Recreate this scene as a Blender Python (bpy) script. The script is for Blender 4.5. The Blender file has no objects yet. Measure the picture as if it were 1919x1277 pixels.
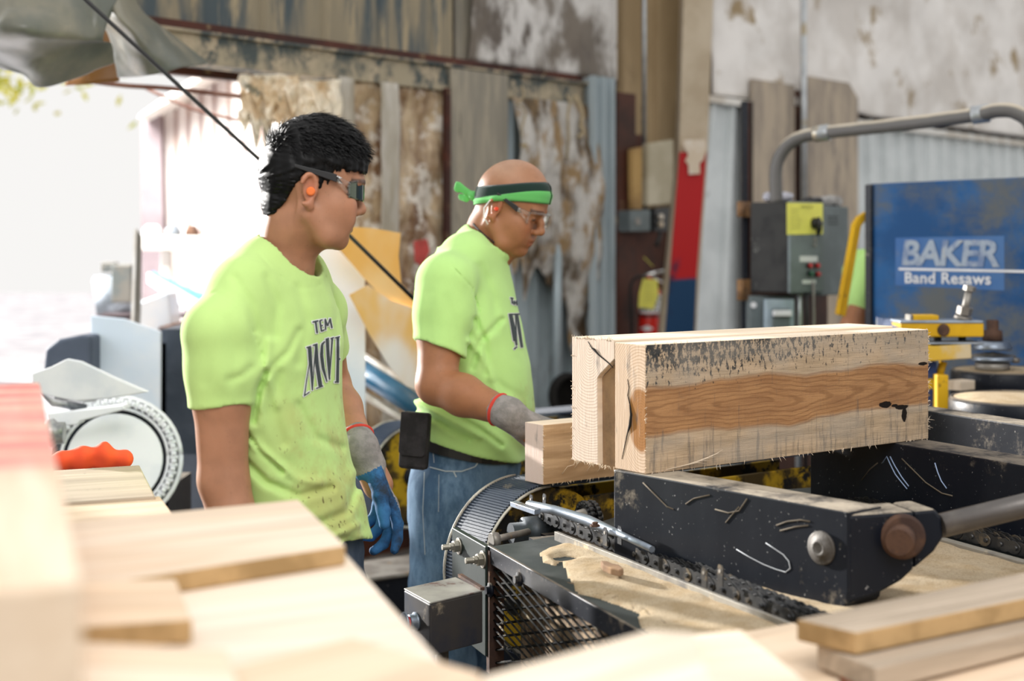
import bpy, math, random
import numpy as np
from mathutils import Vector, Matrix, noise
from mathutils.bvhtree import BVHTree
random.seed(7); RNG = np.random.RandomState(5)
SC = bpy.context.scene; COL = SC.collection
# ---------------- camera, sky, sun, exposure ----------------
F, CX, HY, H = 2666.0, 959.5, 461.0, 1.48
cd = bpy.data.cameras.new('camera'); cam = bpy.data.objects.new('camera', cd); COL.objects.link(cam)
cam.location = (0, 0, H); cam.rotation_euler = (math.pi/2, 0, 0)
cd.sensor_width = 36; cd.lens = F/1919*36; cd.shift_y = -(638.5-HY)/1919
cd.dof.use_dof = True; cd.dof.focus_distance = 2.85; cd.dof.aperture_fstop = 2.7
cd.clip_end = 200
SC.camera = cam
SC.view_settings.view_transform = 'Standard'; SC.view_settings.look = 'None'
SC.view_settings.exposure = 0.06; SC.view_settings.gamma = 1; SC.view_settings.use_curve_mapping = False
W_ = bpy.data.worlds.new('sky'); SC.world = W_; W_.use_nodes = True
W_.node_tree.nodes['Background'].inputs[0].default_value = (1.0, 0.985, 0.965, 1)
W_.node_tree.nodes['Background'].inputs[1].default_value = .90
def lamp(name, kind, loc, direction, energy, color=(1, 1, 1), **kw):
    l = bpy.data.lights.new(name, kind); l.energy = energy; l.color = color
    for k, v in kw.items(): setattr(l, k, v)
    o = bpy.data.objects.new(name, l); COL.objects.link(o); o.location = loc
    o.rotation_euler = Vector(direction).to_track_quat('-Z', 'Y').to_euler(); return o
SUN_DIR = Vector((.72, -.66, -.20))
lamp('sun', 'SUN', (-6, 6, 5), SUN_DIR, 9.0, (1, .97, .93), angle=.03)
lamp('roof_fill', 'AREA', (.6, -.6, 4.2), (-.02, .75, -.7), 98, (1, .98, .95), shape='RECTANGLE', size=3.0, size_y=2.0)  # added fill lamp above the camera, shapes the fronts

lamp('yard_fill', 'AREA', (-3.4, 6.6, 4.2), (.05, .85, -.75), 850, (1, .99, .97), shape='RECTANGLE', size=4, size_y=2)  # added area lamp that brightens the shed and yard
lamp('opening_fill', 'AREA', (-3.7, 4.6, 2.3), (.86, -.28, -.42), 105, (.97, .98, 1), shape='RECTANGLE', size=1.6, size_y=2.2)  # added area lamp outside the opening, lifts the round machine and left edges
# ---------------- placing helpers ----------------
def P(px, py, Z): return Vector(((px-CX)/F*Z, Z, H-(py-HY)/F*Z))
def G(px, py, h):
    Z = (H-h)*F/(py-HY); return P(px, py, Z)
V = Vector
A_ = V((.807, .590, 0)).normalized(); B_ = V((-.59, .807, 0)).normalized(); UP = V((0, 0, 1))
# back wall frame: s along the wall (right and away), off toward the camera
WD = V((.675, .738, 0)).normalized(); WN = V((.738, -.675, 0)).normalized(); WO = V((0, 7.0, 0))
def Wp(px, py, off=0.0):
    k = (px-CX)/F; c = 7.0-off/(.675/ .9999*1.0)*1.0
    # plane: (p-WO).WN = off
    Z = (off + WO.dot(WN))/(k*WN.x+WN.y); return P(px, py, Z)
WM_ = Matrix(((WD.x, -WN.x, 0, WO.x), (WD.y, -WN.y, 0, WO.y), (0, 0, 1, 0), (0, 0, 0, 1)))
def ws(px, off=0.0): return (Wp(px, 461, off)-WO).dot(WD)
def wh(px, py, off=0.0): return Wp(px, py, off).z

# ---------------- mesh builder ----------------
def wmat(o):
    m = o.matrix_basis.copy()
    while o.parent: o = o.parent; m = o.matrix_basis @ m
    return m
def tag(o, label=None, cat=None, group=None, kind=None):
    if label: o['label'] = label
    if cat: o['category'] = cat
    if group: o['group'] = group
    if kind: o['kind'] = kind
    return o
def thing(name, loc, label, cat, group=None, rot=None):
    o = bpy.data.objects.new(name, None); COL.objects.link(o)
    o.matrix_basis = Matrix.Translation(loc) @ (rot.to_4x4() if rot else Matrix.Identity(4))
    o.empty_display_size = .05
    return tag(o, label, cat, group)
class MB:
    def __init__(s): s.v = []; s.f = []; s.m = []; s.sm = []
    def add(s, vs, fs, mi=0, smooth=False):
        b = len(s.v); s.v += [V(p) for p in vs]; s.f += [tuple(i+b for i in f) for f in fs]
        s.m += [mi]*len(fs); s.sm += [smooth]*len(fs); return s
    def box(s, o, x, y, z, mi=0):
        """o corner, x,y,z edge vectors"""
        o, x, y, z = V(o), V(x), V(y), V(z)
        vs = [o+x*a+y*b+z*c for c in (0, 1) for b in (0, 1) for a in (0, 1)]
        fs = [(0, 2, 3, 1), (4, 5, 7, 6), (0, 1, 5, 4), (2, 6, 7, 3), (0, 4, 6, 2), (1, 3, 7, 5)]
        if x.cross(y).dot(z) < 0: fs = [f[::-1] for f in fs]
        return s.add(vs, fs, mi)
    def cbox(s, c, x, y, z, mi=0):
        x, y, z = V(x), V(y), V(z); return s.box(V(c)-(x+y+z)/2, x, y, z, mi)
    def prism(s, pts, d, mi=0, mis=None, smooth=False):
        """polygon pts extruded by d"""
        pts = [V(p) for p in pts]; d = V(d); n = len(pts)
        nor = V((0, 0, 0))
        for i in range(n): nor += pts[i].cross(pts[(i+1) % n])
        if nor.dot(d) > 0: pts = pts[::-1]
        vs = pts+[p+d for p in pts]
        s.add(vs, [tuple(range(n)), tuple(range(2*n-1, n-1, -1))], mi)
        b = len(s.v)-2*n
        for i in range(n):
            j = (i+1) % n
            s.f.append((b+i, b+n+i, b+n+j, b+j)); s.m.append(mi if mis is None else mis); s.sm.append(smooth)
        return s
    def tube(s, pts, r, n=10, mi=0, cap=True, smooth=True, flat=None):
        pts = [V(p) for p in pts]; k = len(pts)
        rr = r if isinstance(r, (list, tuple)) else [r]*k
        up = None; rings = []
        for i in range(k):
            t = (pts[min(i+1, k-1)]-pts[max(i-1, 0)]).normalized()
            if up is None: up = t.orthogonal().normalized() if flat is None else V(flat)
            up = (up-t*up.dot(t)).normalized(); w = t.cross(up)
            rings.append([pts[i]+(up*math.cos(a)+w*math.sin(a))*rr[i] for a in [2*math.pi*j/n for j in range(n)]])
        vs = [p for rg in rings for p in rg]; fs = []
        for i in range(k-1):
            for j in range(n):
                a = i*n+j; b = i*n+(j+1) % n; fs.append((a, b, b+n, a+n))
        s.add(vs, fs, mi, smooth)
        if cap:
            b = len(s.v)-len(vs)
            s.f += [tuple(b+j for j in reversed(range(n))), tuple(b+(k-1)*n+j for j in range(n))]; s.m += [mi]*2; s.sm += [False]*2
        return s
    def cyl(s, a, b, r, n=20, mi=0, r2=None): return s.tube([a, b], [r, r if r2 is None else r2], n, mi)
    def lathe(s, o, ax, prof, n=28, mi=0, smooth=True):
        """prof list of (dist along axis, radius)"""
        o, ax = V(o), V(ax).normalized(); u = ax.orthogonal().normalized(); w = ax.cross(u)
        vs = [o+ax*d+(u*math.cos(2*math.pi*j/n)+w*math.sin(2*math.pi*j/n))*max(r, 1e-5) for d, r in prof for j in range(n)]
        fs = []
        for i in range(len(prof)-1):
            for j in range(n): fs.append((i*n+j, i*n+(j+1) % n, (i+1)*n+(j+1) % n, (i+1)*n+j))
        fs += [tuple(reversed(range(n))), tuple((len(prof)-1)*n+j for j in range(n))]
        s.add(vs, fs, mi, False); b = len(s.sm)-len(fs)
        for i in range(len(fs)-2): s.sm[b+i] = smooth
        return s
    def grid(s, fn, nu, nv, mi=0, smooth=True, thick=None):
        """fn(u,v)->point, u,v 0..1; thick: vector or None, adds a back face"""
        vs = [V(fn(i/nu, j/nv)) for j in range(nv+1) for i in range(nu+1)]
        fs = [(j*(nu+1)+i, j*(nu+1)+i+1, (j+1)*(nu+1)+i+1, (j+1)*(nu+1)+i) for j in range(nv) for i in range(nu)]
        s.add(vs, fs, mi, smooth)
        if thick is not None:
            t = V(thick); b = len(vs)
            back = [p+t for p in vs]; s.add(back, [f[::-1] for f in fs], mi, smooth)
            o = len(s.v)-2*b; ed = [i for i in range(nu+1)]+[j*(nu+1)+nu for j in range(1, nv+1)]+[nv*(nu+1)+i for i in reversed(range(nu))]+[j*(nu+1) for j in reversed(range(1, nv))]
            for i in range(len(ed)):
                p, q = ed[i], ed[(i+1) % len(ed)]
                s.f.append((o+p, o+b+p, o+b+q, o+q)); s.m.append(mi); s.sm.append(False)
        return s
    def build(s, name, mats, parent=None, frame=None, bevel=0, **tg):
        if not isinstance(mats, (list, tuple)): mats = [mats]
        fr = frame if frame is not None else (wmat(parent) if parent else Matrix.Translation(sum(s.v, V((0, 0, 0)))/len(s.v)))
        inv = fr.inverted(); me = bpy.data.meshes.new(name)
        me.from_pydata([inv @ p for p in s.v], [], s.f)
        for m in mats: me.materials.append(m)
        me.polygons.foreach_set('material_index', s.m); me.polygons.foreach_set('use_smooth', s.sm); me.update()
        o = bpy.data.objects.new(name, me); COL.objects.link(o)
        if parent: o.parent = parent; o.matrix_basis = wmat(parent).inverted() @ fr
        else: o.matrix_basis = fr
        if bevel:
            b = o.modifiers.new('bevel', 'BEVEL'); b.width = bevel; b.segments = 2; b.limit_method = 'ANGLE'; b.angle_limit = .6
            b.harden_normals = False
        return tag(o, tg.get('label'), tg.get('cat'), tg.get('group'), tg.get('kind'))
def rotframe(o, x, z=None):
    """matrix with origin o, local x along x, z up-ish"""
    x = V(x).normalized(); z = V(z) if z is not None else UP
    y = z.cross(x).normalized(); z = x.cross(y)
    return Matrix(((x.x, y.x, z.x, o[0]), (x.y, y.y, z.y, o[1]), (x.z, y.z, z.z, o[2]), (0, 0, 0, 1)))

# ---------------- materials ----------------
class NT:
    def __init__(s, name):
        s.mat = bpy.data.materials.new(name); s.mat.use_nodes = True; s.t = s.mat.node_tree; s.b = s.t.nodes['Principled BSDF']
    def n(s, kind, **kw):
        nd = s.t.nodes.new(kind)
        for k, v in kw.items():
            if k[0] == 'i' and k[1:].isdigit(): s.put(nd.inputs[int(k[1:])], v)
            elif k in nd.inputs: s.put(nd.inputs[k], v)
            else: setattr(nd, k, v)
        return nd
    def put(s, sock, v):
        if hasattr(v, 'is_output') or isinstance(v, bpy.types.NodeSocket): s.t.links.new(v, sock)
        else:
            if isinstance(v, (tuple, list)) and len(v) == 3 and sock.type == 'RGBA': v = (*v, 1)
            sock.default_value = v
    def obj(s): return s.n('ShaderNodeTexCoord').outputs['Object']
    def mp(s, vec, sc=(1, 1, 1), rot=(0, 0, 0), loc=(0, 0, 0)):
        return s.n('ShaderNodeMapping', Vector=vec, Scale=sc, Rotation=rot, Location=loc).outputs[0]
    def rnd(s, vec):
        r = s.n('ShaderNodeObjectInfo').outputs['Random']; m = s.n('ShaderNodeMath', operation='MULTIPLY', i0=r, i1=37.0).outputs[0]
        return s.n('ShaderNodeVectorMath', operation='ADD', i0=vec, i1=m).outputs[0]
    def noise(s, vec, sc=5, det=4, rough=.55, dist=0):
        return s.n('ShaderNodeTexNoise', Vector=vec, Scale=sc, Detail=det, Roughness=rough, Distortion=dist).outputs[0]
    def math(s, op, a, b=0.0, c=0.0): return s.n('ShaderNodeMath', operation=op, i0=a, i1=b, i2=c).outputs[0]
    def ramp(s, f, a, b): # smooth 0..1 between a and b
        return s.n('ShaderNodeMapRange', interpolation_type='SMOOTHSTEP', i0=f, i1=a, i2=b).outputs[0]
    def mix(s, f, a, b, bt='MIX'):
        nd = s.n('ShaderNodeMix', data_type='RGBA', blend_type=bt)
        s.put(nd.inputs[0], f); s.put(nd.inputs[6], a); s.put(nd.inputs[7], b); return nd.outputs[2]
    def sep(s, vec): return s.n('ShaderNodeSeparateXYZ', i0=vec).outputs
    def bump(s, h, st=.3, d=.002): return s.n('ShaderNodeBump', Strength=st, Distance=d, Height=h).outputs[0]
    def out(s, col=None, rough=None, metal=0, nor=None, **kw):
        if col is not None: s.put(s.b.inputs['Base Color'], col)
        if rough is not None: s.put(s.b.inputs['Roughness'], rough)
        s.put(s.b.inputs['Metallic'], metal)
        if nor is not None: s.put(s.b.inputs['Normal'], nor)
        for k, v in kw.items(): s.put(s.b.inputs[k.replace('_', ' ')], v)
        return s.mat
def pm(name, c1, c2=None, sc=6, rough=.6, metal=0, bump=.15, st=(1, 1, 1), c3=None, lo=.4, hi=.62, sc3=14, t3=(.58, .66), bd=.002, rnd=True, spec=None):
    """procedural surface: c1/c2 blotches, c3 spots of dirt or dust"""
    q = NT(name); o = q.obj()
    if rnd: o = q.rnd(o)
    m = q.mp(o, st); n1 = q.noise(m, sc, 5, .6)
    c = q.mix(q.ramp(n1, lo, hi), c1, c2 or tuple(x*.8 for x in c1))
    if c3: c = q.mix(q.ramp(q.noise(m, sc3, 6, .7), *t3), c, c3)
    kw = {'Specular_IOR_Level': (.22 if rough > .42 and metal < .3 else .5) if spec is None else spec}
    return q.out(c, rough, metal, q.bump(q.noise(m, sc*5, 4, .6), bump, bd) if bump else None, **kw)
def flat(name, c, rough=.5, metal=0, **kw):
    q = NT(name); n = q.noise(q.obj(), 9, 3); c = q.mix(q.ramp(n, .35, .7), c, tuple(x*.88 for x in c))
    return q.out(c, rough, metal, **kw)
def wood(name, light, dark, grain=1.0, specks=None, rough=.75, saw=.5, streak=None):
    q = NT(name); o = q.rnd(q.obj())
    g = q.noise(q.mp(o, (.7, 9, 9)), 3.2*grain, 5, .6, .6)
    ring = q.math('SINE', q.math('MULTIPLY', q.noise(q.mp(o, (.35, 5, 5)), 1.6*grain, 2, .4), 70.0))
    c = q.mix(q.ramp(g, .36, .66), light, dark)
    c = q.mix(q.math('MULTIPLY', q.ramp(ring, .2, 1.0), .35), c, tuple(x*.72 for x in dark))
    big = q.noise(o, 1.6, 3); c = q.mix(q.ramp(big, .45, .7), c, q.mix(.35, c, tuple(x*.7 for x in dark)))
    if streak: c = q.mix(q.math('MULTIPLY', q.ramp(q.noise(q.mp(o, (.5, 4, 4)), 2.3, 4, .7), .58, .7), .7), c, streak)
    if specks: c = q.mix(q.ramp(q.noise(o, 30, 6, .8), .62, .7), c, specks)
    sawn = q.noise(q.mp(o, (60, 3, 3)), 2, 3)
    hb = q.math('ADD', q.math('MULTIPLY', sawn, saw), q.math('MULTIPLY', q.noise(q.mp(o, (3, 60, 60)), 3, 4), .6))
    return q.out(c, rough, 0, q.bump(hb, .35, .002), Specular_IOR_Level=.25)
def endgrain(name, light, dark, cy=0.0, cz=0.0, heart=None):
    q = NT(name); o = q.obj(); w = q.n('ShaderNodeVectorMath', operation='ADD', i0=o, i1=q.n('ShaderNodeVectorMath', operation='SCALE', i0=q.n('ShaderNodeTexNoise', Vector=o, Scale=9.0, Detail=3).outputs[1], Scale=.03).outputs[0]).outputs[0]
    x, y, z = q.sep(w)
    d = q.math('SQRT', q.math('ADD', q.math('POWER', q.math('SUBTRACT', y, cy), 2.0), q.math('MULTIPLY', q.math('POWER', q.math('SUBTRACT', z, cz), 2.0), .35)))
    r = q.math('SINE', q.math('MULTIPLY', d, 1900.0))
    c = q.mix(q.math('MULTIPLY', q.ramp(r, -.2, 1.0), .6), light, dark)
    if heart:
        hc, lo, hi = heart; c = q.mix(q.ramp(d, hi, lo), c, q.mix(q.math('MULTIPLY', q.ramp(r, -.2, 1.0), .4), hc, tuple(v*.6 for v in hc)))
    sawm = q.noise(q.mp(o, (1, 30, 3), rot=(.6, 0, 0)), 6, 3)
    c = q.mix(q.math('MULTIPLY', q.ramp(sawm, .55, .8), .35), c, (.95, .9, .85))
    blue = q.noise(q.mp(o, (1, 12, 4), rot=(-.5, 0, 0)), 1.8, 5, .7)
    c = q.mix(q.math('MULTIPLY', q.ramp(blue, .58, .74), .65), c, (.13, .13, .13))
    return q.out(c, .8, 0, q.bump(sawm, .3, .002), Specular_IOR_Level=.2)

# ---------------- signed-distance sculpting ----------------
class SDF:
    def __init__(s, xs, ys, zs):
        s.x, s.y, s.z = [np.asarray(a, np.float32) for a in (xs, ys, zs)]
        s.D = np.full((len(s.x), len(s.y), len(s.z)), .2, np.float32)
    def _sub(s, lo, hi, mg):
        sl = []
        for a, l, h in zip((s.x, s.y, s.z), lo, hi):
            i, j = np.searchsorted(a, l-mg), np.searchsorted(a, h+mg); sl.append(slice(int(i), int(j)))
        if any(q.stop-q.start < 1 for q in sl): return None
        X, Y, Z = np.meshgrid(s.x[sl[0]], s.y[sl[1]], s.z[sl[2]], indexing='ij'); return tuple(sl), X, Y, Z
    def _op(s, sl, d, k, mode):
        D = s.D[sl]; k = max(k, 1e-5)
        if mode == 'u': h = np.maximum(k-np.abs(D-d), 0)/k; s.D[sl] = np.minimum(D, d)-h*h*k*.25
        else: h = np.maximum(k-np.abs(D+d), 0)/k; s.D[sl] = np.maximum(D, -d)+h*h*k*.25
    def ell(s, c, r, k=.01, mode='u', R=None):
        c = V(c); m = max(r)
        lo, hi = [q-m for q in c], [q+m for q in c]
        g = s._sub(lo, hi, k+.03)
        if g is None: return s
        sl, X, Y, Z = g; X = X-c.x; Y = Y-c.y; Z = Z-c.z
        if R is not None: # R: 3x3 local->world columns
            X, Y, Z = (X*R[0][0]+Y*R[1][0]+Z*R[2][0], X*R[0][1]+Y*R[1][1]+Z*R[2][1], X*R[0][2]+Y*R[1][2]+Z*R[2][2])
        k0 = np.sqrt((X/r[0])**2+(Y/r[1])**2+(Z/r[2])**2); k1 = np.sqrt((X/r[0]**2)**2+(Y/r[1]**2)**2+(Z/r[2]**2)**2)+1e-9
        s._op(sl, (k0*(k0-1)/k1).astype(np.float32), k, mode); return s
    def cap(s, a, b, ra, rb, k=.01, mode='u', flat=None):
        """flat=(axis vector, ratio): radius squashed along axis"""
        a, b = V(a), V(b); m = max(ra, rb)*(max(1, flat[1]) if flat else 1)
        g = s._sub([min(p, q)-m for p, q in zip(a, b)], [max(p, q)+m for p, q in zip(a, b)], k+.03)
        if g is None: return s
        sl, X, Y, Z = g; ba = b-a; L = max(ba.length_squared, 1e-12)
        X = X-a.x; Y = Y-a.y; Z = Z-a.z
        t = np.clip((X*ba.x+Y*ba.y+Z*ba.z)/L, 0, 1); X -= t*ba.x; Y -= t*ba.y; Z -= t*ba.z
        if flat:
            ax = V(flat[0]).normalized(); q = flat[1]; pr = X*ax.x+Y*ax.y+Z*ax.z; f = 1/q-1
            X += ax.x*pr*f; Y += ax.y*pr*f; Z += ax.z*pr*f
        d = np.sqrt(X*X+Y*Y+Z*Z)-(ra+(rb-ra)*t); s._op(sl, d.astype(np.float32), k, mode); return s
    def chain(s, pts, rs, k=.01, mode='u', flat=None):
        for i in range(len(pts)-1): s.cap(pts[i], pts[i+1], rs[i], rs[i+1], k, mode, flat)
        return s
    def fn(s, f, lo, hi, k=.01, mode='u'):
        g = s._sub(lo, hi, 0)
        if g: s._op(g[0], f(g[1], g[2], g[3]).astype(np.float32), k, mode)
        return s
    def disp(s, f):
        X, Y, Z = np.meshgrid(s.x, s.y, s.z, indexing='ij', sparse=True); m = np.abs(s.D) < .05
        s.D = np.where(m, s.D+f(X, Y, Z), s.D).astype(np.float32); return s
    def mesh(s):
        D = s.D; nx, ny, nz = D.shape; ins = D < 0
        c = np.zeros((nx-1, ny-1, nz-1), np.uint8)
        for a in (0, 1):
            for b in (0, 1):
                for e in (0, 1): c += ins[a:nx-1+a, b:ny-1+b, e:nz-1+e]
        act = (c > 0) & (c < 8); I, J, K = np.nonzero(act); idx = np.full(act.shape, -1, np.int32); idx[I, J, K] = np.arange(len(I))
        acc = np.zeros((len(I), 3)); cnt = np.zeros(len(I)); ax = (s.x, s.y, s.z)
        for d in range(3):
            o1, o2 = [q for q in range(3) if q != d]
            for u in (0, 1):
                for w in (0, 1):
                    off = [0, 0, 0]; off[o1] = u; off[o2] = w; p = [I+off[0], J+off[1], K+off[2]]; q = list(p); q[d] = p[d]+1
                    da = D[tuple(p)]; db = D[tuple(q)]; m = (da < 0) != (db < 0); t = np.where(m, da/(da-db+1e-20), 0)
                    pos = [ax[e][p[e]] for e in range(3)]; pos[d] = ax[d][p[d]]*(1-t)+ax[d][q[d]]*t
                    for e in range(3): acc[:, e] += np.where(m, pos[e], 0)
                    cnt += m
        vs = acc/cnt[:, None]; faces = []
        for d in range(3):
            o1, o2 = (d+1) % 3, (d+2) % 3
            a = [slice(None)]*3; b = [slice(None)]*3; a[d] = slice(0, -1); b[d] = slice(1, None)
            A, Bq = ins[tuple(a)], ins[tuple(b)]; e = np.argwhere(A != Bq)
            n = D.shape; ok = (e[:, o1] > 0) & (e[:, o2] > 0) & (e[:, o1] < n[o1]-1) & (e[:, o2] < n[o2]-1); e = e[ok]
            fl = A[e[:, 0], e[:, 1], e[:, 2]]
            def g(p, q):
                z = e.copy(); z[:, o1] -= p; z[:, o2] -= q; return idx[z[:, 0], z[:, 1], z[:, 2]]
            quad = np.stack([g(1, 1), g(0, 1), g(0, 0), g(1, 0)], 1); quad[~fl] = quad[~fl][:, ::-1]; faces.append(quad)
        return vs, np.concatenate(faces)
def lap(vs, fs, it=1, w=.5):
    e = np.concatenate([fs[:, [0, 1]], fs[:, [1, 2]], fs[:, [2, 3]], fs[:, [3, 0]]]); 
    for _ in range(it):
        a = np.zeros_like(vs); c = np.zeros(len(vs))
        for d in range(3): a[:, d] = np.bincount(e[:, 0], vs[e[:, 1], d], len(vs))+np.bincount(e[:, 1], vs[e[:, 0], d], len(vs))
        c = np.bincount(e[:, 0], minlength=len(vs))+np.bincount(e[:, 1], minlength=len(vs)); vs = vs*(1-w)+w*a/np.maximum(c, 1)[:, None]
    return vs
def sdf_obj(name, S, mats, parent=None, frame=None, smooth=1, colfn=None, matfn=None, **tg):
    vs, fs = S.mesh(); vs = lap(vs, fs, smooth) if smooth else vs
    me = bpy.data.meshes.new(name); me.vertices.add(len(vs)); me.vertices.foreach_set('co', vs.ravel())
    me.loops.add(fs.size); me.loops.foreach_set('vertex_index', fs.ravel().astype(np.int32))
    me.polygons.add(len(fs)); me.polygons.foreach_set('loop_start', np.arange(0, fs.size, 4, dtype=np.int32)); me.polygons.foreach_set('loop_total', np.full(len(fs), 4, np.int32))
    me.polygons.foreach_set('use_smooth', np.ones(len(fs), bool))
    for m in (mats if isinstance(mats, (list, tuple)) else [mats]): me.materials.append(m)
    if matfn is not None: me.polygons.foreach_set('material_index', matfn(vs[fs].mean(1)).astype(np.int32))
    me.update(calc_edges=True); me.validate()
    if colfn is not None:
        a = me.color_attributes.new('Col', 'FLOAT_COLOR', 'POINT'); c = np.ones((len(vs), 4), np.float32); c[:, :3] = colfn(vs); a.data.foreach_set('color', c.ravel())
    o = bpy.data.objects.new(name, me); COL.objects.link(o)
    if parent: o.parent = parent
    if frame is not None: o.matrix_basis = frame
    return tag(o, tg.get('label'), tg.get('cat'), tg.get('group'), tg.get('kind'))
# ======================= SETTING =======================
def struct(o): o['kind'] = 'structure'; return o
M = {}
M['concrete'] = pm('concrete', (.17, .16, .15), (.10, .095, .09), 3, .85, 0, .3, c3=(.45, .36, .24), t3=(.56, .66))
M['yard'] = pm('yard_ground', (.62, .6, .62), (.4, .38, .42), 2, .9, 0, .3)
M['dustsheet'] = pm('dusty_dark_sheet', (.055, .075, .085), (.25, .21, .14), 2.6, .45, .3, .2, st=(3.2, 1, .35), c3=(.36, .29, .18), sc3=3, t3=(.5, .64), lo=.42, hi=.6)
M['redoxide'] = pm('red_oxide_steel', (.05, .022, .018), (.09, .03, .02), 6, .6, 0, .2, c3=(.2, .14, .08))
M['beamdust'] = pm('dusty_beam', (.07, .085, .085), (.36, .31, .22), 6, .7, 0, .3, st=(1, 1, .8), c3=(.42, .35, .25), t3=(.5, .6), lo=.4, hi=.55)
M['ply'] = pm('weathered_plywood', (.25, .23, .19), (.36, .32, .25), 4, .85, 0, .3, st=(5, 1, .5), c3=(.10, .1, .09), sc3=4, t3=(.56, .7))
M['plytan'] = pm('tan_plywood', (.48, .40, .31), (.33, .28, .23), 4, .85, 0, .2, st=(2, 1, .5), c3=(.16, .15, .15), sc3=3, t3=(.54, .7))
M['greysheet'] = pm('grey_corrugated_sheet', (.36, .42, .45), (.25, .3, .32), 3, .5, .2, .1, st=(1, 1, .3), c3=(.13, .13, .13), sc3=4, t3=(.6, .75))
M['whitesheet'] = pm('white_corrugated_sheet', (.70, .74, .75), (.60, .64, .65), 3, .45, .1, .1, c3=(.2, .2, .19), sc3=3.2, t3=(.64, .74))
M['tansheet'] = pm('tan_corrugated_sheet', (.42, .31, .18), (.32, .23, .125), 2, .6, 0, .1, st=(1, 1, .4), c3=(.2, .14, .08), sc3=3)
M['brown'] = pm('brown_dirty_steel', (.085, .03, .018), (.045, .02, .014), 4, .55, 0, .3, c3=(.3, .21, .11), sc3=5, t3=(.6, .7))
M['vinyl'] = pm('soiled_white_vinyl', (.84, .81, .78), (.66, .62, .58), 2.0, .6, 0, .4, c3=(.34, .25, .14), sc3=2.2, t3=(.57, .68), bd=.01)
M['vinyl_dark'] = pm('sooty_white_vinyl', (.62, .60, .58), (.17, .145, .12), 2.2, .6, 0, .6, st=(1.5, 1, .8), c3=(.12, .1, .085), sc3=3, t3=(.52, .68), lo=.45, hi=.6, bd=.012)
M['whitetrim'] = pm('white_trim', (.78, .76, .72), (.6, .55, .48), 5, .6, 0, .1)
M['black'] = pm('black_gap', (.012, .011, .01), None, 5, .8, 0, 0)

mb = MB(); mb.box((-9, -4, -.2), (22, 0, 0), (0, 21, 0), (0, 0, .2)); struct(mb.build('floor', M['concrete']))
mb = MB(); mb.box((-40, 4.2, -.25), (38.5, 0, 0), (0, 40, 0), (0, 0, .26)); yard = struct(mb.build('ground_outside', M['yard']))

def wbox(mb, px0, px1, h0, h1, off, th, mi=0, px0b=None, px1b=None):
    s0, s1 = ws(px0, off), ws(px1, off)
    return mb.box(WM_ @ V((s0, -off, h0)), WD*(s1-s0), -WN*th, UP*(h1-h0), mi)
def corr(mb, px0, px1, h0, h1, off, pitch=.2, dep=.022, rib=.3, mi=0, px0b=None, px1b=None):
    """trapezoid ribbed sheet, optionally with slanted sides (bottom px0b, px1b)"""
    s0, s1 = ws(px0, off), ws(px1, off); b0 = ws(px0b, off) if px0b else s0; b1 = ws(px1b, off) if px1b else s1
    w = min(rib*pitch, .03); prof = []; x = 0.0; L = s1-s0
    while x < L:
        for dx, dy in ((0, 0), (w*.5, dep), (w*1.2, dep), (w*1.7, 0)):
            if x+dx <= L: prof.append(((x+dx)/L, dy))
        x += pitch
    prof.append((1, 0)); vs = []; th = .002
    for q in (0, th):
        for hz, a, b in ((h0, b0, b1), (h1, s0, s1)):
            for t, dy in prof: vs.append(WM_ @ V((a+(b-a)*t, -off-dy+q, hz)))
    n = len(prof); fs = [(i, i+1, n+i+1, n+i) for i in range(n-1)]+[(2*n+i+1, 2*n+i, 3*n+i, 3*n+i+1) for i in range(n-1)]
    fs += [(0, 2*n, 2*n+1, 1)][:0]
    return mb.add(vs, fs, mi)
HG = 2.355  # the long girt
# main wall skin: solid building wall right of the opening, and above it
mb = MB(); o_ = -.34
mb.box(WM_ @ V((ws(640, o_), -o_, 0)), WD*(ws(2080, o_)-ws(640, o_)), -WN*.05, UP*4.0)
mb.box(WM_ @ V((ws(-60, o_), -o_, 2.2)), WD*(ws(640, o_)-ws(-60, o_)), -WN*.05, UP*1.8)
struct(mb.build('wall_back', M['brown'], frame=WM_))
mb = MB(); mb.box((-2.66, 4.10, 0), -WD*3.2, -WN*.05, UP*4.0); struct(mb.build('wall_left_sun_block', M['dustsheet'], frame=WM_))  # unseen wall added to keep the sun off the foreground boards
# ribbed liner sheets over the wall
mb = MB(); corr(mb, 225, 848, HG, 3.9, 0, .33, .02); dark_liner = struct(mb.build('wall_back_upper_liner', M['dustsheet'], frame=WM_))
mb = MB(); wbox(mb, 849, 858, HG, 3.9, -.02, .03); wbox(mb, 857, 884, HG, 3.9, .0, .03, 1)
struct(mb.build('gap_and_trim', [M['black'], M['ply']], frame=WM_))  # the black box is a painted stand-in for the dark gap
mb = MB(); corr(mb, 1156, 1330, 0, 3.95, -.25, .34, .03); struct(mb.build('wall_back_recess', M['tansheet'], frame=WM_))
mb = MB(); corr(mb, 950, 1104, 0, 2.25, .0, .16, .03); struct(mb.build('wall_back_lower_liner', M['greysheet'], frame=WM_))
mb = MB(); corr(mb, 1327, 1412, 0, 2.33, .03, .2, .035, px0b=1262); struct(mb.build('wall_right_lower_liner', M['whitesheet'], frame=WM_))
mb = MB(); corr(mb, 1560, 2050, 0, 2.33, .0, .22, .035); struct(mb.build('wall_right_liner', M['whitesheet'], frame=WM_))
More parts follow.
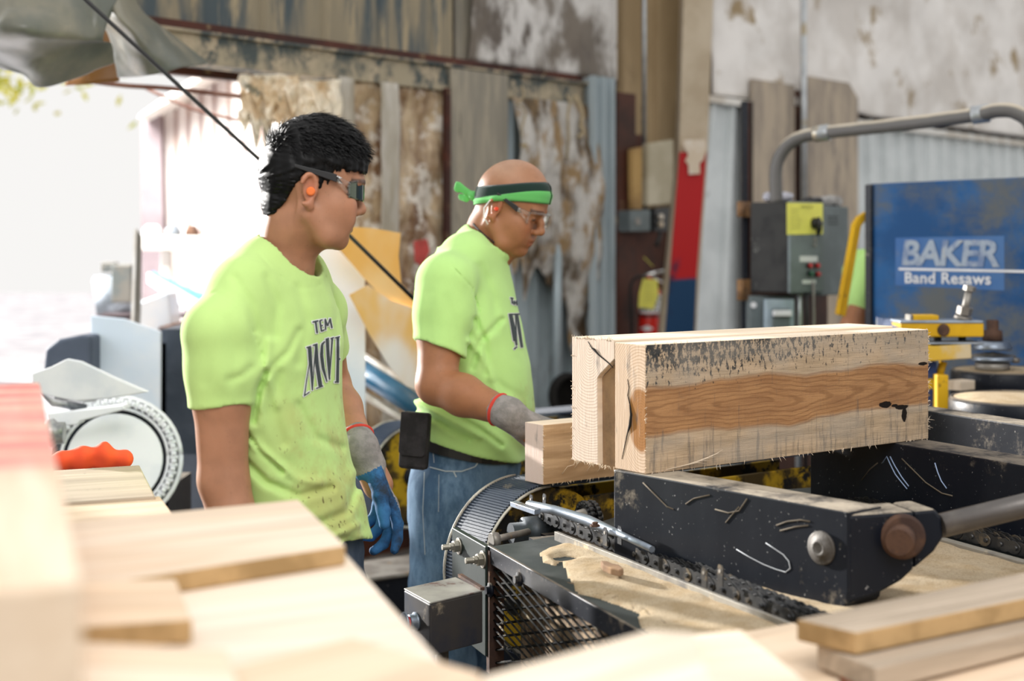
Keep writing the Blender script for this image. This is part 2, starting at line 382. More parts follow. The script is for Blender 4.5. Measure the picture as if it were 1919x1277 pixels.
def crumple(px0, px1, h0, h1, off, amp, sc, nu, nv, seed=0, bulge=0.0, edge=None):
    s0, s1 = ws(px0, off), ws(px1, off)
    def fn(u, v):
        s = s0+(s1-s0)*u; z = h0+(h1-h0)*v
        if edge: s += edge(u, v)
        n = noise.fractal(V((s*sc+seed, seed, z*sc*.7)), 1.0, 2.0, 4)*amp+bulge*math.sin(math.pi*u)*math.sin(math.pi*min(1, v*1.0))
        return WM_ @ V((s, -off-n, z))
    return fn
mb = MB(); mb.grid(crumple(884, 1155, HG+.0, 3.9, .05, .05, 2.2, 60, 60, 3), 60, 60, thick=-WN*.01); wbox(mb, 1150, 1156, HG, 3.9, .05, .06)
struct(mb.build('wall_back_insulation', M['vinyl_dark'], frame=WM_))
mb = MB(); mb.grid(crumple(1338, 2050, HG, 3.9, .05, .05, 1.6, 0, 0, 9), 110, 60, thick=-WN*.01); struct(mb.build('wall_right_insulation', M['vinyl'], frame=WM_))
# girt and header
mb = MB(); wbox(mb, 250, 1158, HG-.03, HG, .06, .12, 0); struct(mb.build('trim_2', M['redoxide'], frame=WM_))
mb = MB(); wbox(mb, 300, 1104, 2.195, 2.31, .075, .15); wbox(mb, 300, 1104, 2.305, 2.318, .1, .15)
header = tag(mb.build('header_beam', M['beamdust'], frame=WM_, bevel=.004), 'long dust-caked steel beam over the bright opening', 'beam')
mb = MB(); wbox(mb, 1330, 1409, 2.30, 2.34, .09, .05); wbox(mb, 1600, 2050, 2.28, 2.315, .07, .05)
struct(mb.build('trim_3', M['whitetrim'], frame=WM_))

# plywood strip, post sheet, boards
mb = MB(); wbox(mb, 846, 952, 0, 2.30, .1, .018); tag(mb.build('plywood_strip', M['ply'], frame=WM_, bevel=.002), 'tall narrow weathered plywood strip hanging from the dusty beam', 'plywood board')
mb = MB(); corr(mb, 1104, 1153, 0, 2.345, .14, .075, .03); wbox(mb, 1104, 1153, 0, 2.345, .1, .05)
tag(mb.build('corrugated_post_cover', M['greysheet'], frame=WM_), 'narrow grey corrugated metal strip covering the post left of the brown column', 'metal sheet')
mb = MB(); wbox(mb, 1410, 1490, .9, 2.47, .1, .02)
s = 1496
tag(mb.build('plywood_board', M['plytan'], frame=WM_, bevel=.002), 'brown plywood board left of the thin vertical conduit', 'plywood board', )
mb = MB(); wbox(mb, 1490, 1500, .9, 2.45, .06, .1); tag(mb.build('gap_filler', M['redoxide'], frame=WM_), 'thin dark batten standing in for the shaded gap between two brown plywood boards', 'filler')  # dark strip painting the shaded gap between the boards
mb = MB(); s0 = ws(1513, .14); s1 = ws(1607, .14)
pts = [(s0, 0.9), (s1, .9), (s1, 2.44), (s1-.12, 2.53), (s0, 2.53)]
mb.prism([WM_ @ V((a, -.13, b)) for a, b in pts], WN*.015); tag(mb.build('plywood_board', M['plytan'], frame=WM_), 'brown plywood board right of the conduit with clipped corner', 'plywood board')
M['galv'] = pm('galvanised_pipe', (.5, .53, .55), (.38, .4, .42), 8, .35, .7, .1, c3=(.4, .34, .24), sc3=5)
mb = MB(); c = Wp(1506, 300, .16); mb.cyl((c.x, c.y, .8), (c.x, c.y, 3.9), .019)
cd_ = tag(mb.build('vertical_conduit', M['galv']), 'thin straight conduit rising on the wall between plywood boards', 'conduit')
mb = MB(); c = Wp(1408, 300, .14); wbox(mb, 1401, 1411, 0, 2.33, .12, .05); struct(mb.build('trim_4', M['black'], frame=WM_))

# torn insulation hanging on the lower liner
M['torn'] = pm('torn_insulation', (.5, .48, .45), (.10, .07, .042), 3, .9, 0, .9, st=(1.4, 1, .7), c3=(.28, .19, .10), sc3=5, t3=(.48, .60), lo=.46, hi=.58, bd=.02)
def tornfn(u, v):
    s0, s1 = ws(955, .08), ws(1104, .08); zb = 2.18-(0.75+.62*max(0, noise.noise(V((u*4.2, 3.3, 0))))+.6*u*u+.15*noise.noise(V((u*14, 1.1, 0))))
    z = 2.2+(zb-2.2)*v; n = noise.fractal(V((u*3, 5, z*3)), 1, 2, 5)
    return WM_ @ V((s0+(s1-s0)*u, -.085-.09*math.sin(math.pi*min(1, v*1.1+.05))-.035*n, z))
mb = MB(); mb.grid(tornfn, 60, 90, thick=-WN*.012)
tag(mb.build('torn_insulation', M['torn'], frame=WM_), 'torn dirty insulation blanket hanging in shreds behind the man in the headband', 'insulation', kind='stuff')
# insulation and clear plastic left of the plywood strip
q = NT('plastic_over_insulation'); o = q.obj(); n1 = q.noise(q.mp(o, (2, 1, .8)), 2.5, 6, .7); c = q.mix(q.ramp(n1, .38, .62), (.54, .41, .26), (.14, .065, .028)); c = q.mix(q.ramp(q.noise(o, 6, 6, .7), .52, .62), c, (.72, .66, .58)); 
M['goldplastic'] = q.out(c, .22, 0, q.bump(q.noise(o, 7, 5), .6, .03))
mb = MB(); mb.grid(crumple(632, 842, .3, 2.2, .04, .05, 4, 0, 0, 21, .03), 70, 90, thick=-WN*.01)
tag(mb.build('wall_insulation', M['goldplastic'], frame=WM_), 'brown insulation behind crinkled plastic left of the plywood strip', 'insulation', kind='stuff')
M['greyplas'] = pm('grey_plastic', (.5, .47, .42), (.33, .29, .22), 4, .3, 0, .3, st=(2, 1, .4))
mb = MB(); mb.grid(crumple(716, 748, .5, 2.2, .11, .012, 6, 0, 0, 2), 10, 50, thick=-WN*.004)
tag(mb.build('plastic_strip', M['greyplas'], frame=WM_), 'grey plastic strip hanging over brown insulation between the two men', 'plastic strip')
mb = MB(); mb.grid(crumple(636, 664, .5, 2.2, .11, .012, 6, 0, 0, 4), 10, 50, thick=-WN*.004)
tag(mb.build('plastic_strip', M['greyplas'], frame=WM_), 'grey plastic strip hanging just right of the black-haired head', 'plastic strip')
mb = MB(); wbox(mb, 838, 845, .4, 2.2, .13, .03); tag(mb.build('door_post', M['redoxide'], frame=WM_), 'dark red slim steel post at the left edge of the plywood strip', 'post')
# steel column (tapered) with painted sheet
M['tanpaint'] = pm('tan_painted_steel', (.52, .44, .33), (.42, .34, .24), 3, .6, 0, .2, c3=(.2, .09, .07), sc3=3, t3=(.64, .72))
mb = MB(); Z0 = 7.3
mb.prism([P(1302, -700, Z0), P(1272, 290, Z0), P(1215, 860, Z0), P(1290, 860, Z0), P(1326, 290, Z0), P(1362, -700, Z0)][::1], (.0, .16, 0))
col_ = mb.build('steel_column', M['tanpaint'], frame=rotframe(P(1290, 800, Z0), (1, 0, 0)), bevel=.003); tag(col_, 'tan tapered steel column leaning up to the roof, torn white label on it', 'column')
q = NT('red_blue_paint'); x, y, z = q.sep(q.obj()); zz = q.math('ADD', z, q.math('MULTIPLY', q.noise(q.obj(), 3), .05))
c = q.mix(q.ramp(zz, -.125, -.105), (.01, .045, .11), (.42, .012, .014)); c = q.mix(q.ramp(q.noise(q.obj(), 5, 5), .6, .7), c, (.02, .02, .05)); c = q.mix(q.ramp(zz, -.42, -.46), c, (.3, .015, .015))
M['redblue'] = q.out(c, .5, 0, Specular_IOR_Level=.2)
mb = MB(); Z1 = 7.26
mb.prism([P(1274, 285, Z1), P(1256, 510, Z1), P(1228, 860, Z1), P(1290, 860, Z1), P(1306, 510, Z1), P(1324, 285, Z1)], (0, .03, 0))
tag(mb.build('painted_sheet', M['redblue'], frame=rotframe(P(1280, 470, Z1), (1, 0, 0))), 'red over blue painted sheet fixed low on the tan column', 'painted sheet')
M['paper'] = pm('torn_paper', (.78, .76, .72), (.6, .5, .38), 4, .8, 0, .3)
mb = MB(); mb.prism([P(x, y, 7.24) for x, y in [(1281, 262), (1322, 262), (1325, 278), (1318, 300), (1311, 306), (1312, 326), (1291, 327), (1290, 308), (1284, 302), (1290, 290), (1280, 272)]], (0, .006, 0))
tag(mb.build('torn_label', M['paper']), 'torn white label stuck on the tan column above red paint', 'label')
# brown column left of the recess
mb = MB(); wbox(mb, 1157, 1192, 0, 2.31, -.02, .2); wbox(mb, 1190, 1206, 0, 2.1, -.1, .05); wbox(mb, 1190, 1262, 0, 1.62, -.08, .03)
tag(mb.build('brown_column', M['brown'], frame=WM_, bevel=.004), 'dirty brown steel column and plate behind the fire extinguisher', 'column')

# twine and small things on the torn insulation
M['twine'] = pm('dusty_twine', (.42, .34, .22), (.3, .24, .15), 30, .9)
mb = MB(); mb.tube([Wp(x, y, .16) for x, y in [(978, 160), (982, 178), (974, 192), (966, 196), (978, 200), (986, 212), (978, 238), (980, 262)]], .006, 6); mb.lathe(Wp(982, 272, .16)-UP*.02, UP, [(0, .01), (.02, .022), (.03, .012)], 10)
tag(mb.build('twine', M['twine']), 'short knotted twine hanging from the dusty beam above the headband', 'twine')
mb = MB(); mb.tube([Wp(x, y, .16) for x, y in [(1062, 178), (1068, 190), (1064, 215), (1066, 260), (1062, 300)]], .007, 6); mb.tube([Wp(x, y, .17) for x, y in [(1078, 180), (1086, 195), (1092, 215), (1088, 235), (1094, 248), (1084, 258)]], .012, 6)
tag(mb.build('twine', M['twine']), 'frayed twine bundle hanging left of the grey corrugated strip', 'twine')
mb = MB(); mb.prism([Wp(x, y, .16) for x, y in [(778, 452), (800, 448), (806, 470), (792, 500), (780, 492)]], WN*-.01); tag(mb.build('red_rag', pm('faded_red', (.5, .08, .07), (.35, .06, .05), 12, .8)), 'faded red scrap stuck on the insulation between the men', 'rag')
mb = MB(); mb.cyl((Wp(1045, 600, .1).x, Wp(1045, 600, .1).y, .6), (Wp(1045, 600, .1).x, Wp(1045, 600, .1).y, 1.75), .022); tag(mb.build('grey_pipe', M['greysheet']), 'thin grey vertical pipe on the corrugated sheet left of the timbers', 'pipe')
mb = MB(); mb.lathe(Wp(1062, 740, .2), (.5, -.8, 0), [(0, .11), (.04, .11), (.041, .085), (.0, .08)], 30); tag(mb.build('blower_mouth', M['blk'] if 'blk' in M else M['black']), 'dark round opening low on the wall left of the timbers', 'duct')
# ======================= TIMBERS ON THE ARMS =======================
def box_face_mats(mb, mi_end, xdir):
    """faces whose normal is along local x get the end-grain slot"""
    for i, f in enumerate(mb.f):
        a, b, c = [mb.v[j] for j in f[:3]]; n = (b-a).cross(c-b)
        if n.length > 0 and abs(n.normalized().dot(xdir)) > .9: mb.m[i] = mi_end
def timber_face_mat():
    q = NT('sawn_timber_face'); o = q.obj(); x, y, z = q.sep(o)
    wob = q.math('MULTIPLY', q.math('SUBTRACT', q.noise(q.mp(o, (3.2, 3, 3)), 1.3, 3, .5), .5), .05)
    c0 = q.math('ADD', q.math('MULTIPLY', x, .018), .112)           # heart centre height
    dz = q.math('SUBTRACT', q.math('ADD', z, wob), c0)
    xe = q.math('MULTIPLY', q.math('SUBTRACT', x, .25), .085)        # cathedral peak
    d = q.math('SQRT', q.math('ADD', q.math('POWER', dz, 2.0), q.math('POWER', xe, 2.0)))
    heart = q.ramp(q.math('ABSOLUTE', dz), .052, .040)
    rings = q.ramp(q.math('SINE', q.math('ADD', q.math('MULTIPLY', d, 850.0), q.math('MULTIPLY', q.noise(q.mp(o, (6, 30, 30)), 3, 4), 5.0))), .1, 1.0)
    pale = q.mix(q.ramp(q.noise(q.mp(o, (2, 20, 20)), 3, 5), .35, .7), (.56, .41, .27), (.38, .28, .18))
    hrt = q.mix(q.ramp(q.noise(q.mp(o, (2, 14, 14)), 4, 5, .6), .3, .7), (.44, .235, .105), (.31, .155, .07))
    c = q.mix(heart, pale, hrt)
    edge = q.ramp(q.math('ABSOLUTE', q.math('SUBTRACT', q.math('ABSOLUTE', dz), .047)), .004, .0)
    c = q.mix(q.math('MULTIPLY', q.math('ADD', q.math('MULTIPLY', rings, heart), q.math('MULTIPLY', edge, .8)), .42), c, (.17, .075, .03))
    c = q.mix(q.math('MULTIPLY', q.ramp(q.noise(q.mp(o, (3, 90, 90)), 5, 3), .5, .75), .3), c, (.2, .13, .08))
    # mildew: specks near the top, vertical smears near the foot
    sp = q.noise(q.mp(o, (90, 60, 48)), 1.1, 6, .75)
    top = q.ramp(z, .11, .235); left = q.ramp(x, .75, .0)
    th = q.math('SUBTRACT', .70, q.math('ADD', q.math('MULTIPLY', top, q.math('ADD', .145, q.math('MULTIPLY', left, .085))), q.math('MULTIPLY', left, .03)))
    mask = q.ramp(q.math('SUBTRACT', sp, th), -.015, .035)
    c = q.mix(q.math('MULTIPLY', mask, 1.0), c, (.018, .021, .025))
    sm = q.noise(q.mp(o, (60, 6, 7)), 1.3, 5, .7); foot = q.ramp(z, .1, .0)
    c = q.mix(q.math('MULTIPLY', q.ramp(q.math('ADD', sm, q.math('MULTIPLY', foot, .10)), .57, .72), .6), c, (.09, .085, .08))
    grey = q.noise(q.mp(o, (5, 5, 10)), 1.2, 3); c = q.mix(q.math('MULTIPLY', q.math('MULTIPLY', q.ramp(grey, .4, .65), q.math('SUBTRACT', 1.0, heart)), .45), c, (.33, .30, .26))
    n = q.math('MULTIPLY', q.noise(o, 60, 3), .9); H0 = None
    for hx, hz, a, b in ((.672, .083, .020, .0065), (.725, .074, .022, .005), (.733, .058, .008, .016), (.795, .163, .014, .004), (.70, .079, .010, .003)):
        e = q.math('SQRT', q.math('ADD', q.math('POWER', q.math('DIVIDE', q.math('SUBTRACT', x, hx), a), 2.0), q.math('POWER', q.math('DIVIDE', q.math('SUBTRACT', z, hz), b), 2.0)))
        m = q.ramp(q.math('ADD', e, n), 1.55, 1.35); H0 = m if H0 is None else q.math('MAXIMUM', H0, m)
    c = q.mix(H0, c, (.012, .008, .006))
    lint = q.ramp(q.noise(q.mp(o, (120, 60, 60)), 1, 5, .8), .68, .74); c = q.mix(q.math('MULTIPLY', lint, .7), c, (.8, .72, .6))
    hb = q.math('SUBTRACT', q.math('ADD', q.noise(q.mp(o, (90, 3, 4)), 2, 3), q.math('MULTIPLY', q.noise(q.mp(o, (8, 80, 120)), 3, 4), .8)), q.math('MULTIPLY', H0, 3.0))
    return q.out(c, .85, 0, q.bump(hb, .5, .003), Specular_IOR_Level=.15)
M['tface'] = timber_face_mat()
M['pine'] = wood('pale_pine', (.92, .78, .62), (.82, .66, .48))
M['pine2'] = wood('cut_pine', (.62, .42, .25), (.40, .25, .13), specks=(.7, .6, .5))
M['endA'] = endgrain('end_grain_wane', (.74, .60, .50), (.46, .33, .24), .09, .25)
M['endB'] = endgrain('end_grain_heart', (.66, .50, .37), (.42, .27, .16), .030, .112, heart=((.36, .16, .045), .032, .039))
M['endC'] = endgrain('end_grain_pink', (.78, .63, .55), (.62, .46, .37), .3, .3)
M['bark'] = pm('waney_edge', (.40, .25, .14), (.25, .16, .10), 9, .9, 0, .8, c3=(.07, .06, .055), sc3=6)
M['crack'] = flat('crack_black', (.01, .008, .006), .9)
T0 = P(1210, 890, 2.598); T0.z = 1.0625
L_ = .814; HT = .2365
slv = M['pine']
def splinters(mb, pts, n, ln, r=.0006, dirs=None):
    for _ in range(n):
        i = random.randrange(len(pts)-1); p = V(pts[i]).lerp(V(pts[i+1]), random.random())
        d = V((random.gauss(0, 1), random.gauss(0, 1), random.gauss(0, 1)))*.5+V(dirs or (0, 0, 0)); d.normalize(); q_ = p+d*ln*random.uniform(.4, 1.3)
        mb.tube([p-d*.003, p.lerp(q_, .5)+V((0, 0, random.uniform(-.002, .002))), q_], [r, r*.8, r*.2], 4)
tb = thing('timber', T0, 'big sawn timber nearest the camera, orange heartwood band and black mildew specks on its face', 'timber', 'squared timbers on the machine', rotframe(T0, A_).to_3x3())
mb = MB()
# jagged front face grid so edges look sawn
mb.box(T0, A_*L_, B_*.0865, UP*HT)
box_face_mats(mb, 1, A_)
for i, f in enumerate(mb.f):
    a, b, c = [mb.v[j] for j in f[:3]]; n = (b-a).cross(c-b).normalized()
    if abs(n.z) > .9: mb.m[i] = 2
mb.build('beam_body', [M['tface'], M['endB'], M['pine']], tb, bevel=.0015)
mb = MB(); e = T0+A_*L_
splinters(mb, [e+UP*.02, e+UP*HT*.98], 34, .011, dirs=A_); splinters(mb, [T0, T0+A_*L_], 40, .008, dirs=(0, -.3, -1)); splinters(mb, [T0+UP*HT, T0+A_*L_+UP*HT], 40, .005, dirs=(0, 0, 1)); splinters(mb, [T0, T0+UP*HT], 30, .004, dirs=-A_)
p = T0+A_*.08-V((0, .002, 0)); 
for k in range(5): mb.tube([T0+A_*(.05+.01*k)+UP*(.004), T0+A_*(.12+.012*k)+UP*(.012+.003*k)-B_*.01, T0+A_*(.15+.01*k)+UP*(.006+.006*k)-B_*.006], [.0007, .0007, .0003], 4)
mb.build('splinters', M['pine'], tb, kind='stuff')
mb = MB(); cr = [(.036, .17), (.040, .155), (.037, .14), (.043, .125), (.047, .105), (.044, .085), (.036, .07), (.028, .045), (.02, .02)]
mb.tube([T0-A_*.0002+B_*(.0865-(a+.0)) *1.0+UP*b for a, b in cr], [.0006, .0008, .001, .0014, .0030, .0034, .0012, .0009, .0005], 6)
mb.build('end_crack', M['crack'], tb)
T1 = T0+B_*.0885
tb = thing('timber', T1, 'big sawn timber behind the nearest one, bark-coloured recess and diagonal crack in its end', 'timber', 'squared timbers on the machine', rotframe(T1, A_).to_3x3())
w1 = .127; zt = HT+.004; T1s = T1+UP*.0
prof = [(.048, 0), (w1, 0.0), (w1, zt), (0, zt), (0, .205), (.012, .196), (.044, .172), (.050, .165)]
mb = MB(); mb.prism([T1+B_*a+UP*b for a, b in prof], A_*(L_-.01), 1, 0)
mb.build('beam_body', [M['pine'], M['endA']], tb, bevel=.0012)
mb = MB(); mb.prism([T1+A_*.012+B_*a+UP*b for a, b in [(0.001, .0), (.0475, .0), (.0495, .164), (.043, .171), (.002, .20)]], A_*(L_-.03)); mb.build('waney_recess', M['bark'], tb)
mb = MB(); mb.tube([T1-A_*.0003+B_*a+UP*b for a, b in [(.078, .234), (.066, .222), (.058, .219), (.045, .210), (.030, .203), (.015, .196), (.002, .188)]], [.0006, .0012, .0028, .0016, .0014, .0012, .0006], 6); mb.build('end_crack', M['crack'], tb)
mb = MB(); splinters(mb, [T1+UP*zt, T1+B_*w1+UP*zt], 30, .006, dirs=(0, 0, 1)); splinters(mb, [T1+B_*w1, T1+B_*w1+UP*zt], 20, .003, dirs=B_); splinters(mb, [T1, T1+B_*w1], 40, .006, dirs=(0, 0, -1)); mb.build('splinters', M['pine'], tb, kind='stuff')
# small timber on the belt
S0 = G(1018, 910, .958); S0.z = .9585; hs = .131
tb = thing('timber', S0, 'short pale timber lying on the ridged belt, gloved hand resting on it', 'timber', 'squared timbers on the machine', rotframe(S0, A_).to_3x3())
mb = MB(); mb.box(S0, A_*.62, B_*.067, UP*hs); box_face_mats(mb, 1, A_)
for i, f in enumerate(mb.f):
    a, b, c = [mb.v[j] for j in f[:3]]; n = (b-a).cross(c-b).normalized()
    if abs(n.z) > .9: mb.m[i] = 2
mb.build('beam_body', [M['pine2'], M['endC'], M['pine']], tb, bevel=.0015)
mb = MB(); splinters(mb, [S0, S0+UP*hs], 30, .004, dirs=(1, -1, 0)); splinters(mb, [S0, S0+A_*.3], 30, .006, dirs=(0, -.3, -1))
for k, (x0, z0) in enumerate(((.05, .02), (.085, .03), (.12, .02), (.15, .015), (.07, .045))):
    b0 = S0+A_*x0+UP*z0-B_*.003; mb.tube([b0, b0+A_*.01+UP*.016-B_*.006, b0+A_*.03+UP*.018-B_*.004, b0+A_*.036+UP*(.026)], [.0007]*4, 4)
mb.build('splinters', M['pine'], tb, kind='stuff')

# ======================= BLACK LIFTING ARMS =======================
def black_steel(name, dust=(.30, .25, .19), amt=.62):
    q = NT(name); o = q.rnd(q.obj()); g = q.n('ShaderNodeNewGeometry').outputs['Normal']; nz = q.sep(g)[2]
    c = q.mix(q.ramp(q.noise(q.mp(o, (1, 1, .3)), 8, 5), .4, .7), (.007, .009, .015), (.013, .016, .023))
    c = q.mix(q.math('MULTIPLY', q.ramp(q.noise(o, 5, 6, .75), .56, .68), .5), c, dust)
    up = q.ramp(nz, .6, .95); c = q.mix(q.math('MULTIPLY', up, q.math('MULTIPLY', q.ramp(q.noise(q.mp(o, (1, 1, 1)), 9, 6, .7), .3, .6), amt)), c, dust)
    sp = q.ramp(q.noise(o, 160, 2, .5), .70, .76); c = q.mix(q.math('MULTIPLY', sp, .6), c, (.4, .4, .4))
    r = q.math('ADD', .38, q.math('MULTIPLY', up, .4))
    return q.out(c, r, .0, q.bump(q.noise(o, 30, 4), .15, .002), Specular_IOR_Level=.22)
M['guard'] = pm('guard_black', (.012, .012, .013), (.03, .03, .028), 20, .85, 0, .3, c3=(.28, .23, .16), sc3=25, t3=(.6, .7), spec=.06); M['blk'] = black_steel('black_steel'); M['blkdust'] = black_steel('dusty_black_steel', (.42, .36, .28), .95)
M['rust'] = pm('rusty_pin', (.11, .06, .04), (.06, .035, .028), 20, .7, .2, .5, c3=(.25, .12, .05), sc3=12)
M['steelw'] = pm('worn_steel', (.33, .31, .28), (.2, .18, .16), 12, .5, .5, .3, c3=(.3, .22, .15))
M['dullwash'] = pm('dull_washer', (.13, .12, .11), (.08, .07, .06), 25, .6, .4, .4, c3=(.2, .1, .05), sc3=18)
M['chalk'] = flat('chalk', (.5, .52, .55), .9)
ha = 1.0615; a1 = G(1150, 880, ha); a2 = G(1590, 960, ha); ad = (a2-a1).normalized(); an = V((-ad.y, ad.x, 0)); 
if an.y < 0: an = -an
arm = thing('lifting_arm', (a1.x, a1.y, ha-.163), 'near black steel lifting arm under the big timbers, hinge block at its right end', 'machine arm', 'black lifting arms')
La = (a2-a1).length; prof = [(0, 0), (0, -.163), (La-.035, -.166), (La-.014, -.160), (La-.003, -.145), (La, -.125), (La, 0)]
mb = MB(); mb.prism([a1+ad*x+UP*z for x, z in prof], an*.085); mb.build('arm_beam', M['blkdust'], arm, bevel=.003)
fn_ = -an
def on_arm(px, py, off=0):   # point on the arm's near side plane
    k = (px-CX)/F; Z = (a1.dot(an)-off)/(k*an.x+an.y); return P(px, py, Z)
mb = MB(); c = on_arm(1541, 1027); mb.lathe(c-an*.000, -an, [(0, .027), (.004, .027), (.005, .025), (.005, .015), (.010, .014), (.011, .010), (.008, .006)], 28); mb.build('pivot_washer', M['dullwash'], arm)
def chalk(px, r=.0012):
    m_ = MB(); m_.tube([on_arm(x, y, .0002) for x, y in px], r, 5); return m_
for k, pl in enumerate(([(1380, 1030), (1405, 1045), (1430, 1058), (1455, 1068), (1472, 1073), (1481, 1066), (1478, 1052), (1468, 1040), (1450, 1028), (1435, 1018)],)):
    chalk(pl, .0009).build('chalk_mark', M['chalk'], arm)
M['scuff'] = flat('tan_scuff', (.13, .105, .075), .9)
for pl in ([(1285, 945), (1300, 935), (1330, 928)], [(1340, 955), (1365, 962), (1385, 958), (1400, 935)], [(1360, 980), (1385, 950)], [(1455, 985), (1475, 978), (1500, 975), (1518, 978)], [(1462, 995), (1490, 988), (1515, 985)], [(1205, 905), (1225, 925), (1250, 950), (1262, 955)]):
    chalk(pl, .0014).build('scuff_mark', M['scuff'], arm)
b1 = G(1592, 965, ha); b2 = G(1767, 957, ha); bd = (b2-b1).normalized(); bn = V((-bd.y, bd.x, 0))
def on_blk(px, py, off=0):
    k = (px-CX)/F; Z = (b1.dot(bn)-off)/(k*bn.x+bn.y); return P(px, py, Z)
mb = MB(); mb.prism([on_blk(*p, -.022) for p in [(1588, 966), (1714, 958), (1714, 1068), (1690, 1090), (1640, 1118), (1588, 1134)]], bn*.08)
mb.prism([on_blk(*p, -.026) for p in [(1714, 958), (1752, 954), (1765, 968), (1770, 1008), (1752, 1035), (1714, 1068)]], bn*.08)
hb = mb.build('hinge_block', M['blkdust'], arm, bevel=.006)
c = on_blk(1690, 1005, -.022); mb = MB(); mb.lathe(c, -bn+V((-.25, 0, 0)), [(0, .036), (.008, .036), (.012, .032)], 28); mb.lathe(c+(-bn+V((-.55, 0, -.06))).normalized()*.0, (-bn+V((-.6, 0, -.08))), [(0, .023), (.038, .023), (.040, .021)], 28)
mb.build('hinge_pin', M['rust'], arm, bevel=.001)
arm2o = G(1684, 832, ha); d2 = V((.47, -.88, 0)).normalized(); n2 = V((.88, .47, 0))
s2 = arm2o-d2*.285
arm2 = thing('lifting_arm', (s2.x, s2.y, ha-.19), 'far black steel lifting arm with blue chalk strokes, right of the hinge block', 'machine arm', 'black lifting arms')
mb = MB(); mb.box(s2-UP*.19, d2*2.2, n2*.10, UP*.19); mb.build('arm_beam', M['blk'], arm2, bevel=.003)
M['chalkb'] = flat('blue_chalk', (.32, .42, .62), .9)
def on2(px, py):
    k = (px-CX)/F; Z = (s2.dot(n2)-.0004)/(k*n2.x+n2.y); return P(px, py, Z)
for pl in ([(1654, 868), (1662, 856), (1668, 870), (1678, 890), (1690, 905), (1700, 917)], [(1668, 856), (1676, 872), (1690, 895), (1703, 912)], [(1752, 868), (1757, 885), (1764, 902), (1774, 916)]):
    m_ = MB(); m_.tube([on2(x, y) for x, y in pl], .0014, 5); m_.build('chalk_mark', M['chalkb'], arm2)
for pl in ([(1690, 860), (1710, 880), (1735, 905), (1765, 925), (1785, 930)], [(1615, 900), (1630, 880), (1645, 868)]):
    m_ = MB(); m_.tube([on2(x, y) for x, y in pl], .0016, 5); m_.build('scuff_mark', M['scuff'], arm2)
# hydraulic rod
mb = MB(); r0 = on_blk(1762, 986, -.04); r1 = P(1919, 948, 2.32); rdv = (r1-r0).normalized(); mb.tube([r0, r0+rdv*.3, r0+rdv*1.1], [.0195, .0195, .0195], 20)
M['rod'] = pm('dull_rod', (.24, .22, .20), (.13, .12, .115), 6, .4, .6, .2, c3=(.4, .36, .3), sc3=5)
tag(mb.build('push_rod', M['rod']), 'round grey push rod running right from the hinge block', 'rod')
# third beam under the drums
g1 = G(1741, 770, 1.1); g2 = G(1919, 797, 1.1); gd = (g2-g1).normalized(); gn = V((-gd.y, gd.x, 0)); gn = gn if gn.x > 0 else -gn
mb = MB(); mb.box(g1-gd*.5-UP*.15, gd*1.4, gn*.07, UP*.15); tag(mb.build('steel_beam', M['blkdust'], bevel=.004), 'black steel beam with dusty top below the black drums', 'beam')
mb = MB(); mb.box(g1-gd*.25-UP*.31+gn*.25, gd*1.2, gn*.5, UP*.12); 
tag(mb.build('machine_bed', M['blk']), 'dark machine bed between the far arm and the dusty beam', 'machine bed')

# ======================= CHAIN TABLE =======================
HD = .90
O_ = G(919, 1025, HD); e2 = G(1192, 1180, HD); u_ = (e2-O_).normalized(); v_ = V((-u_.y, u_.x, 0)); v_ = v_ if v_.x > 0 else -v_
def D(u, v, z=0): return O_+u_*u+v_*v+UP*z
def duv(p): r = p-O_; return r.dot(u_), r.dot(v_)
M['deck'] = pm('dusty_deck_plate', (.028, .036, .036), (.060, .068, .066), 7, .6, .0, .3, c3=(.32, .14, .14), sc3=4, t3=(.68, .76))
M['darkgreen'] = pm('dark_green_steel', (.012, .024, .020), (.025, .034, .03), 6, .5, .0, .2, c3=(.16, .06, .045), sc3=4, t3=(.66, .74))
table = thing('chain_table', D(0, 0, -HD), 'chain-driven feed table with dark dusty deck and side guard of crossed mesh', 'feed table')
ea = G(1040, 1005, HD); endd = (ea-O_).normalized()
mb = MB(); w = 1.35
mb.prism([D(1.7, 0), O_, O_+endd*.165, D(1.7, .205)], UP*-.006)
mb.build('deck_plate', M['deck'], table)
mb = MB(); mb.prism([D(1.7, .26), D(-.12, .26), D(-.35, .6), D(-.35, 1.9), D(1.7, 1.9)], UP*-.006); mb.build('deck_plate', M['deck'], table)
# side angle iron and end plate
mb = MB(); mb.box(D(-.195, -.012, -.21), u_*.20, v_*.012, UP*.212); mb.build('end_plate', M['darkgreen'], table, bevel=.002)
mb = MB(); mb.box(D(.0, -.006, -.03), u_*1.7, v_*.006, UP*.033); mb.box(D(.0, .0, -.034), u_*1.7, v_*.035, UP*.004); mb.build('edge_angle', M['blk'], table, bevel=.001)
mb = MB(); mb.box(D(.0, -.008, -.24), u_*.016, v_*.03, UP*.235); mb.build('corner_strap', M['rust'], table)
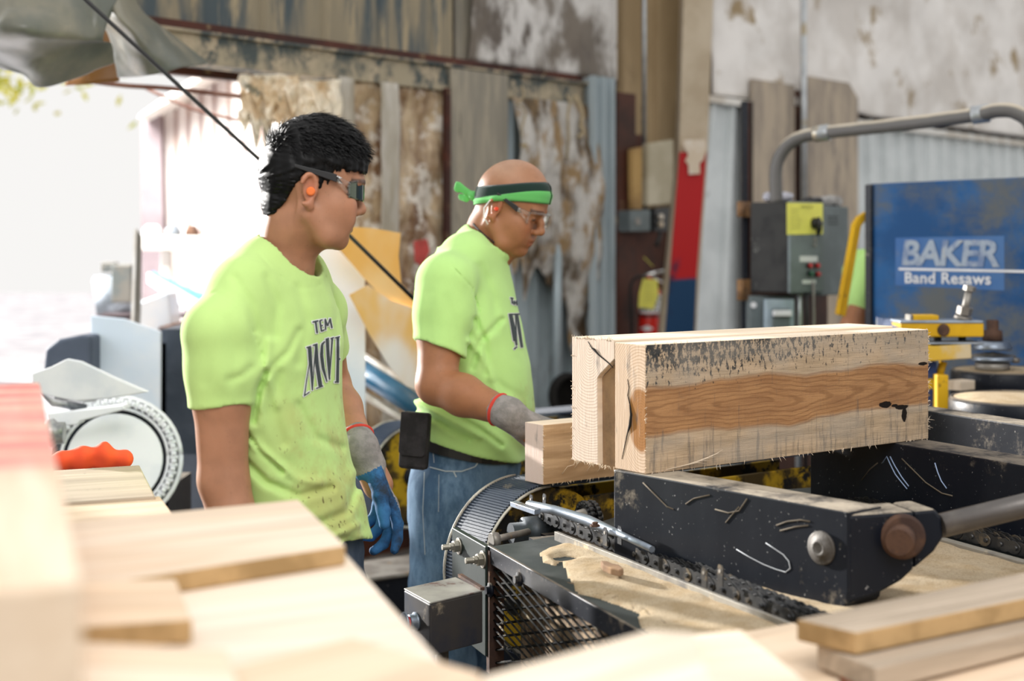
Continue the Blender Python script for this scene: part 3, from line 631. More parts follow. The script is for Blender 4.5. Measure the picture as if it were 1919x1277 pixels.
# legs / skirt under
mb = MB(); mb.box(D(.02, .055, -.42), u_*1.75, v_*.02, UP*.40); mb.build('inner_panel', pm('dusty_inner', (.12, .08, .05), (.42, .31, .20), 16, .9, 0, .5, c3=(.02, .02, .02), sc3=7), table)
for a, b in ((-.1, .12), (1.4, .12), (-.2, 1.6), (1.4, 1.6)):
    mb = MB(); mb.box(D(a, b, -HD), u_*.06, v_*.06, UP*(HD-.01)); mb.build('leg', M['blk'], table)
M['bolt'] = pm('zinc_bolt', (.42, .40, .34), (.3, .28, .23), 20, .4, .7, .3)
def side(px, py, off=0.0):
    k = (px-CX)/F; Z = (O_.dot(v_)-off)/(k*v_.x+v_.y); return P(px, py, Z)
for px, py in ((861, 1024), (906, 1049)):
    c = side(px, py, .012); nn = -v_; m_ = MB(); m_.lathe(c, nn, [(0, .017), (.003, .017), (.0035, .016)], 24)
    m_.lathe(c+nn*.003, nn, [(0, .0125), (.010, .0125), (.011, .010)], 6, smooth=False); m_.lathe(c+nn*.013, nn, [(0, .009), (.007, .0085)], 6, smooth=False)
    m_.lathe(c+nn*.02, nn, [(0, .0062)]+[(.002*i+.001, .0062 if i % 2 else .0052) for i in range(8)]+[(.017, .005)], 16); m_.build('bolt', M['bolt'], table)
# guard of crossed bars
gm = MB(); x0 = 919
def ytop(x): return 1056+(x-925)*.56
def clipbar(p, q):
    pts = []; n = 60
    for i in range(n+1):
        x = p[0]+(q[0]-p[0])*i/n; y = p[1]+(q[1]-p[1])*i/n
        if x >= x0-1 and y >= ytop(x) and y < 1330: pts.append((x, y))
    return (pts[0], pts[-1]) if len(pts) > 2 else None
for j in range(16):
    y0 = 1073+j*24.5; b = clipbar((917, y0), (1420, y0-55))
    if b: gm.tube([side(*b[0], -.006), side(*b[1], -.006)], .0024, 4, flat=(0, 0, 1))
for i in range(-9, 22):
    xs_ = 920+i*24.0; b = clipbar((xs_-60, 1046+i*12-70), (xs_+260, 1046+i*12+300))
    if b: gm.tube([side(*b[0], -.002), side(*b[1], -.002)], .0024, 4, flat=(0, 0, 1))
gm.build('mesh_guard', M['guard'], table)
for px, py, r in ((975, 1086, .013), (921, 1106, .014)):
    c = side(px, py, .004); m_ = MB(); m_.lathe(c, -v_, [(0, r), (.005, r), (.006, r*.6), (.012, r*.55)], 20); m_.build('bolt', M['blk'], table)
# rails
cA = G(1003, 961, HD); cB = G(1468, 1160, HD); cu = (cB-cA).normalized(); cv = V((-cu.y, cu.x, 0)); cv = cv if cv.x > 0 else -cv
M['rail'] = pm('dusty_rail', (.30, .28, .24), (.16, .15, .14), 10, .6, .2, .5, c3=(.5, .42, .3), sc3=8)
ra = G(1042, 998, HD+.015); rb = G(1475, 1168, HD+.015); ru = (rb-ra).normalized()
mb = MB(); mb.box(ra-UP*.02-cv*.004, ru*1.8, cv*.008, UP*.022); mb.box(ra-UP*.018-cv*.0, ru*1.8, cv*.03, UP*.004); mb.build('chain_rail', M['rail'], table, bevel=.001)
mb = MB(); mb.box(cA+cu*.02+cv*.036-UP*.02, cu*1.8, cv*.006, UP*.02); mb.build('chain_rail', M['rail'], table)
mb = MB(); mb.box(cA-cu*.05-cv*.03-UP*.05, cu*2, cv*.07, UP*.025); mb.build('chain_channel', M['blk'], table)
# shaft, hub
M['grimesteel'] = pm('grimy_steel', (.07, .085, .10), (.045, .05, .055), 8, .45, .5, .4, c3=(.3, .24, .17), sc3=7)
hc = P(998, 997, 3.02); mb = MB(); mb.lathe(hc-cv*.02, cv, [(-.03, .022), (0, .022), (.0, .032), (.05, .034), (.05, .03), (.12, .02)], 28); mb.build('shaft_hub', M['grimesteel'], table)
mb = MB(); mb.cyl(P(925, 1012, 2.86), P(990, 997, 2.97), .007, 14); mb.lathe(P(920, 1013, 2.85), (1, .5, .05), [(0, .014), (.006, .016), (.016, .014)], 18); mb.build('shaft', M['steelw'], table)
# roller chain
M['chain'] = pm('oily_chain', (.035, .037, .041), (.07, .07, .07), 20, .35, .6, .2, c3=(.2, .16, .11), sc3=10)
pitch = .0385
def link_mesh(inner):
    m = MB(); X = V((1, 0, 0)); Y = V((0, 1, 0)); w_ = .009 if inner else .0115
    for sgn in (-1, 1):
        for row in (-.013, .013):
            y = row+sgn*w_*.62; pr = []
            for i in range(20):
                t = i/20*2*math.pi; x = math.cos(t); z = math.sin(t); rx = (pitch/2+.011)*x; rz = .0145*z*(1-.34*math.exp(-(rx/.008)**2)); pr.append((rx+pitch/2, y, rz))
            m.prism(pr, (0, .0022*sgn, 0), 0, smooth=True)
    for row in (-.013, .013): m.cyl((0, row-.0055, 0), (0, row+.0055, 0), .0085, 12)
    m.cyl((0, -.026, 0), (0, .026, 0), .0042, 10)
    return m
def chain_path(pts):
    """resample polyline at the pitch"""
    out = [V(pts[0])]; i = 1; cur = V(pts[0])
    while i < len(pts):
        d = V(pts[i])-cur
        if d.length < pitch: i += 1; continue
        cur = cur+d.normalized()*pitch; out.append(cur.copy())
    return out
def roller_chain(pts, side_, label, group='roller chains on the feed table', maxn=60):
    P_ = chain_path(pts)[:maxn]; ch = thing('roller_chain', P_[0], label, 'chain', group); protos = [None, None]
    for i in range(len(P_)-1):
        x = (P_[i+1]-P_[i]).normalized(); y = V(side_).normalized(); z = x.cross(y); M_ = Matrix(((x.x, y.x, z.x, P_[i].x), (x.y, y.y, z.y, P_[i].y), (x.z, y.z, z.z, P_[i].z), (0, 0, 0, 1)))
        k = i % 2
        if protos[k] is None:
            protos[k] = link_mesh(k).build('link', M['chain'], None, Matrix.Identity(4)); o = protos[k]
        else: o = protos[k].copy(); COL.objects.link(o)
        o.parent = ch; o.matrix_basis = wmat(ch).inverted() @ M_
    return ch
def tabs(ch, c, x, y):
    m = MB()
    for s_ in (-.016, .014):
        m.prism([c+x*a+V(y)*s_+UP*b for a, b in [(-.008, .0), (.008, .0), (.008, .028), (.005, .034), (-.005, .034), (-.008, .028)]], V(y)*.002)
        m.lathe(c+V(y)*(s_-.0012)+UP*.024, y, [(0, .003), (.0045, .003)], 10, 1)
    m.build('attachment_tab', [M['chain'], M['steelw']], ch)
zc = .024
w0 = cA+UP*zc; wrap = [w0-cu*.045-UP*.09, w0-cu*.058-UP*.055, w0-cu*.052-UP*.025, w0-cu*.03-UP*.006]
ch = roller_chain(wrap+[w0, w0+cu*1.9], cv, 'long black roller chain running down the table toward the camera', maxn=44)
for px, py in ((1008, 962), (1148, 1027), (1335, 1106)):
    c = G(px, py, HD+.024); tabs(ch, c+UP*.005, cu, cv)
c2a = G(1782, 1012, HD); c2b = G(1919, 1050, HD); c2u = (c2b-c2a).normalized()
roller_chain([c2a-c2u*.3+UP*zc, c2b+c2u*.25+UP*zc], V((-c2u.y, c2u.x, 0)) if -c2u.y > 0 else V((c2u.y, -c2u.x, 0)), 'second black roller chain half buried in sawdust below the push rod')
mb = MB(); cc = V((-c2u.y, c2u.x, 0)); cc = cc if cc.x > 0 else -cc; mb.box(c2a-c2u*.3-cc*.055-UP*.01, c2u*.8, cc*.02, UP*.022); mb.build('chain_rail', M['rail'], table, bevel=.001)
# little sprocket wrapped in chain
sc_ = P(1103, 972, 3.02); sx = V((.45, -.89, 0)).normalized(); circ = []
sy = V((-sx.y, sx.x, 0)); sy = sy if sy.x > 0 else -sy
for i in range(14): t = math.radians(215-i*19); circ.append(sc_+sx*(-.031*math.cos(t))*-1+UP*.031*math.sin(t))
spk = thing('drive_sprocket', sc_, 'small sprocket wrapped in chain beside the black arm', 'sprocket')
mb = MB(); mb.lathe(sc_-sy*.03, sy, [(0, .018), (.02, .022), (.022, .026), (.04, .026), (.042, .015), (.06, .012)], 24); mb.build('hub', M['steelw'], spk)
mb = MB(); 
for p in circ[:13]:
    for r_ in (-.008, .008): mb.lathe(p+sy*(r_-.005), sy, [(0, .0075), (.010, .0075)], 10)
    mb.lathe(p-sy*.016, sy, [(0, .0035), (.032, .0035)], 8)
mb.build('chain_wrap', M['chain'], spk)
# wrench
M['bluesteel'] = pm('bare_steel', (.32, .37, .44), (.22, .26, .32), 10, .38, .7, .15, c3=(.2, .17, .15))
hw = HD+.045
wr = thing('pry_bar', G(1100, 975, hw), 'bare steel pry bar lying along the far side of the chain', 'tool')
mb = MB(); wp = [G(990, 946, hw+.01), G(1040, 957, hw+.008), G(1105, 977, hw), G(1165, 1003, hw+.004), G(1222, 1030, hw+.002)]
mb.tube(wp, [.009, .010, .011, .007, .006], 8, flat=(0, 0, 1)); mb.build('shaft', M['bluesteel'], wr)
mb = MB(); mb.box(G(956, 950, hw+.01), G(1002, 966, hw+.01)-G(956, 950, hw+.01), V((.012, .016, 0)), UP*.010); mb.build('flat_tip', M['bluesteel'], wr, bevel=.001)
c = G(1115, 987, hw+.01); mb = MB(); mb.lathe(c, UP, [(0, .010), (.003, .010), (.003, .006), (.008, .006)], 6, smooth=False); mb.build('bolt', M['rust'], wr)

# ======================= SAWDUST =======================
def pinpoly(x, y, poly):
    c = np.zeros(x.shape, bool); j = len(poly)-1
    for i in range(len(poly)):
        xi, yi = poly[i]; xj, yj = poly[j]
        c ^= ((yi > y) != (yj > y)) & (x < (xj-xi)*(y-yi)/(yj-yi+1e-12)+xi); j = i
    return c
def pdist(x, y, poly):
    d = np.full(x.shape, 9.0)
    for i in range(len(poly)):
        a = np.array(poly[i]); b = np.array(poly[(i+1) % len(poly)]); ba = b-a; t = np.clip(((x-a[0])*ba[0]+(y-a[1])*ba[1])/(ba@ba+1e-12), 0, 1)
        d = np.minimum(d, np.hypot(x-a[0]-t*ba[0], y-a[1]-t*ba[1]))
    return d
def heap(name, pxpoly, h, amp, step, label, mat, edge=.035, rough=.004, islands=(), seed=0):
    poly = [tuple(G(a, b, h).xy) for a, b in pxpoly]; xs = [p[0] for p in poly]; ys = [p[1] for p in poly]
    X, Y = np.meshgrid(np.arange(min(xs)-.02, max(xs)+.02, step), np.arange(min(ys)-.02, max(ys)+.02, step))
    N1 = np.array([[noise.fractal(V((a*14, b*14, seed)), 1, 2, 4) for a, b in zip(r1, r2)] for r1, r2 in zip(X, Y)])
    ins = pinpoly(X, Y, poly); d = np.where(ins, 1, -1)*pdist(X, Y, poly)
    for isl in islands:
        ip = [tuple(G(a, b, h).xy) for a, b in isl]; i2 = pinpoly(X, Y, ip); d = np.minimum(d, np.where(i2, -1, 1)*pdist(X, Y, ip))
    d = d+N1*.004; z = amp*np.clip(d/edge, -1, 1.0)
    z = np.where(d > 0, amp*(1-(1-np.clip(d/edge, 0, 1))**2)*(.85+.15*N1)+.001, -.006)+np.where(d > 0, N1*rough*.35*np.clip(d/edge, 0, 1), 0)
    keep = d > -step*1.5; ny, nx = X.shape; vs = np.stack([X, Y, h+z], -1).reshape(-1, 3); idx = np.arange(nx*ny).reshape(ny, nx)
    k4 = keep[:-1, :-1] & keep[1:, :-1] & keep[:-1, 1:] & keep[1:, 1:]
    q4 = np.stack([idx[:-1, :-1], idx[:-1, 1:], idx[1:, 1:], idx[1:, :-1]], -1)[k4]
    used = np.unique(q4); remap = np.zeros(nx*ny, int); remap[used] = np.arange(len(used)); vs = vs[used]; q4 = remap[q4]
    o0 = V((float(vs[:, 0].mean()), float(vs[:, 1].mean()), h)); me = bpy.data.meshes.new(name)
    me.from_pydata((vs-np.array(o0)).tolist(), [], q4.tolist()); me.polygons.foreach_set('use_smooth', [True]*len(q4)); me.materials.append(mat); me.update()
    o = bpy.data.objects.new(name, me); COL.objects.link(o); o.location = o0; return tag(o, label, 'sawdust', kind='stuff')
q = NT('sawdust'); o = q.obj(); c = q.mix(q.ramp(q.noise(o, 14, 6, .7), .4, .65), (.82, .67, .47), (.68, .51, .31)); c = q.mix(q.ramp(q.noise(o, 260, 5, .8), .50, .66), c, (.50, .35, .19)); c = q.mix(q.ramp(q.noise(o, 90, 5, .8), .66, .72), c, (.18, .10, .05))
M['sawdust'] = q.out(c, .95, 0, q.bump(q.math('ADD', q.noise(o, 320, 5, .8), q.noise(o, 60, 5, .7)), 1.0, .006), Specular_IOR_Level=.1)
heap('sawdust', [(1061, 1017), (1030, 1027), (1010, 1039), (1020, 1055), (1040, 1062), (1052, 1052), (1058, 1068), (1064, 1083), (1084, 1113), (1110, 1120), (1138, 1130), (1165, 1138), (1195, 1150), (1199, 1177), (1240, 1200), (1330, 1260), (1560, 1300), (1540, 1215), (1490, 1178), (1400, 1142), (1300, 1102), (1200, 1062), (1130, 1034), (1085, 1016)], HD, .008, .0045, 'drift of pale sawdust on the dark deck left of the chain', M['sawdust'], islands=[[(1036, 1047), (1060, 1044), (1080, 1048), (1064, 1053), (1042, 1053)]], rough=.004)
heap('sawdust', [(1190, 1040), (1330, 1092), (1500, 1165), (1640, 1230), (1800, 1300), (2100, 1300), (2100, 1080), (1919, 1062), (1800, 1030), (1770, 1020), (1700, 1010), (1400, 1000), (1250, 1010)], HD, .010, .008, 'broad sawdust layer on the deck under and right of the black arm', M['sawdust'], seed=4, rough=.005)
# chips and chunk
mb = MB(); cpt = G(1145, 1072, HD+.015); rr = V((1, 1, 1))
mb.prism([cpt+V((a, b, 0)) for a, b in [(-.016, .034), (-.004, .030), (.004, .012), (.014, .004), (.020, -.028), (.012, -.038), (-.002, -.024), (-.014, .002)]], UP*.012)
tag(mb.build('wood_chunk', M['bark'], bevel=.002), 'small grey wood chunk sitting in the sawdust drift', 'wood chunk')
mb = MB()
for i in range(150):
    px, py = random.uniform(1060, 1420), random.uniform(1020, 1180)
    if py < 1017+(px-1060)*.36 or py > 1080+(px-1060)*.42: 
        p = G(px, py, HD+.014); t = random.uniform(0, 3.14)
        if 0 < py-(1035+(px-1060)*.40) < 60: mb.tube([p, p+V((math.cos(t), math.sin(t), .2))*random.uniform(.004, .02)], [.0007, .0003], 4)
if mb.v: tag(mb.build('wood_shavings', M['bark']), 'scattered thin splinters on the sawdust drift', 'splinters', kind='stuff')

# ======================= JUNCTION BOX =======================
jb = thing('push_button_box', side(850, 1150, .06), 'small dark steel box with red push button bolted to the table side', 'control box')
M['boxsteel'] = pm('grubby_box_steel', (.012, .022, .045), (.05, .045, .042), 4, .5, .0, .2, c3=(.3, .25, .18), sc3=9, t3=(.6, .7))
M['boxtop'] = pm('pale_box_top', (.36, .35, .31), (.24, .23, .21), 7, .5, .3, .2, c3=(.12, .05, .04))
bh = .835; c0 = G(905, 1108, bh); c1 = G(806, 1131, bh); c2 = G(757, 1104, bh)
X1 = c0-c1; Y1 = c2-c1; Y1.z = 0; X1.z = 0
mb = MB(); mb.box(c1-UP*.097, X1, Y1, UP*.095); mb.build('box_body', M['boxsteel'], jb, bevel=.003)
mb = MB(); mb.box(c1-UP*.002, X1, Y1, UP*.003); mb.build('box_lid', M['boxtop'], jb, bevel=.001)
cb = (c1+c2)/2-UP*.047; nn = (Y1.cross(UP)).normalized(); nn = nn if nn.x < 0 else -nn
mb = MB(); mb.lathe(cb, nn, [(0, .017), (.004, .017), (.005, .014), (.015, .014), (.016, .012)], 24); mb.build('button_ring', M['bluesteel'], jb)
mb = MB(); mb.lathe(cb+nn*.012, nn, [(0, .011), (.007, .011), (.008, .009)], 24); mb.build('push_button', flat('red_button', (.5, .01, .015), .25), jb)
mb = MB(); mb.lathe(cb+nn*.022, nn, [(0, .019), (.002, .020), (.004, .019)], 24); mb.build('guard_ring', M['bluesteel'], jb)
mb = MB(); q0 = c1+Y1*.7+X1*.25-UP*.09; 
cdt = c1+X1*.45+Y1*.45-UP*.115; mb.tube([cdt+UP*.02, cdt-UP*.05, cdt-UP*.25+V((.01, 0, 0)), cdt-UP*.5], .0125, 14); mb.lathe(cdt+UP*.03, -UP, [(0, .022), (.02, .022), (.025, .015)], 18)
mb.build('cable_conduit', pm('dusty_conduit', (.25, .22, .18), (.12, .11, .1), 12, .8, 0, .5), jb)
mb = MB(); hp = G(880, 1098, bh+.01); mb.box(G(858, 1082, bh), G(900, 1108, bh)-G(858, 1082, bh), V((.008, .004, 0)), UP*.006); mb.build('hinge_strip', M['rust'], jb)

# ======================= BELT CONVEYORS =======================
M['belt'] = pm('blue_black_rubber', (.03, .045, .075), (.045, .06, .085), 10, .5, 0, .2, c3=(.2, .18, .15), sc3=8, t3=(.66, .74))
M['yelgrime'] = pm('grimy_yellow', (.46, .29, .015), (.06, .04, .012), 11, .6, 0, .4, c3=(.01, .01, .01), sc3=14, t3=(.5, .58), lo=.42, hi=.55)
M['rim'] = pm('pale_rim', (.6, .58, .5), (.3, .28, .24), 9, .5, .2, .2)
def belt_conveyor(T, a, b, r, w, length, label, ridge=.0028, nr=60, house=True, lab_group='belt conveyors'):
    """T: top of near rim, a: run direction, b: away across the belt"""
    th = thing('belt_conveyor', (T.x, T.y, 0), label, 'conveyor', lab_group); c = T-UP*r
    path = []; per = .0072
    L = length; n = int(L/per)
    for i in range(n, 0, -1): path.append((c+a*(i*per)+UP*r, UP))
    m = int(math.pi*r/per)
    for i in range(m+1):
        t = math.pi/2+math.pi*i/m; nrm = a*math.cos(t)+UP*math.sin(t); path.append((c+nrm*r, nrm))
    for i in range(1, 20): path.append((c+a*(i*per*3)-UP*r, -UP))
    vs, fs = [], []
    for i, (p, nr_) in enumerate(path):
        for dz in (0, ridge) if False else (0,): pass
        tn = (path[min(i+1, len(path)-1)][0]-path[max(i-1, 0)][0]).normalized()
        for q_, hgt in ((-.25, 0), (-.12, ridge), (.22, ridge), (.35, 0)):
            pp = p+tn*(q_*per)+nr_*hgt; vs += [pp, pp+b*w]
    fs = [(2*i, 2*i+1, 2*i+3, 2*i+2) for i in range(len(vs)//2-1)]
    mb = MB(); mb.add(vs, fs); ins = []
    # thickness edge
    k = len(vs); inner = []
    for i, (p, nr_) in enumerate(path): inner += [p-nr_*.006, p-nr_*.006+b*w]
    mb.add([path[i][0] for i in range(len(path))]+[path[i][0]-path[i][1]*.007 for i in range(len(path))], [(i, i+1, len(path)+i+1, len(path)+i) for i in range(len(path)-1)])
    mb.build('belt', M['belt'], th)
    mb = MB(); pts_o = [];
    for off, s0 in ((-.002, 0), (w-.002, 0)):
        ring = [c+b*off+(a*math.cos(math.pi/2+math.pi*i/30)+UP*math.sin(math.pi/2+math.pi*i/30))*(r-.004 if off < .01 else r+.003) for i in range(31)]
        mb.tube(ring, .0035, 6)
    mb.build('belt_rim', M['rim'], th)
    mb = MB(); mb.lathe(c+b*.008, b, [(0, r-.012), (.004, r-.008), (w-.02, r-.008), (w-.016, .01)], 48, 0); mb.lathe(c-b*.01, b, [(0, .03), (.03, .035)], 20, 1); mb.build('drum', [M['yelgrime'], M['blk']], th)
    if house:
        mb = MB(); mb.box(c+a*(r*.55)+b*.002-UP*.12, a*(L-r), b*.01, UP*(.12+r*.80)); mb.box(c+a*(r*.3)+b*w-UP*.12, a*(L-r), b*.01, UP*(.12+r*.8)); mb.build('side_frame', M['yelgrime'], th, bevel=.002)
        mb = MB(); mb.box(c+a*.1+b*.02-UP*(c.z), a*.06, b*(w-.04), UP*(c.z-.05)); mb.box(c+a*(L*.8)+b*.02-UP*(c.z), a*.06, b*(w-.04), UP*(c.z-.05)); mb.build('stand', M['blk'], th)
    return th
TB = G(1030, 905, .958); TB.z = .9545
belt_conveyor(TB, A_, B_, .19, .13, 1.0, 'ridged black belt conveyor with curved end and yellow grimy side, under the short timber')

mb = MB(); mb.tube([TB-A_*.06+B_*.04+V((0, 0, -.012)), TB-A_*.095+B_*.015+V((0, 0, -.03))], [.0022, .0015], 5); tag(mb.build('wood_splinter', M['pine']), 'single pale splinter lying on the curved ridged belt', 'splinter')
# ======================= PEOPLE =======================
def rz(a): return Matrix.Rotation(math.radians(a), 4, 'Z')
def ry(a): return Matrix.Rotation(math.radians(a), 4, 'Y')
def axis(fine, coarse, lo, hi, flo, fhi):
    out = []; x = lo
    while x < hi: out.append(x); x += fine if flo <= x <= fhi else coarse
    return np.array(out, np.float32)
def SM(S, M_, f, lo, hi, k=.008, mode='u'):
    """apply fn f(x,y,z) given in the frame M_ inside local bounds lo..hi"""
    cs = [M_ @ V((a, b, c)) for a in (lo[0], hi[0]) for b in (lo[1], hi[1]) for c in (lo[2], hi[2])]
    I = M_.inverted()
    def g(X, Y, Z): return f(I[0][0]*X+I[0][1]*Y+I[0][2]*Z+I[0][3], I[1][0]*X+I[1][1]*Y+I[1][2]*Z+I[1][3], I[2][0]*X+I[2][1]*Y+I[2][2]*Z+I[2][3])
    S.fn(g, [min(c[i] for c in cs) for i in range(3)], [max(c[i] for c in cs) for i in range(3)], k, mode)
def cr(zs, vals, z):
    """smooth interpolation of a table"""
    zs = np.array(zs, float); o = np.argsort(zs); zs = zs[o]; v = np.array(vals, float)[o]; t = np.linspace(zs[0], zs[-1], 200); y = np.interp(t, zs, v)
    k = np.hanning(15); k /= k.sum(); y2 = np.convolve(np.pad(y, 7, 'edge'), k, 'valid'); return np.interp(z, t, y2)
def head(S, Mh, face, nose, W=1.0, ears=True, chin_w=.024, full=0.0):
    R = Mh.to_3x3(); Rt = [[R[i][j] for j in range(3)] for i in range(3)]
    def e(c, r, k=.008, mode='u'): S.ell(Mh @ V(c), r, k, mode, Rt)
    def c_(pts, rs, k=.008, mode='u', fl=None): S.chain([Mh @ V(p) for p in pts], rs, k, mode, (R @ V(fl[0]), fl[1]) if fl else None)
    e((.010, 0, .045), (.086, .074*W, .082)); e((-.005, 0, .035), (.078, .076*W, .07), .02)
    fz = [p[1] for p in face]; fx = [p[0] for p in face]
    wz = [-.108, -.10, -.09, -.075, -.055, -.03, 0, .03, .06, .09]; ww = [.012, chin_w, .036+full*.5, .049+full, .059+full, .066+full*.5, .069, .067, .062, .045]
    def f(x, y, z):
        xf = cr(fz, fx, z); w = cr(wz, ww, z)*W; xc = .012; a = np.maximum(xf-xc, .01); n = 2.35
        q = ((np.maximum(x-xc, 0)/a)**n+(np.abs(y)/w)**n)**(1/n); q2 = np.sqrt((np.minimum(x-xc, 0)/.06)**2+0*y)
        d = (q-1)*np.minimum(a, w)*.9; d = np.maximum(d, (-x-.02)); return np.maximum(d, np.maximum(z-.085, -.104-z))
    SM(S, Mh, f, (-.04, -.10, -.125), (.13, .10, .11), .012)
    for s in (-1, 1):
        c_([(.0, s*.062*W, -.045), (.03, s*(.052+full)*W, -.082), (.055, s*.026*W, -.092)], [.016, .014, .014], .016)
        e((.055, s*.044*W, -.022), (.024, .018, .018), .03); e((.040, s*.044*W, -.052), (.034, .018, .034), .03)   # cheek
        c_([(.086, s*.040*W, .014), (fx[0]*0+.092, s*.014, .016)], [.008, .009], .012)  # brow
        e((nose[0]-.010, s*.033*W, -.004), (.010, .014, .010), .014, 's')  # socket
        e((nose[0]-.034, s*.032*W, -.003), (.0135, .013, .0115), .002)     # eyeball and lids
    nx, nz = nose
    c_([(nx-.024, 0, .008), (nx-.014, 0, nz+.022), (nx-.008, 0, nz+.004)], [.007, .008, .0095], .008)
    e((nx-.009, 0, nz+.001), (.011, .0115, .0095), .006)
    for s in (-1, 1): e((nx-.017, s*.0125, nz-.003), (.010, .008, .008), .005); e((nx-.012, s*.0068, nz-.0125), (.0055, .0035, .004), .003, 's')
    lx = float(cr(fz, fx, -.058)); mz = -.0635
    e((lx-.016, 0, mz+.0065), (.0165, .026, .0062), .006); e((lx-.0175, 0, mz-.0062), (.0160, .024, .0068), .006)
    c_([(lx-.020, -.025, mz-.002), (lx-.001, -.009, mz), (lx+.001, 0, mz-.0005), (lx-.001, .009, mz), (lx-.020, .025, mz-.002)], [.0012, .0018, .0018, .0018, .0012], .0015, 's')
    if ears:
        for s in (-1, 1):
            b = V((-.004, s*.076*W, .0)); ring = []
            for i in range(15):
                t = math.radians(150-i*20); ring.append(b+V((.0135*math.cos(t)+.003*math.sin(t), s*(.007-.005*math.cos(t)), .0265*math.sin(t)+.002*math.cos(t))))
            c_(ring[:14], [.0042]*14, .003)
            e(b+V((.002, s*.000, .0)), (.0115, .005, .023), .004); e(b+V((.003, s*.0085, .004)), (.0075, .006, .014), .003, 's')
            e(b+V((.004, s*.004, -.029)), (.008, .0045, .009), .006); e(b+V((.013, s*.001, -.004)), (.004, .005, .007), .003)
def hand(S, w, d, pn, side, sc=1.0, curl=(20, 25, 30, 35), r=.0095, thumb=(30, 20), k=.006, spread=.02, cuff=None):
    """w wrist, d toward the fingers, pn palm normal, side toward the thumb"""
    w, d = V(w), V(d).normalized(); pn = V(pn); pn = (pn-d*pn.dot(d)).normalized(); sd = d.cross(pn); sd = sd if sd.dot(V(side)) > 0 else -sd
    P3 = lambda a, b, c: w+(d*a+sd*b+pn*c)*sc
    S.chain([P3(0, 0, 0), P3(.03, .0, 0), P3(.085, -.002, 0)], [.027*sc, .032*sc, .040*sc], k*2, flat=(pn, .46))
    S.cap(P3(.02, .018, .006), P3(.06, .028, .010), .016*sc, .014*sc, k*2)
    L = [(.044, .027, .022), (.048, .031, .024), (.045, .029, .022), (.036, .022, .019)]
    for i in range(4):
        y = .029-.0195*i; p = P3(.086-(.004 if i in (0, 2) else (.012 if i == 3 else 0)), y, 0); dd = (d+sd*(spread*(1.5-i))).normalized(); a = math.radians(curl[i]); prev = p; pts = [p]; ang = a*.8
        for l in L[i]:
            v = dd*math.cos(ang)+pn*math.sin(ang); prev = prev+v*l*sc; pts.append(prev); ang += a
        S.chain(pts, [r*1.12*sc, r*1.05*sc, r*.98*sc, r*.85*sc], .004)
    t0 = P3(.025, .026, .006); a = math.radians(thumb[0]); t1d = (d*math.cos(a)*.9+sd*math.sin(a)+pn*.35).normalized(); t1 = t0+t1d*.040*sc; b = math.radians(thumb[1]); t2d = (t1d+d*.3+pn*.3*math.sin(b)).normalized(); t2 = t1+t2d*.032*sc; t3 = t2+(t2d+d*.15+pn*.2).normalized()*.024*sc
    S.chain([t0, t1, t2, t3], [.017*sc, .0145*sc, .0125*sc, .0105*sc], .008)
def skin_mat(name, c, dark, rough=.5):
    q = NT(name); o = q.obj(); a = q.n('ShaderNodeVertexColor', layer_name='Col').outputs[0]
    base = q.mix(q.ramp(q.noise(o, 30, 4), .35, .7), c, tuple(x*.88 for x in c)); base = q.mix(q.ramp(q.noise(o, 140, 3), .66, .74), base, tuple(x*.72 for x in c))
    base = q.mix(1.0, base, a, 'MULTIPLY')
    return q.out(base, q.math('ADD', rough-.06, q.math('MULTIPLY', q.noise(o, 60, 3), .12)), 0, q.bump(q.noise(o, 350, 4), .12, .0006), Subsurface_Weight=.12, Subsurface_Radius=(.012, .004, .002), Specular_IOR_Level=.42)
def cloth_mat(name, c, dirt=None, weave=900, dirtlo=.6, region=None):
    q = NT(name); o = q.obj(); base = q.mix(q.ramp(q.noise(o, 9, 4), .35, .7), c, tuple(x*.93 for x in c))
    base = q.mix(q.math('MULTIPLY', q.noise(q.mp(o, (1, 1, .25)), weave*.6, 2), .16), base, tuple(x*.7 for x in c))
    if dirt:
        m = q.ramp(q.noise(o, 5.5, 5, .65), .42, .62); x, y, z = q.sep(o)
        if region:
            (zl, zh, xl) = region; m = q.math('MULTIPLY', m, q.math('MULTIPLY', q.math('MULTIPLY', q.ramp(z, zh, zh-.1), q.ramp(z, zl-.1, zl)), q.ramp(x, xl-.06, xl+.06)))
        base = q.mix(q.math('MULTIPLY', m, .62), base, dirt)
        sp = q.ramp(q.noise(q.mp(o, (1, 1, .6)), 110, 3, .6), .64, .68); base = q.mix(q.math('MULTIPLY', sp, q.math('MULTIPLY', m, 1.0)), base, tuple(v*.35 for v in dirt))
    hb = q.math('ADD', q.math('MULTIPLY', q.noise(o, weave, 2), .25), q.noise(q.mp(o, (1, 1, .5)), 22, 4))
    return q.out(base, .9, 0, q.bump(hb, .25, .003), Specular_IOR_Level=.15, Sheen_Weight=.15)
def denim_mat(name, c, c2):
    q = NT(name); o = q.obj(); base = q.mix(q.ramp(q.noise(q.mp(o, (1.4, 1.4, .5)), 7, 6, .7), .40, .60), c, c2)
    base = q.mix(q.math('MULTIPLY', q.noise(q.mp(o, (1, 1, 2.2)), 420, 2), .5), base, tuple(v*.45 for v in c))
    return q.out(base, .85, 0, q.bump(q.math('ADD', q.noise(o, 600, 2), q.noise(o, 30, 4)), .3, .003), Specular_IOR_Level=.15)
M['skinY'] = skin_mat('young_skin', (.43, .205, .115), None); M['skinO'] = skin_mat('tanned_skin', (.36, .155, .072), None)
M['limeY'] = cloth_mat('lime_cotton_dusty', (.55, .79, .27), dirt=(.42, .36, .12), region=(.7, 1.28, .03))
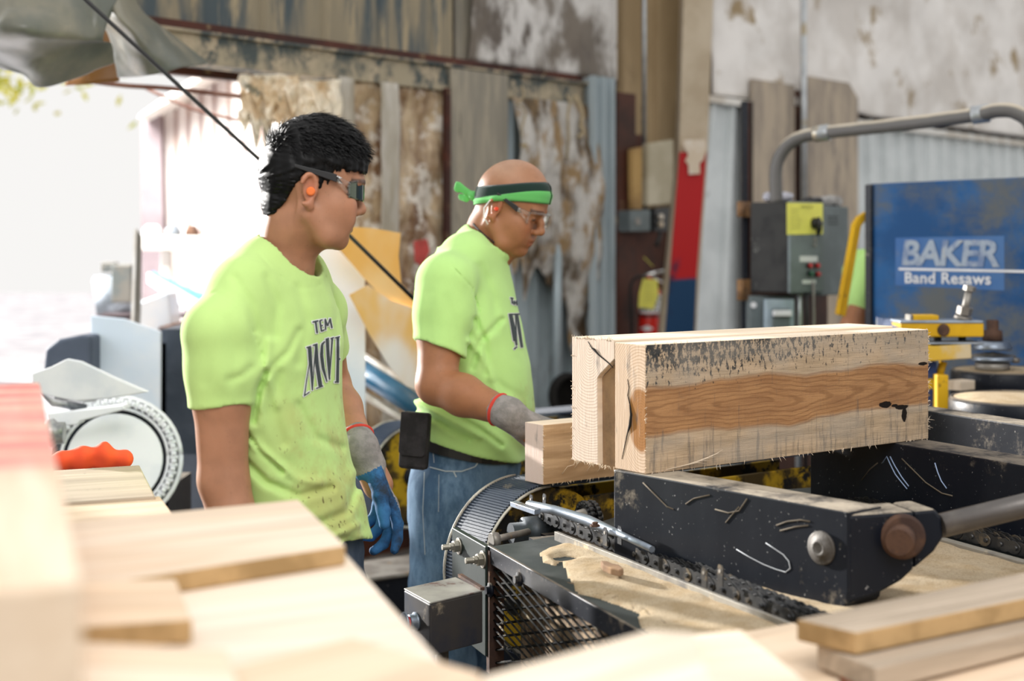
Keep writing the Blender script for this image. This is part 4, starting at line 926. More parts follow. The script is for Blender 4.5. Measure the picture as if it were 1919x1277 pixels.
M['limeO'] = cloth_mat('lime_cotton', (.50, .79, .27), dirt=(.40, .38, .14), region=(1.02, 1.2, .13))
M['denim'] = denim_mat('blue_denim', (.055, .11, .19), (.16, .26, .38)); M['denimD'] = denim_mat('dark_denim', (.05, .075, .12), (.09, .12, .17))
M['gloveGrey'] = pm('grey_knit', (.30, .28, .27), (.22, .21, .2), 40, .95, 0, .8, bd=.0015); M['gloveBlue'] = pm('blue_latex', (.04, .16, .36), (.02, .085, .21), 14, .75, 0, .9, c3=(.02, .028, .04), sc3=7, t3=(.46, .62), bd=.0015)
M['redcuff'] = flat('red_elastic', (.62, .05, .03), .8)
M['hair'] = None
q = NT('black_hair'); q.out((.0035, .0035, .004), .48, 0, Specular_IOR_Level=.2); M['hair'] = q.mat
M['orange'] = flat('orange_foam', (.95, .22, .05), .8); M['blackplastic'] = flat('black_plastic', (.012, .012, .013), .4)
M['boot'] = pm('work_boot', (.06, .04, .025), (.1, .07, .04), 9, .8, 0, .4)
q = NT('clear_plastic'); q.out((.95, .97, .97), .04, 0, Transmission_Weight=.96, IOR=1.25); M['clear'] = q.mat
q = NT('mirror_lens'); q.out((.10, .12, .09), .05, .75); M['lens'] = q.mat
q = NT('clear_lens'); q.out((.93, .95, .96), .03, 0, Transmission_Weight=1.0, IOR=1.04, Alpha=.35); M['clearlens'] = q.mat
def head_cols(Mh, kind, lx):
    I = np.array(Mh.inverted())
    def f(vs):
        p = vs @ I[:3, :3].T+I[:3, 3]; x, y, z = p.T; c = np.ones((len(vs), 3)); g = lambda d, w: np.exp(-(d/w)**2)
        inh = (np.abs(y) < .12) & (z > -.13) & (x > -.13) & (x < .15)
        lip = np.clip(g(z+.0635, .0105)*(x > lx-.022)*(np.abs(y) < .026)*.8, 0, .7)*inh; lc = np.array([.95, .62, .6]) if kind == 'y' else np.array([.9, .62, .55]); c = c*(1-lip[:, None])+lip[:, None]*lc
        br = g(z-(.0175+.002*0), .0045)*(x > .055)*(np.abs(y) > .010)*(np.abs(y) < .052)*inh; br = np.clip(br*1.2, 0, .85); c *= (1-br[:, None]*np.array([.9, .9, .88]))
        eye = ((x > .062) & (np.abs(np.abs(y)-.032) < .011) & (np.abs(z+.004) < .0032)).astype(float)*inh; c *= (1-.75*eye[:, None])
        cheek = g(z+.03, .02)*g(np.abs(y)-.045, .02)*(x > .03)*inh; c *= 1+cheek[:, None]*np.array([.06, -.04, -.05])
        earm = (np.abs(y) > .077)*g(z, .03)*g(x, .02)*inh; c *= 1+earm[:, None]*np.array([.12, -.08, -.08])
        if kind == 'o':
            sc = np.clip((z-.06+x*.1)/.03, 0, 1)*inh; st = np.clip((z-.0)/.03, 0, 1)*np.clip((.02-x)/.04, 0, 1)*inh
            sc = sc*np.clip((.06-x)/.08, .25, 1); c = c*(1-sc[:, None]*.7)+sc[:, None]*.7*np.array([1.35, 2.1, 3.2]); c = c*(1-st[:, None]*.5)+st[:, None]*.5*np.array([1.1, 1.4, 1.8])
        return c
    return f
def person_empty(org, label, group=None): return thing('person', org, label, 'person', group)
def torso_fn(zs, cx, cy, af, ab, b, hd, n=2.4):
    ch, sh = math.cos(math.radians(hd)), math.sin(math.radians(hd))
    def f(X, Y, Z):
        z = Z; x = X-cr(zs, cx, z); y = Y-cr(zs, cy, z); fw = x*ch+y*sh; lf = -x*sh+y*ch
        a = np.where(fw > 0, cr(zs, af, z), cr(zs, ab, z)); w = cr(zs, b, z); q = ((np.abs(fw)/a)**n+(np.abs(lf)/w)**n)**(1/n)
        return (q-1)*np.minimum(a, w)
    return f
def stroke_mesh(bvh, M_, strokes, wadd, off, z=4.0):
    """strokes in picture pixels pressed onto a garment surface"""
    mb = MB(); I = M_.inverted(); o = I @ V((0, 0, H))
    def hit(px, py):
        d = (I.to_3x3() @ (P(px, py, 1.0)-V((0, 0, H)))).normalized(); h, nrm, _, _ = bvh.ray_cast(o, d, 8.0)
        return None if h is None or nrm.dot(d) > -.03 else M_ @ (h+nrm*off)
    for st in strokes:
        for i in range(len(st)-1):
            (x0, y0, w0), (x1, y1, w1) = st[i], st[i+1]; L = math.hypot(x1-x0, y1-y0); n = max(2, int(L/1.2)); tx, ty = (x1-x0)/L, (y1-y0)/L
            x0 -= tx*wadd; y0 -= ty*wadd; x1 += tx*wadd; y1 += ty*wadd; rows = []
            m = 4
            for k in range(n+1):
                t = k/n; w = (w0+(w1-w0)*t)/2+wadd; rows.append([hit(x0+(x1-x0)*t-ty*w*(2*j/m-1), y0+(y1-y0)*t+tx*w*(2*j/m-1)) for j in range(m+1)])
            for k in range(n):
                for j in range(m):
                    qd = [rows[k][j], rows[k+1][j], rows[k+1][j+1], rows[k][j+1]]
                    if any(p is None for p in qd): continue
                    if max((qd[a]-qd[b]).length for a in range(4) for b in range(a)) > .02: continue
                    mb.add(qd, [(0, 1, 2, 3)])
    return mb
def bvh_of(o): return BVHTree.FromPolygons([v.co[:] for v in o.data.vertices], [p.vertices[:] for p in o.data.polygons])
M['ink'] = flat('dark_ink', (.045, .06, .065), .8); M['inkw'] = flat('white_ink', (.85, .87, .84), .8)

def pxfold(O, folds):
    """folds: list of (polyline px, width px, amplitude m (+ dents, - raises)); only on the camera side of ymax"""
    folds = [(a, b, c*(1.7 if abs(c) > .0029 else 1)) for a, b, c in folds]
    def f(X, Y, Z):
        yy = Y+O.y; px = CX+F*(X+O.x)/yy; py = HY+F*(H-Z-O.z)/yy; out = 0
        for pl, w, amp in folds:
            d = 1e9
            for (a0, b0), (a1, b1) in zip(pl[:-1], pl[1:]):
                dx, dy = a1-a0, b1-b0; t = np.clip(((px-a0)*dx+(py-b0)*dy)/(dx*dx+dy*dy), 0, 1); d = np.minimum(d, (px-a0-t*dx)**2+(py-b0-t*dy)**2)
            out = out+amp*(np.exp(-d/w**2)-.45*np.exp(-d/(2.4*w)**2))
        return out
    return f
# ---------- the young man ----------
def build_young():
    O = V((-.42, 2.57, 0)); root = person_empty(O, 'young man with black hair, dark glasses and orange earplug, lime T-shirt, gloved hand hanging')
    L = lambda *a: V(a)-O
    Mh = Matrix.Translation(L(-.366, 2.56, 1.579)) @ rz(10) @ ry(1)
    hd = -20; hr = math.radians(hd); f_ = V((math.cos(hr), math.sin(hr), 0)); l_ = V((-math.sin(hr), math.cos(hr), 0))
    rsh, lsh = L(-.494, 2.405, 1.335), L(-.378, 2.735, 1.355); rel, rwr = L(-.487, 2.40, 1.085), L(-.42, 2.36, .85); lel, lwr = L(-.372, 2.90, 1.20), L(-.293, 2.75, 1.09)
    xs = axis(.0026, .0055, -.24, .42, -.07, .18); ys = axis(.0028, .0055, -.30, .42, -.12, .10); zs = np.concatenate([np.arange(0, .80, .012), np.arange(.80, 1.44, .005), np.arange(1.44, 1.74, .0026)])
    S = SDF(xs, ys, zs)
    face = [(.080, .085), (.089, .06), (.092, .03), (.088, .012), (.079, -.004), (.079, -.03), (.080, -.045), (.083, -.054), (.080, -.0635), (.077, -.071), (.069, -.079), (.069, -.088), (.060, -.098), (.045, -.106)]
    head(S, Mh, face[::-1], (.1015, -.034), 1.0, chin_w=.023)
    nb = L(-.418, 2.57, 1.43)
    S.chain([Mh @ V((-.018, 0, -.01)), Mh @ V((-.022, 0, -.06)), nb, nb-V((0.01, 0, .05))], [.054, .052, .054, .048], .02)
    S.chain([rsh+V((.005, .02, .02)), nb+V((-.02, 0, .0)), lsh+V((0, -.02, .02))], [.045, .05, .045], .03)
    zt = [.80, .93, 1.05, 1.2, 1.33, 1.42]; 
    S.fn(torso_fn(zt, [.0, .005, .0, -.015, -.02, -.01], [0]*6, [.085, .085, .085, .09, .075, .03], [.085, .085, .08, .09, .08, .05], [.14, .14, .135, .14, .13, .08], hd), (-.2, -.2, .8), (.2, .2, 1.43), .03)
    S.chain([rsh, (rsh+rel)/2+V((0, 0, .01)), rel, (rel*.6+rwr*.4), rwr], [.05, .047, .041, .042, .028], .015)
    S.chain([lsh, (lsh+lel)/2, lel, (lel*.6+lwr*.4), lwr], [.05, .044, .040, .040, .028], .015)
    hd2 = V((.42, .02, -.9)).normalized()
    for w, d in ((rwr, V((.15, 0, -1))), (lwr, hd2)): S.chain([w, w+d.normalized()*.08], [.027, .03], .01)
    for s in (-1, 1):
        hip = V((.02, 0, .84))+l_*s*.085; knee = V((.03, 0, .47))+l_*s*.095; ank = V((-.01, 0, .09))+l_*s*.1
        S.chain([hip, knee, knee*.6+ank*.4, ank, ank+f_*.10+V((0, 0, -.05))], [.075, .052, .05, .036, .034], .03)
    body = sdf_obj('body', S, M['skinY'], root, smooth=1, colfn=head_cols(Mh, 'y', .082)); del S
    # T-shirt
    S = SDF(np.arange(-.24, .30, .0040), np.arange(-.28, .34, .0042), np.arange(.86, 1.54, .0042))
    S.chain([rsh, rsh*.6+nb*.4+V((0, 0, .030)), rsh*.25+nb*.75+V((0, 0, .032)), nb+V((0, 0, .02)), lsh*.5+nb*.5+V((0, 0, .03)), lsh], [.057, .054, .050, .055, .048, .056], .035)
    send = rsh+(rel-rsh)*.50; S.chain([rsh+V((-.006, -.004, -.004)), rsh+(rel-rsh)*.25, send+V((-.001, 0, -.03))], [.056, .0565, .0545], .02)
    lend = lsh+(lel-lsh)*.6; S.chain([lsh, lend], [.052, .052], .03)
    ad_ = (rel-rsh).normalized()
    for Ms, rr in ((rotframe(send, f_, -ad_), .0445), (rotframe(lend, f_, -(lel-lsh).normalized()), .0440)):
        SM(S, Ms, lambda x, y, z: np.maximum(np.sqrt(x*x+y*y)-.09, np.maximum(z-.10*x, -z-.14)), (-.1, -.1, -.15), (.1, .1, .02), .002, 's')
        SM(S, Ms, lambda x, y, z: np.maximum(np.sqrt(x*x+y*y)-rr, np.maximum(-z-.07, z-.012)), (-.08, -.08, -.07), (.08, .08, .05), .003, 's')
    Ms = rotframe(send, f_, -ad_)
    for zz, r1, r2 in ((.003, .0515, .0026), (.024, .0535, .0010)): S.chain([Ms @ V((r1*math.cos(t), r1*math.sin(t), zz+.10*r1*math.cos(t))) for t in np.linspace(0, 2*math.pi, 25)], [r2]*25, .003)
    zt = [.88, .93, 1.0, 1.1, 1.2, 1.3, 1.37, 1.41, 1.44, 1.47]
    S.fn(torso_fn(zt, [.032, .030, .022, .000, -.014, -.018, -.018, -.016, -.012, -.01], [0]*10, [.130, .130, .122, .112, .110, .116, .110, .096, .078, .045], [.12, .12, .115, .11, .112, .112, .1, .09, .06, .04], [.150, .150, .148, .150, .158, .165, .150, .13, .10, .05], hd, 2.3), (-.26, -.26, .86), (.28, .28, 1.47), .022)
    def dsp(X, Y, Z):
        th = np.arctan2(Y, X+.02); low = np.clip((1.12-Z)/.2, 0, 1); t = np.sin(9*th+14*Z+2*np.sin(7*Z+3*th))*.0030*low
        return t+.0012*np.sin(55*X+30*Z+2*np.sin(24*Y))*np.cos(38*Y-22*Z)
    S.disp(dsp)
    S.disp(pxfold(O, [([(400, 548), (430, 560), (465, 600), (490, 660), (496, 700)], 2.2, .0028),          # armhole seam
        ([(500, 700), (485, 730), (476, 790)], 7, .007), ([(505, 640), (500, 700), (520, 760)], 8, -.004), ([(497, 700), (540, 660), (560, 620)], 7, .004),
        ([(452, 800), (490, 850), (530, 885)], 5, .007), ([(455, 860), (500, 905), (560, 930), (620, 915)], 8, .007), ([(470, 830), (520, 870), (560, 900), (600, 905)], 8, -.005),
        ([(540, 965), (590, 985), (650, 960), (672, 900)], 9, .007), ([(560, 1000), (620, 1010), (670, 985)], 8, -.006), ([(600, 1035), (640, 1010), (680, 1015)], 7, .005),
        ([(480, 470), (512, 508), (556, 538), (592, 541), (610, 520)], 2.2, .0026), ([(500, 520), (520, 570), (515, 630)], 9, .003), ([(440, 520), (470, 570), (480, 620)], 9, .003), ([(405, 590), (390, 650), (384, 715)], 12, .0028), ([(425, 600), (440, 660), (436, 720)], 13, .0028), ([(470, 690), (452, 705), (430, 712)], 8, .003),
        ([(560, 540), (575, 600), (560, 680)], 10, .003), ([(560, 760), (590, 820), (640, 840)], 9, .004), ([(520, 700), (510, 770), (530, 830)], 12, .004), ([(610, 520), (628, 570), (632, 640)], 6, .003)]))
    # neck opening and hem
    cc = L(-.406, 2.566, 1.451); Mc = Matrix.Translation(cc) @ rz(hd+2) @ ry(29)
    SM(S, Mc, lambda x, y, z: np.maximum((np.sqrt((x/.064)**2+(y/.068)**2)-1)*.06, np.maximum(-z-.034, z-.12)), (-.08, -.08, -.05), (.08, .08, .14), .004, 's')
    ring = [Mc @ V((.0680*math.cos(t), .0720*math.sin(t), -.004)) for t in np.linspace(0, 2*math.pi, 33)]; S.chain(ring, [.0060]*33, .004, flat=(Mc.to_3x3() @ V((0, 0, 1)), 1.7))
    S.fn(lambda X, Y, Z: Z-(.945+.012*np.sin(18*X+12*Y)), (-.3, -.3, .8), (.35, .35, .975), .003, 's')
    shirt = sdf_obj('t_shirt', S, M['limeY'], root, smooth=1, label='lime T-shirt with dark lettering on the chest and sawdust on the belly'); del S
    # lettering
    z_ = lambda pts: [(540+x/4.914, 540+y/4.914, w/4.914) for x, y, w in pts]
    st = [z_([(218, 316, 15), (270, 303, 15)]), z_([(246, 312, 17), (260, 416, 17)]),
          z_([(284, 298, 15), (300, 402, 15)]), z_([(284, 300, 12), (309, 294, 12)]), z_([(292, 348, 11), (312, 344, 11)]), z_([(298, 398, 14), (326, 386, 14)]),
          z_([(337, 388, 13), (334, 285, 15)]), z_([(334, 290, 13), (356, 350, 12), (378, 282, 12)]), z_([(378, 282, 15), (395, 370, 15)]),
          z_([(163, 551, 12), (203, 537, 12)]), z_([(183, 545, 20), (188, 700, 8), (163, 850, 9), (144, 990, 12)]), z_([(196, 545, 22), (205, 740, 24), (216, 942, 12)]), z_([(217, 930, 9), (230, 730, 9), (248, 525, 13)]),
          z_([(220, 530, 12), (262, 515, 12)]), z_([(250, 520, 24), (258, 700, 34), (290, 905, 36)]), z_([(138, 996, 9), (190, 958, 12)]), z_([(250, 925, 10), (314, 902, 12)]),
          z_([(330, 492, 12), (305, 520, 22), (300, 620, 30), (315, 740, 28), (350, 865, 9)]),
          z_([(337, 474, 12), (368, 463, 12)]), z_([(352, 470, 30), (362, 660, 28), (373, 845, 12)]), z_([(372, 845, 8), (385, 660, 11), (398, 468, 16)]), z_([(382, 468, 12), (412, 457, 12)]),
          z_([(420, 462, 10), (468, 448, 12)]), z_([(450, 455, 26), (450, 650, 24), (446, 862, 26)]), z_([(420, 866, 12), (458, 868, 12)]), z_([(450, 656, 10), (470, 652, 20)])]
    bv = bvh_of(shirt); Mr = wmat(root)
    stroke_mesh(bv, Mr, st, 1.6, .0012).build('lettering_outline', M['inkw'], shirt, wmat(shirt)); stroke_mesh(bv, Mr, st, 0, .0020).build('lettering', M['ink'], shirt, wmat(shirt), label='dark letters reading TEM over MOVE')
    # jeans
    S = SDF(np.arange(-.2, .26, .006), np.arange(-.24, .26, .006), np.arange(.06, 1.0, .007))
    S.fn(torso_fn([.78, .85, .92, .97], [.035]*4, [0]*4, [.105, .105, .1, .095], [.11, .11, .1, .09], [.145, .145, .14, .135], hd), (-.2, -.2, .78), (.25, .25, .97), .02)
    for s in (-1, 1):
        hip = V((.035, 0, .84))+l_*s*.08; knee = V((.04, 0, .47))+l_*s*.092; ank = V((-.005, 0, .12))+l_*s*.1
        S.chain([hip, knee, ank], [.088, .066, .056], .02)
    S.disp(lambda X, Y, Z: .003*np.sin(60*Z+20*X+3*np.sin(25*Y)))
    sdf_obj('jeans', S, M['denimD'], root, label='dark blue jeans'); del S
    # gloves
    for nm, w, d, pn, sd, cu, th in (('glove', lwr, hd2, V((-.75, -.45, -.3)), V((-.1, -1, 0)), (16, 30, 42, 48), (22, 20)), ('glove', rwr, V((.18, .05, -1)), V((.1, 1, 0)), V((1, 0, 0)), (15, 18, 20, 24), (25, 20))):
        c = w+V(d).normalized()*.06; S = SDF(np.arange(c.x-.12, c.x+.14, .0028), np.arange(c.y-.12, c.y+.12, .0028), np.arange(c.z-.19, c.z+.13, .0028))
        hand(S, w+V(d).normalized()*.035, d, pn, sd, 1.0, cu, .0105, th, spread=.05)
        e_ = (w-(lel if w is lwr else rel)).normalized(); S.chain([w-e_*.025, w, w+V(d).normalized()*.04], [.034, .033, .033], .012)
        S.disp(lambda X, Y, Z: .0006*np.sin(260*Z+60*X)*np.cos(180*Y))
        n_ = V(d).normalized(); pnn = V(pn).normalized()
        mf = lambda cv_, w=w, n_=n_, pnn=pnn: (((cv_-np.array(w)) @ np.array(n_) > .045) & (((cv_-np.array(w)) @ np.array(pnn)) > -.012)).astype(int)
        g = sdf_obj(nm, S, [M['gloveGrey'], M['gloveBlue']], root, smooth=1, matfn=mf, label='grey knit glove with blue coated palm'); del S
        mb = MB(); c0 = O+w-e_*.026; u1 = e_.orthogonal().normalized(); u2 = e_.cross(u1); mb.tube([c0+(u1*math.cos(t)+u2*math.sin(t))*.033 for t in np.linspace(0, 2*math.pi, 25)], .0042, 8); mb.build('cuff_band', M['redcuff'], g, wmat(g))
    # boots
    for s in (-1, 1):
        b0 = O+V((-.01, 0, 0))+l_*s*.1; mb = MB(); mb.prism([b0+f_*a+l_*b+UP*.0 for a, b in [(-.09, -.045), (.08, -.05), (.19, -.035), (.21, 0), (.19, .035), (.08, .05), (-.09, .045)]], UP*.03)
        mb.lathe(b0+UP*.03, UP, [(0, .06), (.06, .055), (.16, .052), (.17, .05)], 20); mb.lathe(b0+f_*.07+UP*.028, f_+V((0, 0, -.12)), [(-.04, .05), (0, .048), (.08, .036), (.12, .015)], 18); mb.build('boot', M['boot'], root)
    # hair
    hl = lambda x: np.where(x < -.02, -.048+0*x, 0)+0
    S = SDF(np.arange(-.20+.054, .25, .0032), np.arange(-.14, .12, .0032), np.arange(1.46, 1.76, .0032))
    def capf(x, y, z):
        k0 = np.sqrt(((x-.010)/.0925)**2+(y/.0805)**2+((z-.045)/.0885)**2); d = (k0-1)*.083
        k1 = np.sqrt(((x+.006)/.085)**2+(y/.0815)**2+((z-.032)/.078)**2); d = np.minimum(d, (k1-1)*.08)
        k2 = np.sqrt(((x+.024)/.060)**2+(y/.062)**2+((z+.02)/.055)**2); d = np.minimum(d, (k2-1)*.055)
        line = np.interp(x, [-.10, -.062, -.035, -.022, -.012, .012, .016, .030, .036, .06, .10], [-.045, -.046, -.012, .012, .026, .026, -.016, -.014, .030, .036, .040]); line = line+.003*np.sin(x*900)*np.cos(y*700)
        return np.maximum(d, (line-z)*.8)
    SM(S, Mh, capf, (-.12, -.12, -.09), (.14, .12, .16), .002)
    def bulk(x, y, z):
        k0 = np.sqrt(((x-.014)/.091)**2+(y/.082)**2+((z-.055)/.082)**2); d = (k0-1)*.082
        line = np.interp(x, [-.1, 0, .04, .08, .1, .12], [.045, .05, .048, .038, .034, .032]); return np.maximum(d, (line-z)*.8)
    SM(S, Mh, bulk, (-.12, -.12, 0), (.14, .12, .16), .012)
    def hd_(X, Y, Z): return .0016*np.sin(150*X+40*np.sin(30*Z))*np.sin(170*Z+90*Y)+.0012*np.sin(320*X+200*Y)
    S.disp(hd_)
    hair = sdf_obj('hair', S, M['hair'], root, smooth=0); del S
    mb = MB(); R3 = Mh.to_3x3(); hv = bvh_of(hair); Ii = 0
    ctr = Mh @ V((.012, 0, .045))
    vs = []; fs = []
    rnd = random.Random(3)
    for _ in range(7500):
        t = rnd.uniform(0, 2*math.pi); ph = rnd.uniform(-.25, 1.5); d0 = V((math.cos(t)*math.cos(ph), math.sin(t)*math.cos(ph), math.sin(ph))); dw = R3 @ d0
        h, nr, _, _ = hv.ray_cast(ctr+dw*.2, -dw, .3)
        if h is None: continue
        hl_ = Mh.inverted() @ h; top = max(0, min(1, (hl_.z-.045)/.04)); crown = max(0, min(1, (-.035-hl_.x)/.03))*top
        ln = (.005+.019*top*(1-.3*crown))*rnd.uniform(.6, 1.25)
        fl = V((.9, (hl_.y)*4, -.35-.8*max(0, hl_.x)*6))*(1-crown)+V((.1, hl_.y*3, .5))*crown; fl = R3 @ fl.normalized()
        if top < .3: fl = R3 @ V((.1, 0, -1)); ln = rnd.uniform(.003, .007)
        dd = (fl*(.9)+nr*(.12+.20*top+.35*crown)+V((rnd.gauss(0, .16), rnd.gauss(0, .16), rnd.gauss(0, .16)))).normalized(); wv = dd.cross(nr).normalized()*(.0006+.0006*top)
        p0 = h-nr*.002; p1 = p0+dd*ln*.55+nr*.0006; p2 = p0+dd*ln+(-nr)*.002*top; b = len(vs); q_ = [p0-wv, p0+wv, p1+wv*.8, p1-wv*.8, p2]
        vs += [O+a for a in q_]; fs += [(b, b+1, b+2, b+3), (b+3, b+2, b+4)]
    mb.add(vs, fs); mb.build('hair_strands', M['hair'], root)
    return root, Mh, O
YR, YMh, YO = build_young()
def glasses(root, Mh, O, lensmat, framemat, lens_x, zc, hh, wide, temple, name_label, tilt=0):
    g = bpy.data.objects.new('safety_glasses', None); COL.objects.link(g); g.parent = root; g.matrix_basis = Mh @ Matrix.Translation((0, 0, 0)); g['label'] = name_label
    T = wmat(g); 
    def lf(u, v, th=0):
        y = wide*(2*u-1); x = lens_x-.030*abs(y/wide)**2.2+th; notch = .016*math.exp(-(y/.012)**2); lo = zc-hh+notch+.006*abs(y/wide)**4; hi = zc+hh-.005*abs(y/wide)**4; return T @ V((x, y, lo+(hi-lo)*v))
    mb = MB(); mb.grid(lf, 36, 10, thick=T.to_3x3() @ V((.0022, 0, 0))); mb.build('lens', lensmat, g, T)
    mb = MB(); mb.tube([lf(u, 1.0, .001) for u in np.linspace(0, 1, 30)], .0024, 6); 
    if framemat is not None:
        for s in (0, 1):
            mb.tube([lf(s, v, .0) for v in np.linspace(0, 1, 5)], .003, 6); 
            e = lf(s, .9); t0 = T @ V((temple[1][0], (1 if s else -1)*temple[1][1], temple[1][2])); mb.tube([e, (e+t0)/2, t0], [.0045, .005, .0055], 8); e = lf(s, .2); mb.tube([e, (e+t0)/2, t0], [.0025, .003, .004], 6)
        mb.build('clear_frame', framemat, g, T)
    for s in (-1, 1):
        mb = MB(); a = T @ V((temple[0][0], s*temple[0][1], temple[0][2])); b = T @ V((temple[1][0], s*temple[1][1], temple[1][2])); up = T.to_3x3() @ V((0, 0, 1)); sd = T.to_3x3() @ V((0, 1, 0))
        w0, w1 = .0028, .0072; mb.prism([a-up*w0, b-up*w1, b+up*w1, a+up*w0], sd*.003*s); mb.build('temple', M['blackplastic'], g, T, bevel=.001)
    return g
glasses(YR, YMh, YO, M['lens'], M['clear'], .098, .000, .0185, .064, ((-.028, .087, .040), (.046, .0775, .020)), 'dark mirrored safety glasses with clear frame')
mb = MB(); e0 = wmat(YR) @ YMh; yv = (e0.to_3x3() @ V((0, 1, 0))); c = e0 @ V((.001, -.082, -.004))
mb.lathe(c+yv*.004, -yv, [(-.006, .006), (.0, .007), (.006, .008), (.008, .0075), (.009, .005)], 20); mb.build('earplug', M['orange'], YR)

# ---------- the older man ----------
def build_older():
    O = V((-.11, 3.58, 0)); root = person_empty(O, 'older man in green headband and clear glasses, lime T-shirt, hand on the short timber')
    L = lambda *a: V(a)-O
    Mh = Matrix.Translation(L(-.0144, 3.58, 1.575)) @ rz(-18) @ ry(18)
    hd = -14; hr = math.radians(hd); f_ = V((math.cos(hr), math.sin(hr), 0)); l_ = V((-math.sin(hr), math.cos(hr), 0))
    rsh, lsh = L(-.158, 3.40, 1.385), L(-.090, 3.755, 1.375); rel, rwr = L(-.178, 3.335, 1.155), L(-.006, 3.215, 1.10); lel, lwr = L(-.07, 3.90, 1.14), L(-.012, 3.67, 1.04)
    xs = axis(.0028, .006, -.30, .36, -.03, .26); ys = axis(.003, .006, -.48, .44, -.13, .12); zs = np.concatenate([np.arange(0, .85, .012), np.arange(.85, 1.44, .006), np.arange(1.44, 1.72, .0028)])
    S = SDF(xs, ys, zs)
    face = [(.085, .085), (.094, .06), (.097, .03), (.094, .014), (.084, -.004), (.085, -.03), (.088, -.045), (.091, -.054), (.090, -.0635), (.089, -.071), (.083, -.080), (.085, -.090), (.080, -.100), (.058, -.110)]
    head(S, Mh, face[::-1], (.1125, -.031), 1.03, chin_w=.030, full=.004)
    nb = L(-.070, 3.585, 1.455)
    S.chain([Mh @ V((-.015, 0, -.01)), Mh @ V((-.02, 0, -.07)), nb, nb-V((0.03, 0, .05))], [.060, .060, .060, .05], .02)
    S.chain([Mh @ V((.045, 0, -.085)), Mh @ V((.015, 0, -.10)), nb+V((.028, 0, .0))], [.028, .034, .034], .02)
    S.chain([rsh+V((.0, .02, .02)), nb+V((-.03, 0, .0)), lsh+V((0, -.02, .02))], [.05, .055, .05], .03)
    zt = [.85, .98, 1.1, 1.25, 1.35, 1.43]
    S.fn(torso_fn(zt, [-.01, .0, .01, -.0, -.02, -.01], [0]*6, [.10, .11, .12, .10, .08, .03], [.11, .11, .10, .10, .08, .05], [.155, .155, .15, .15, .14, .08], hd), (-.2, -.22, .85), (.22, .22, 1.44), .03)
    S.chain([rsh, (rsh+rel)/2, rel+V((0, 0, .0)), rel*.62+rwr*.38, rwr], [.056, .055, .046, .047, .030], .018)
    S.chain([lsh, (lsh+lel)/2, lel, lel*.6+lwr*.4, lwr], [.056, .053, .045, .044, .030], .018)
    S.chain([rwr, rwr+V((.06, .02, -.05))], [.028, .03], .01); S.chain([lwr, lwr+V((-.02, -.03, -.08))], [.028, .03], .01)
    for s in (-1, 1):
        hip = V((-.02, 0, .88))+l_*s*.09; knee = V((-.04, 0, .48))+l_*s*.10; ank = V((-.06, 0, .09))+l_*s*.11
        S.chain([hip, knee, knee*.6+ank*.4, ank, ank+f_*.10+V((0, 0, -.05))], [.085, .058, .055, .038, .036], .03)
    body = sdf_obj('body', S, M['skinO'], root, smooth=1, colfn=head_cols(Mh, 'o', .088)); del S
    S = SDF(np.arange(-.26, .30, .0044), np.arange(-.30, .30, .0046), np.arange(.90, 1.58, .0044))
    S.chain([rsh, rsh*.5+nb*.5+V((-.0, 0, .030)), nb+V((-.012, 0, .018)), lsh*.5+nb*.5+V((0, 0, .025)), lsh], [.066, .055, .060, .055, .064], .04)
    ad_ = (rel-rsh).normalized(); send = rsh+ad_*.155; S.chain([rsh+V((-.0, -.008, .01)), rsh+ad_*.06, send+ad_*.03], [.068, .068, .065], .025)
    lend = lsh+(lel-lsh).normalized()*.16; S.chain([lsh, lend], [.060, .060], .03)
    for Ms, rr in ((rotframe(send, f_, -ad_), .0530), (rotframe(lend, f_, -(lel-lsh).normalized()), .051)):
        SM(S, Ms, lambda x, y, z: np.maximum(np.sqrt(x*x+y*y)-.10, np.maximum(z+.30*x, -z-.15)), (-.11, -.11, -.16), (.11, .11, .04), .002, 's')
        SM(S, Ms, lambda x, y, z: np.maximum(np.sqrt(x*x+y*y)-rr, np.maximum(-z-.08, z-.012)), (-.08, -.08, -.08), (.08, .08, .05), .003, 's')
    zt = [.92, .98, 1.04, 1.1, 1.18, 1.27, 1.36, 1.42, 1.47]
    S.fn(torso_fn(zt, [.0, .0, .002, .005, .004, -.002, -.012, -.016, -.008], [0]*9, [.135, .148, .158, .158, .148, .134, .124, .118, .10], [.135, .138, .137, .124, .118, .120, .115, .1, .06], [.168, .172, .172, .168, .168, .172, .165, .15, .11], hd, 2.25), (-.26, -.28, .90), (.28, .28, 1.48), .022)
    def dsp(X, Y, Z):
        low = np.clip((1.16-Z)/.10, 0, 1); return .0022*low*np.sin(85*(Z+.42*X)+3*np.sin(12*X+9*Y))+.0012*np.sin(50*X-30*Z+2*np.sin(24*Y))*np.cos(34*Y+26*Z)
    S.disp(dsp)
    S.disp(pxfold(O, [([(848, 500), (885, 540), (900, 590), (890, 640)], 2, .003), ([(885, 690), (900, 640), (940, 600)], 6, .006), ([(880, 640), (905, 670), (935, 740)], 7, -.005), ([(890, 600), (910, 640), (912, 700)], 6, .005),
        ([(765, 735), (830, 765), (900, 805), (940, 835)], 5, .006), ([(755, 752), (820, 790), (880, 825)], 5, .005), ([(790, 725), (860, 745), (930, 790)], 6, -.005), ([(760, 745), (830, 780), (900, 820)], 5, -.005),
        ([(775, 690), (800, 720), (850, 735)], 5, .005), ([(745, 768), (775, 775), (800, 790)], 4, .004), ([(805, 550), (800, 600), (802, 635)], 10, .0028), ([(835, 560), (850, 600), (852, 640)], 10, .0028), ([(930, 720), (975, 745), (995, 790)], 9, .003), ([(900, 500), (925, 560), (930, 620)], 9, .003)]))
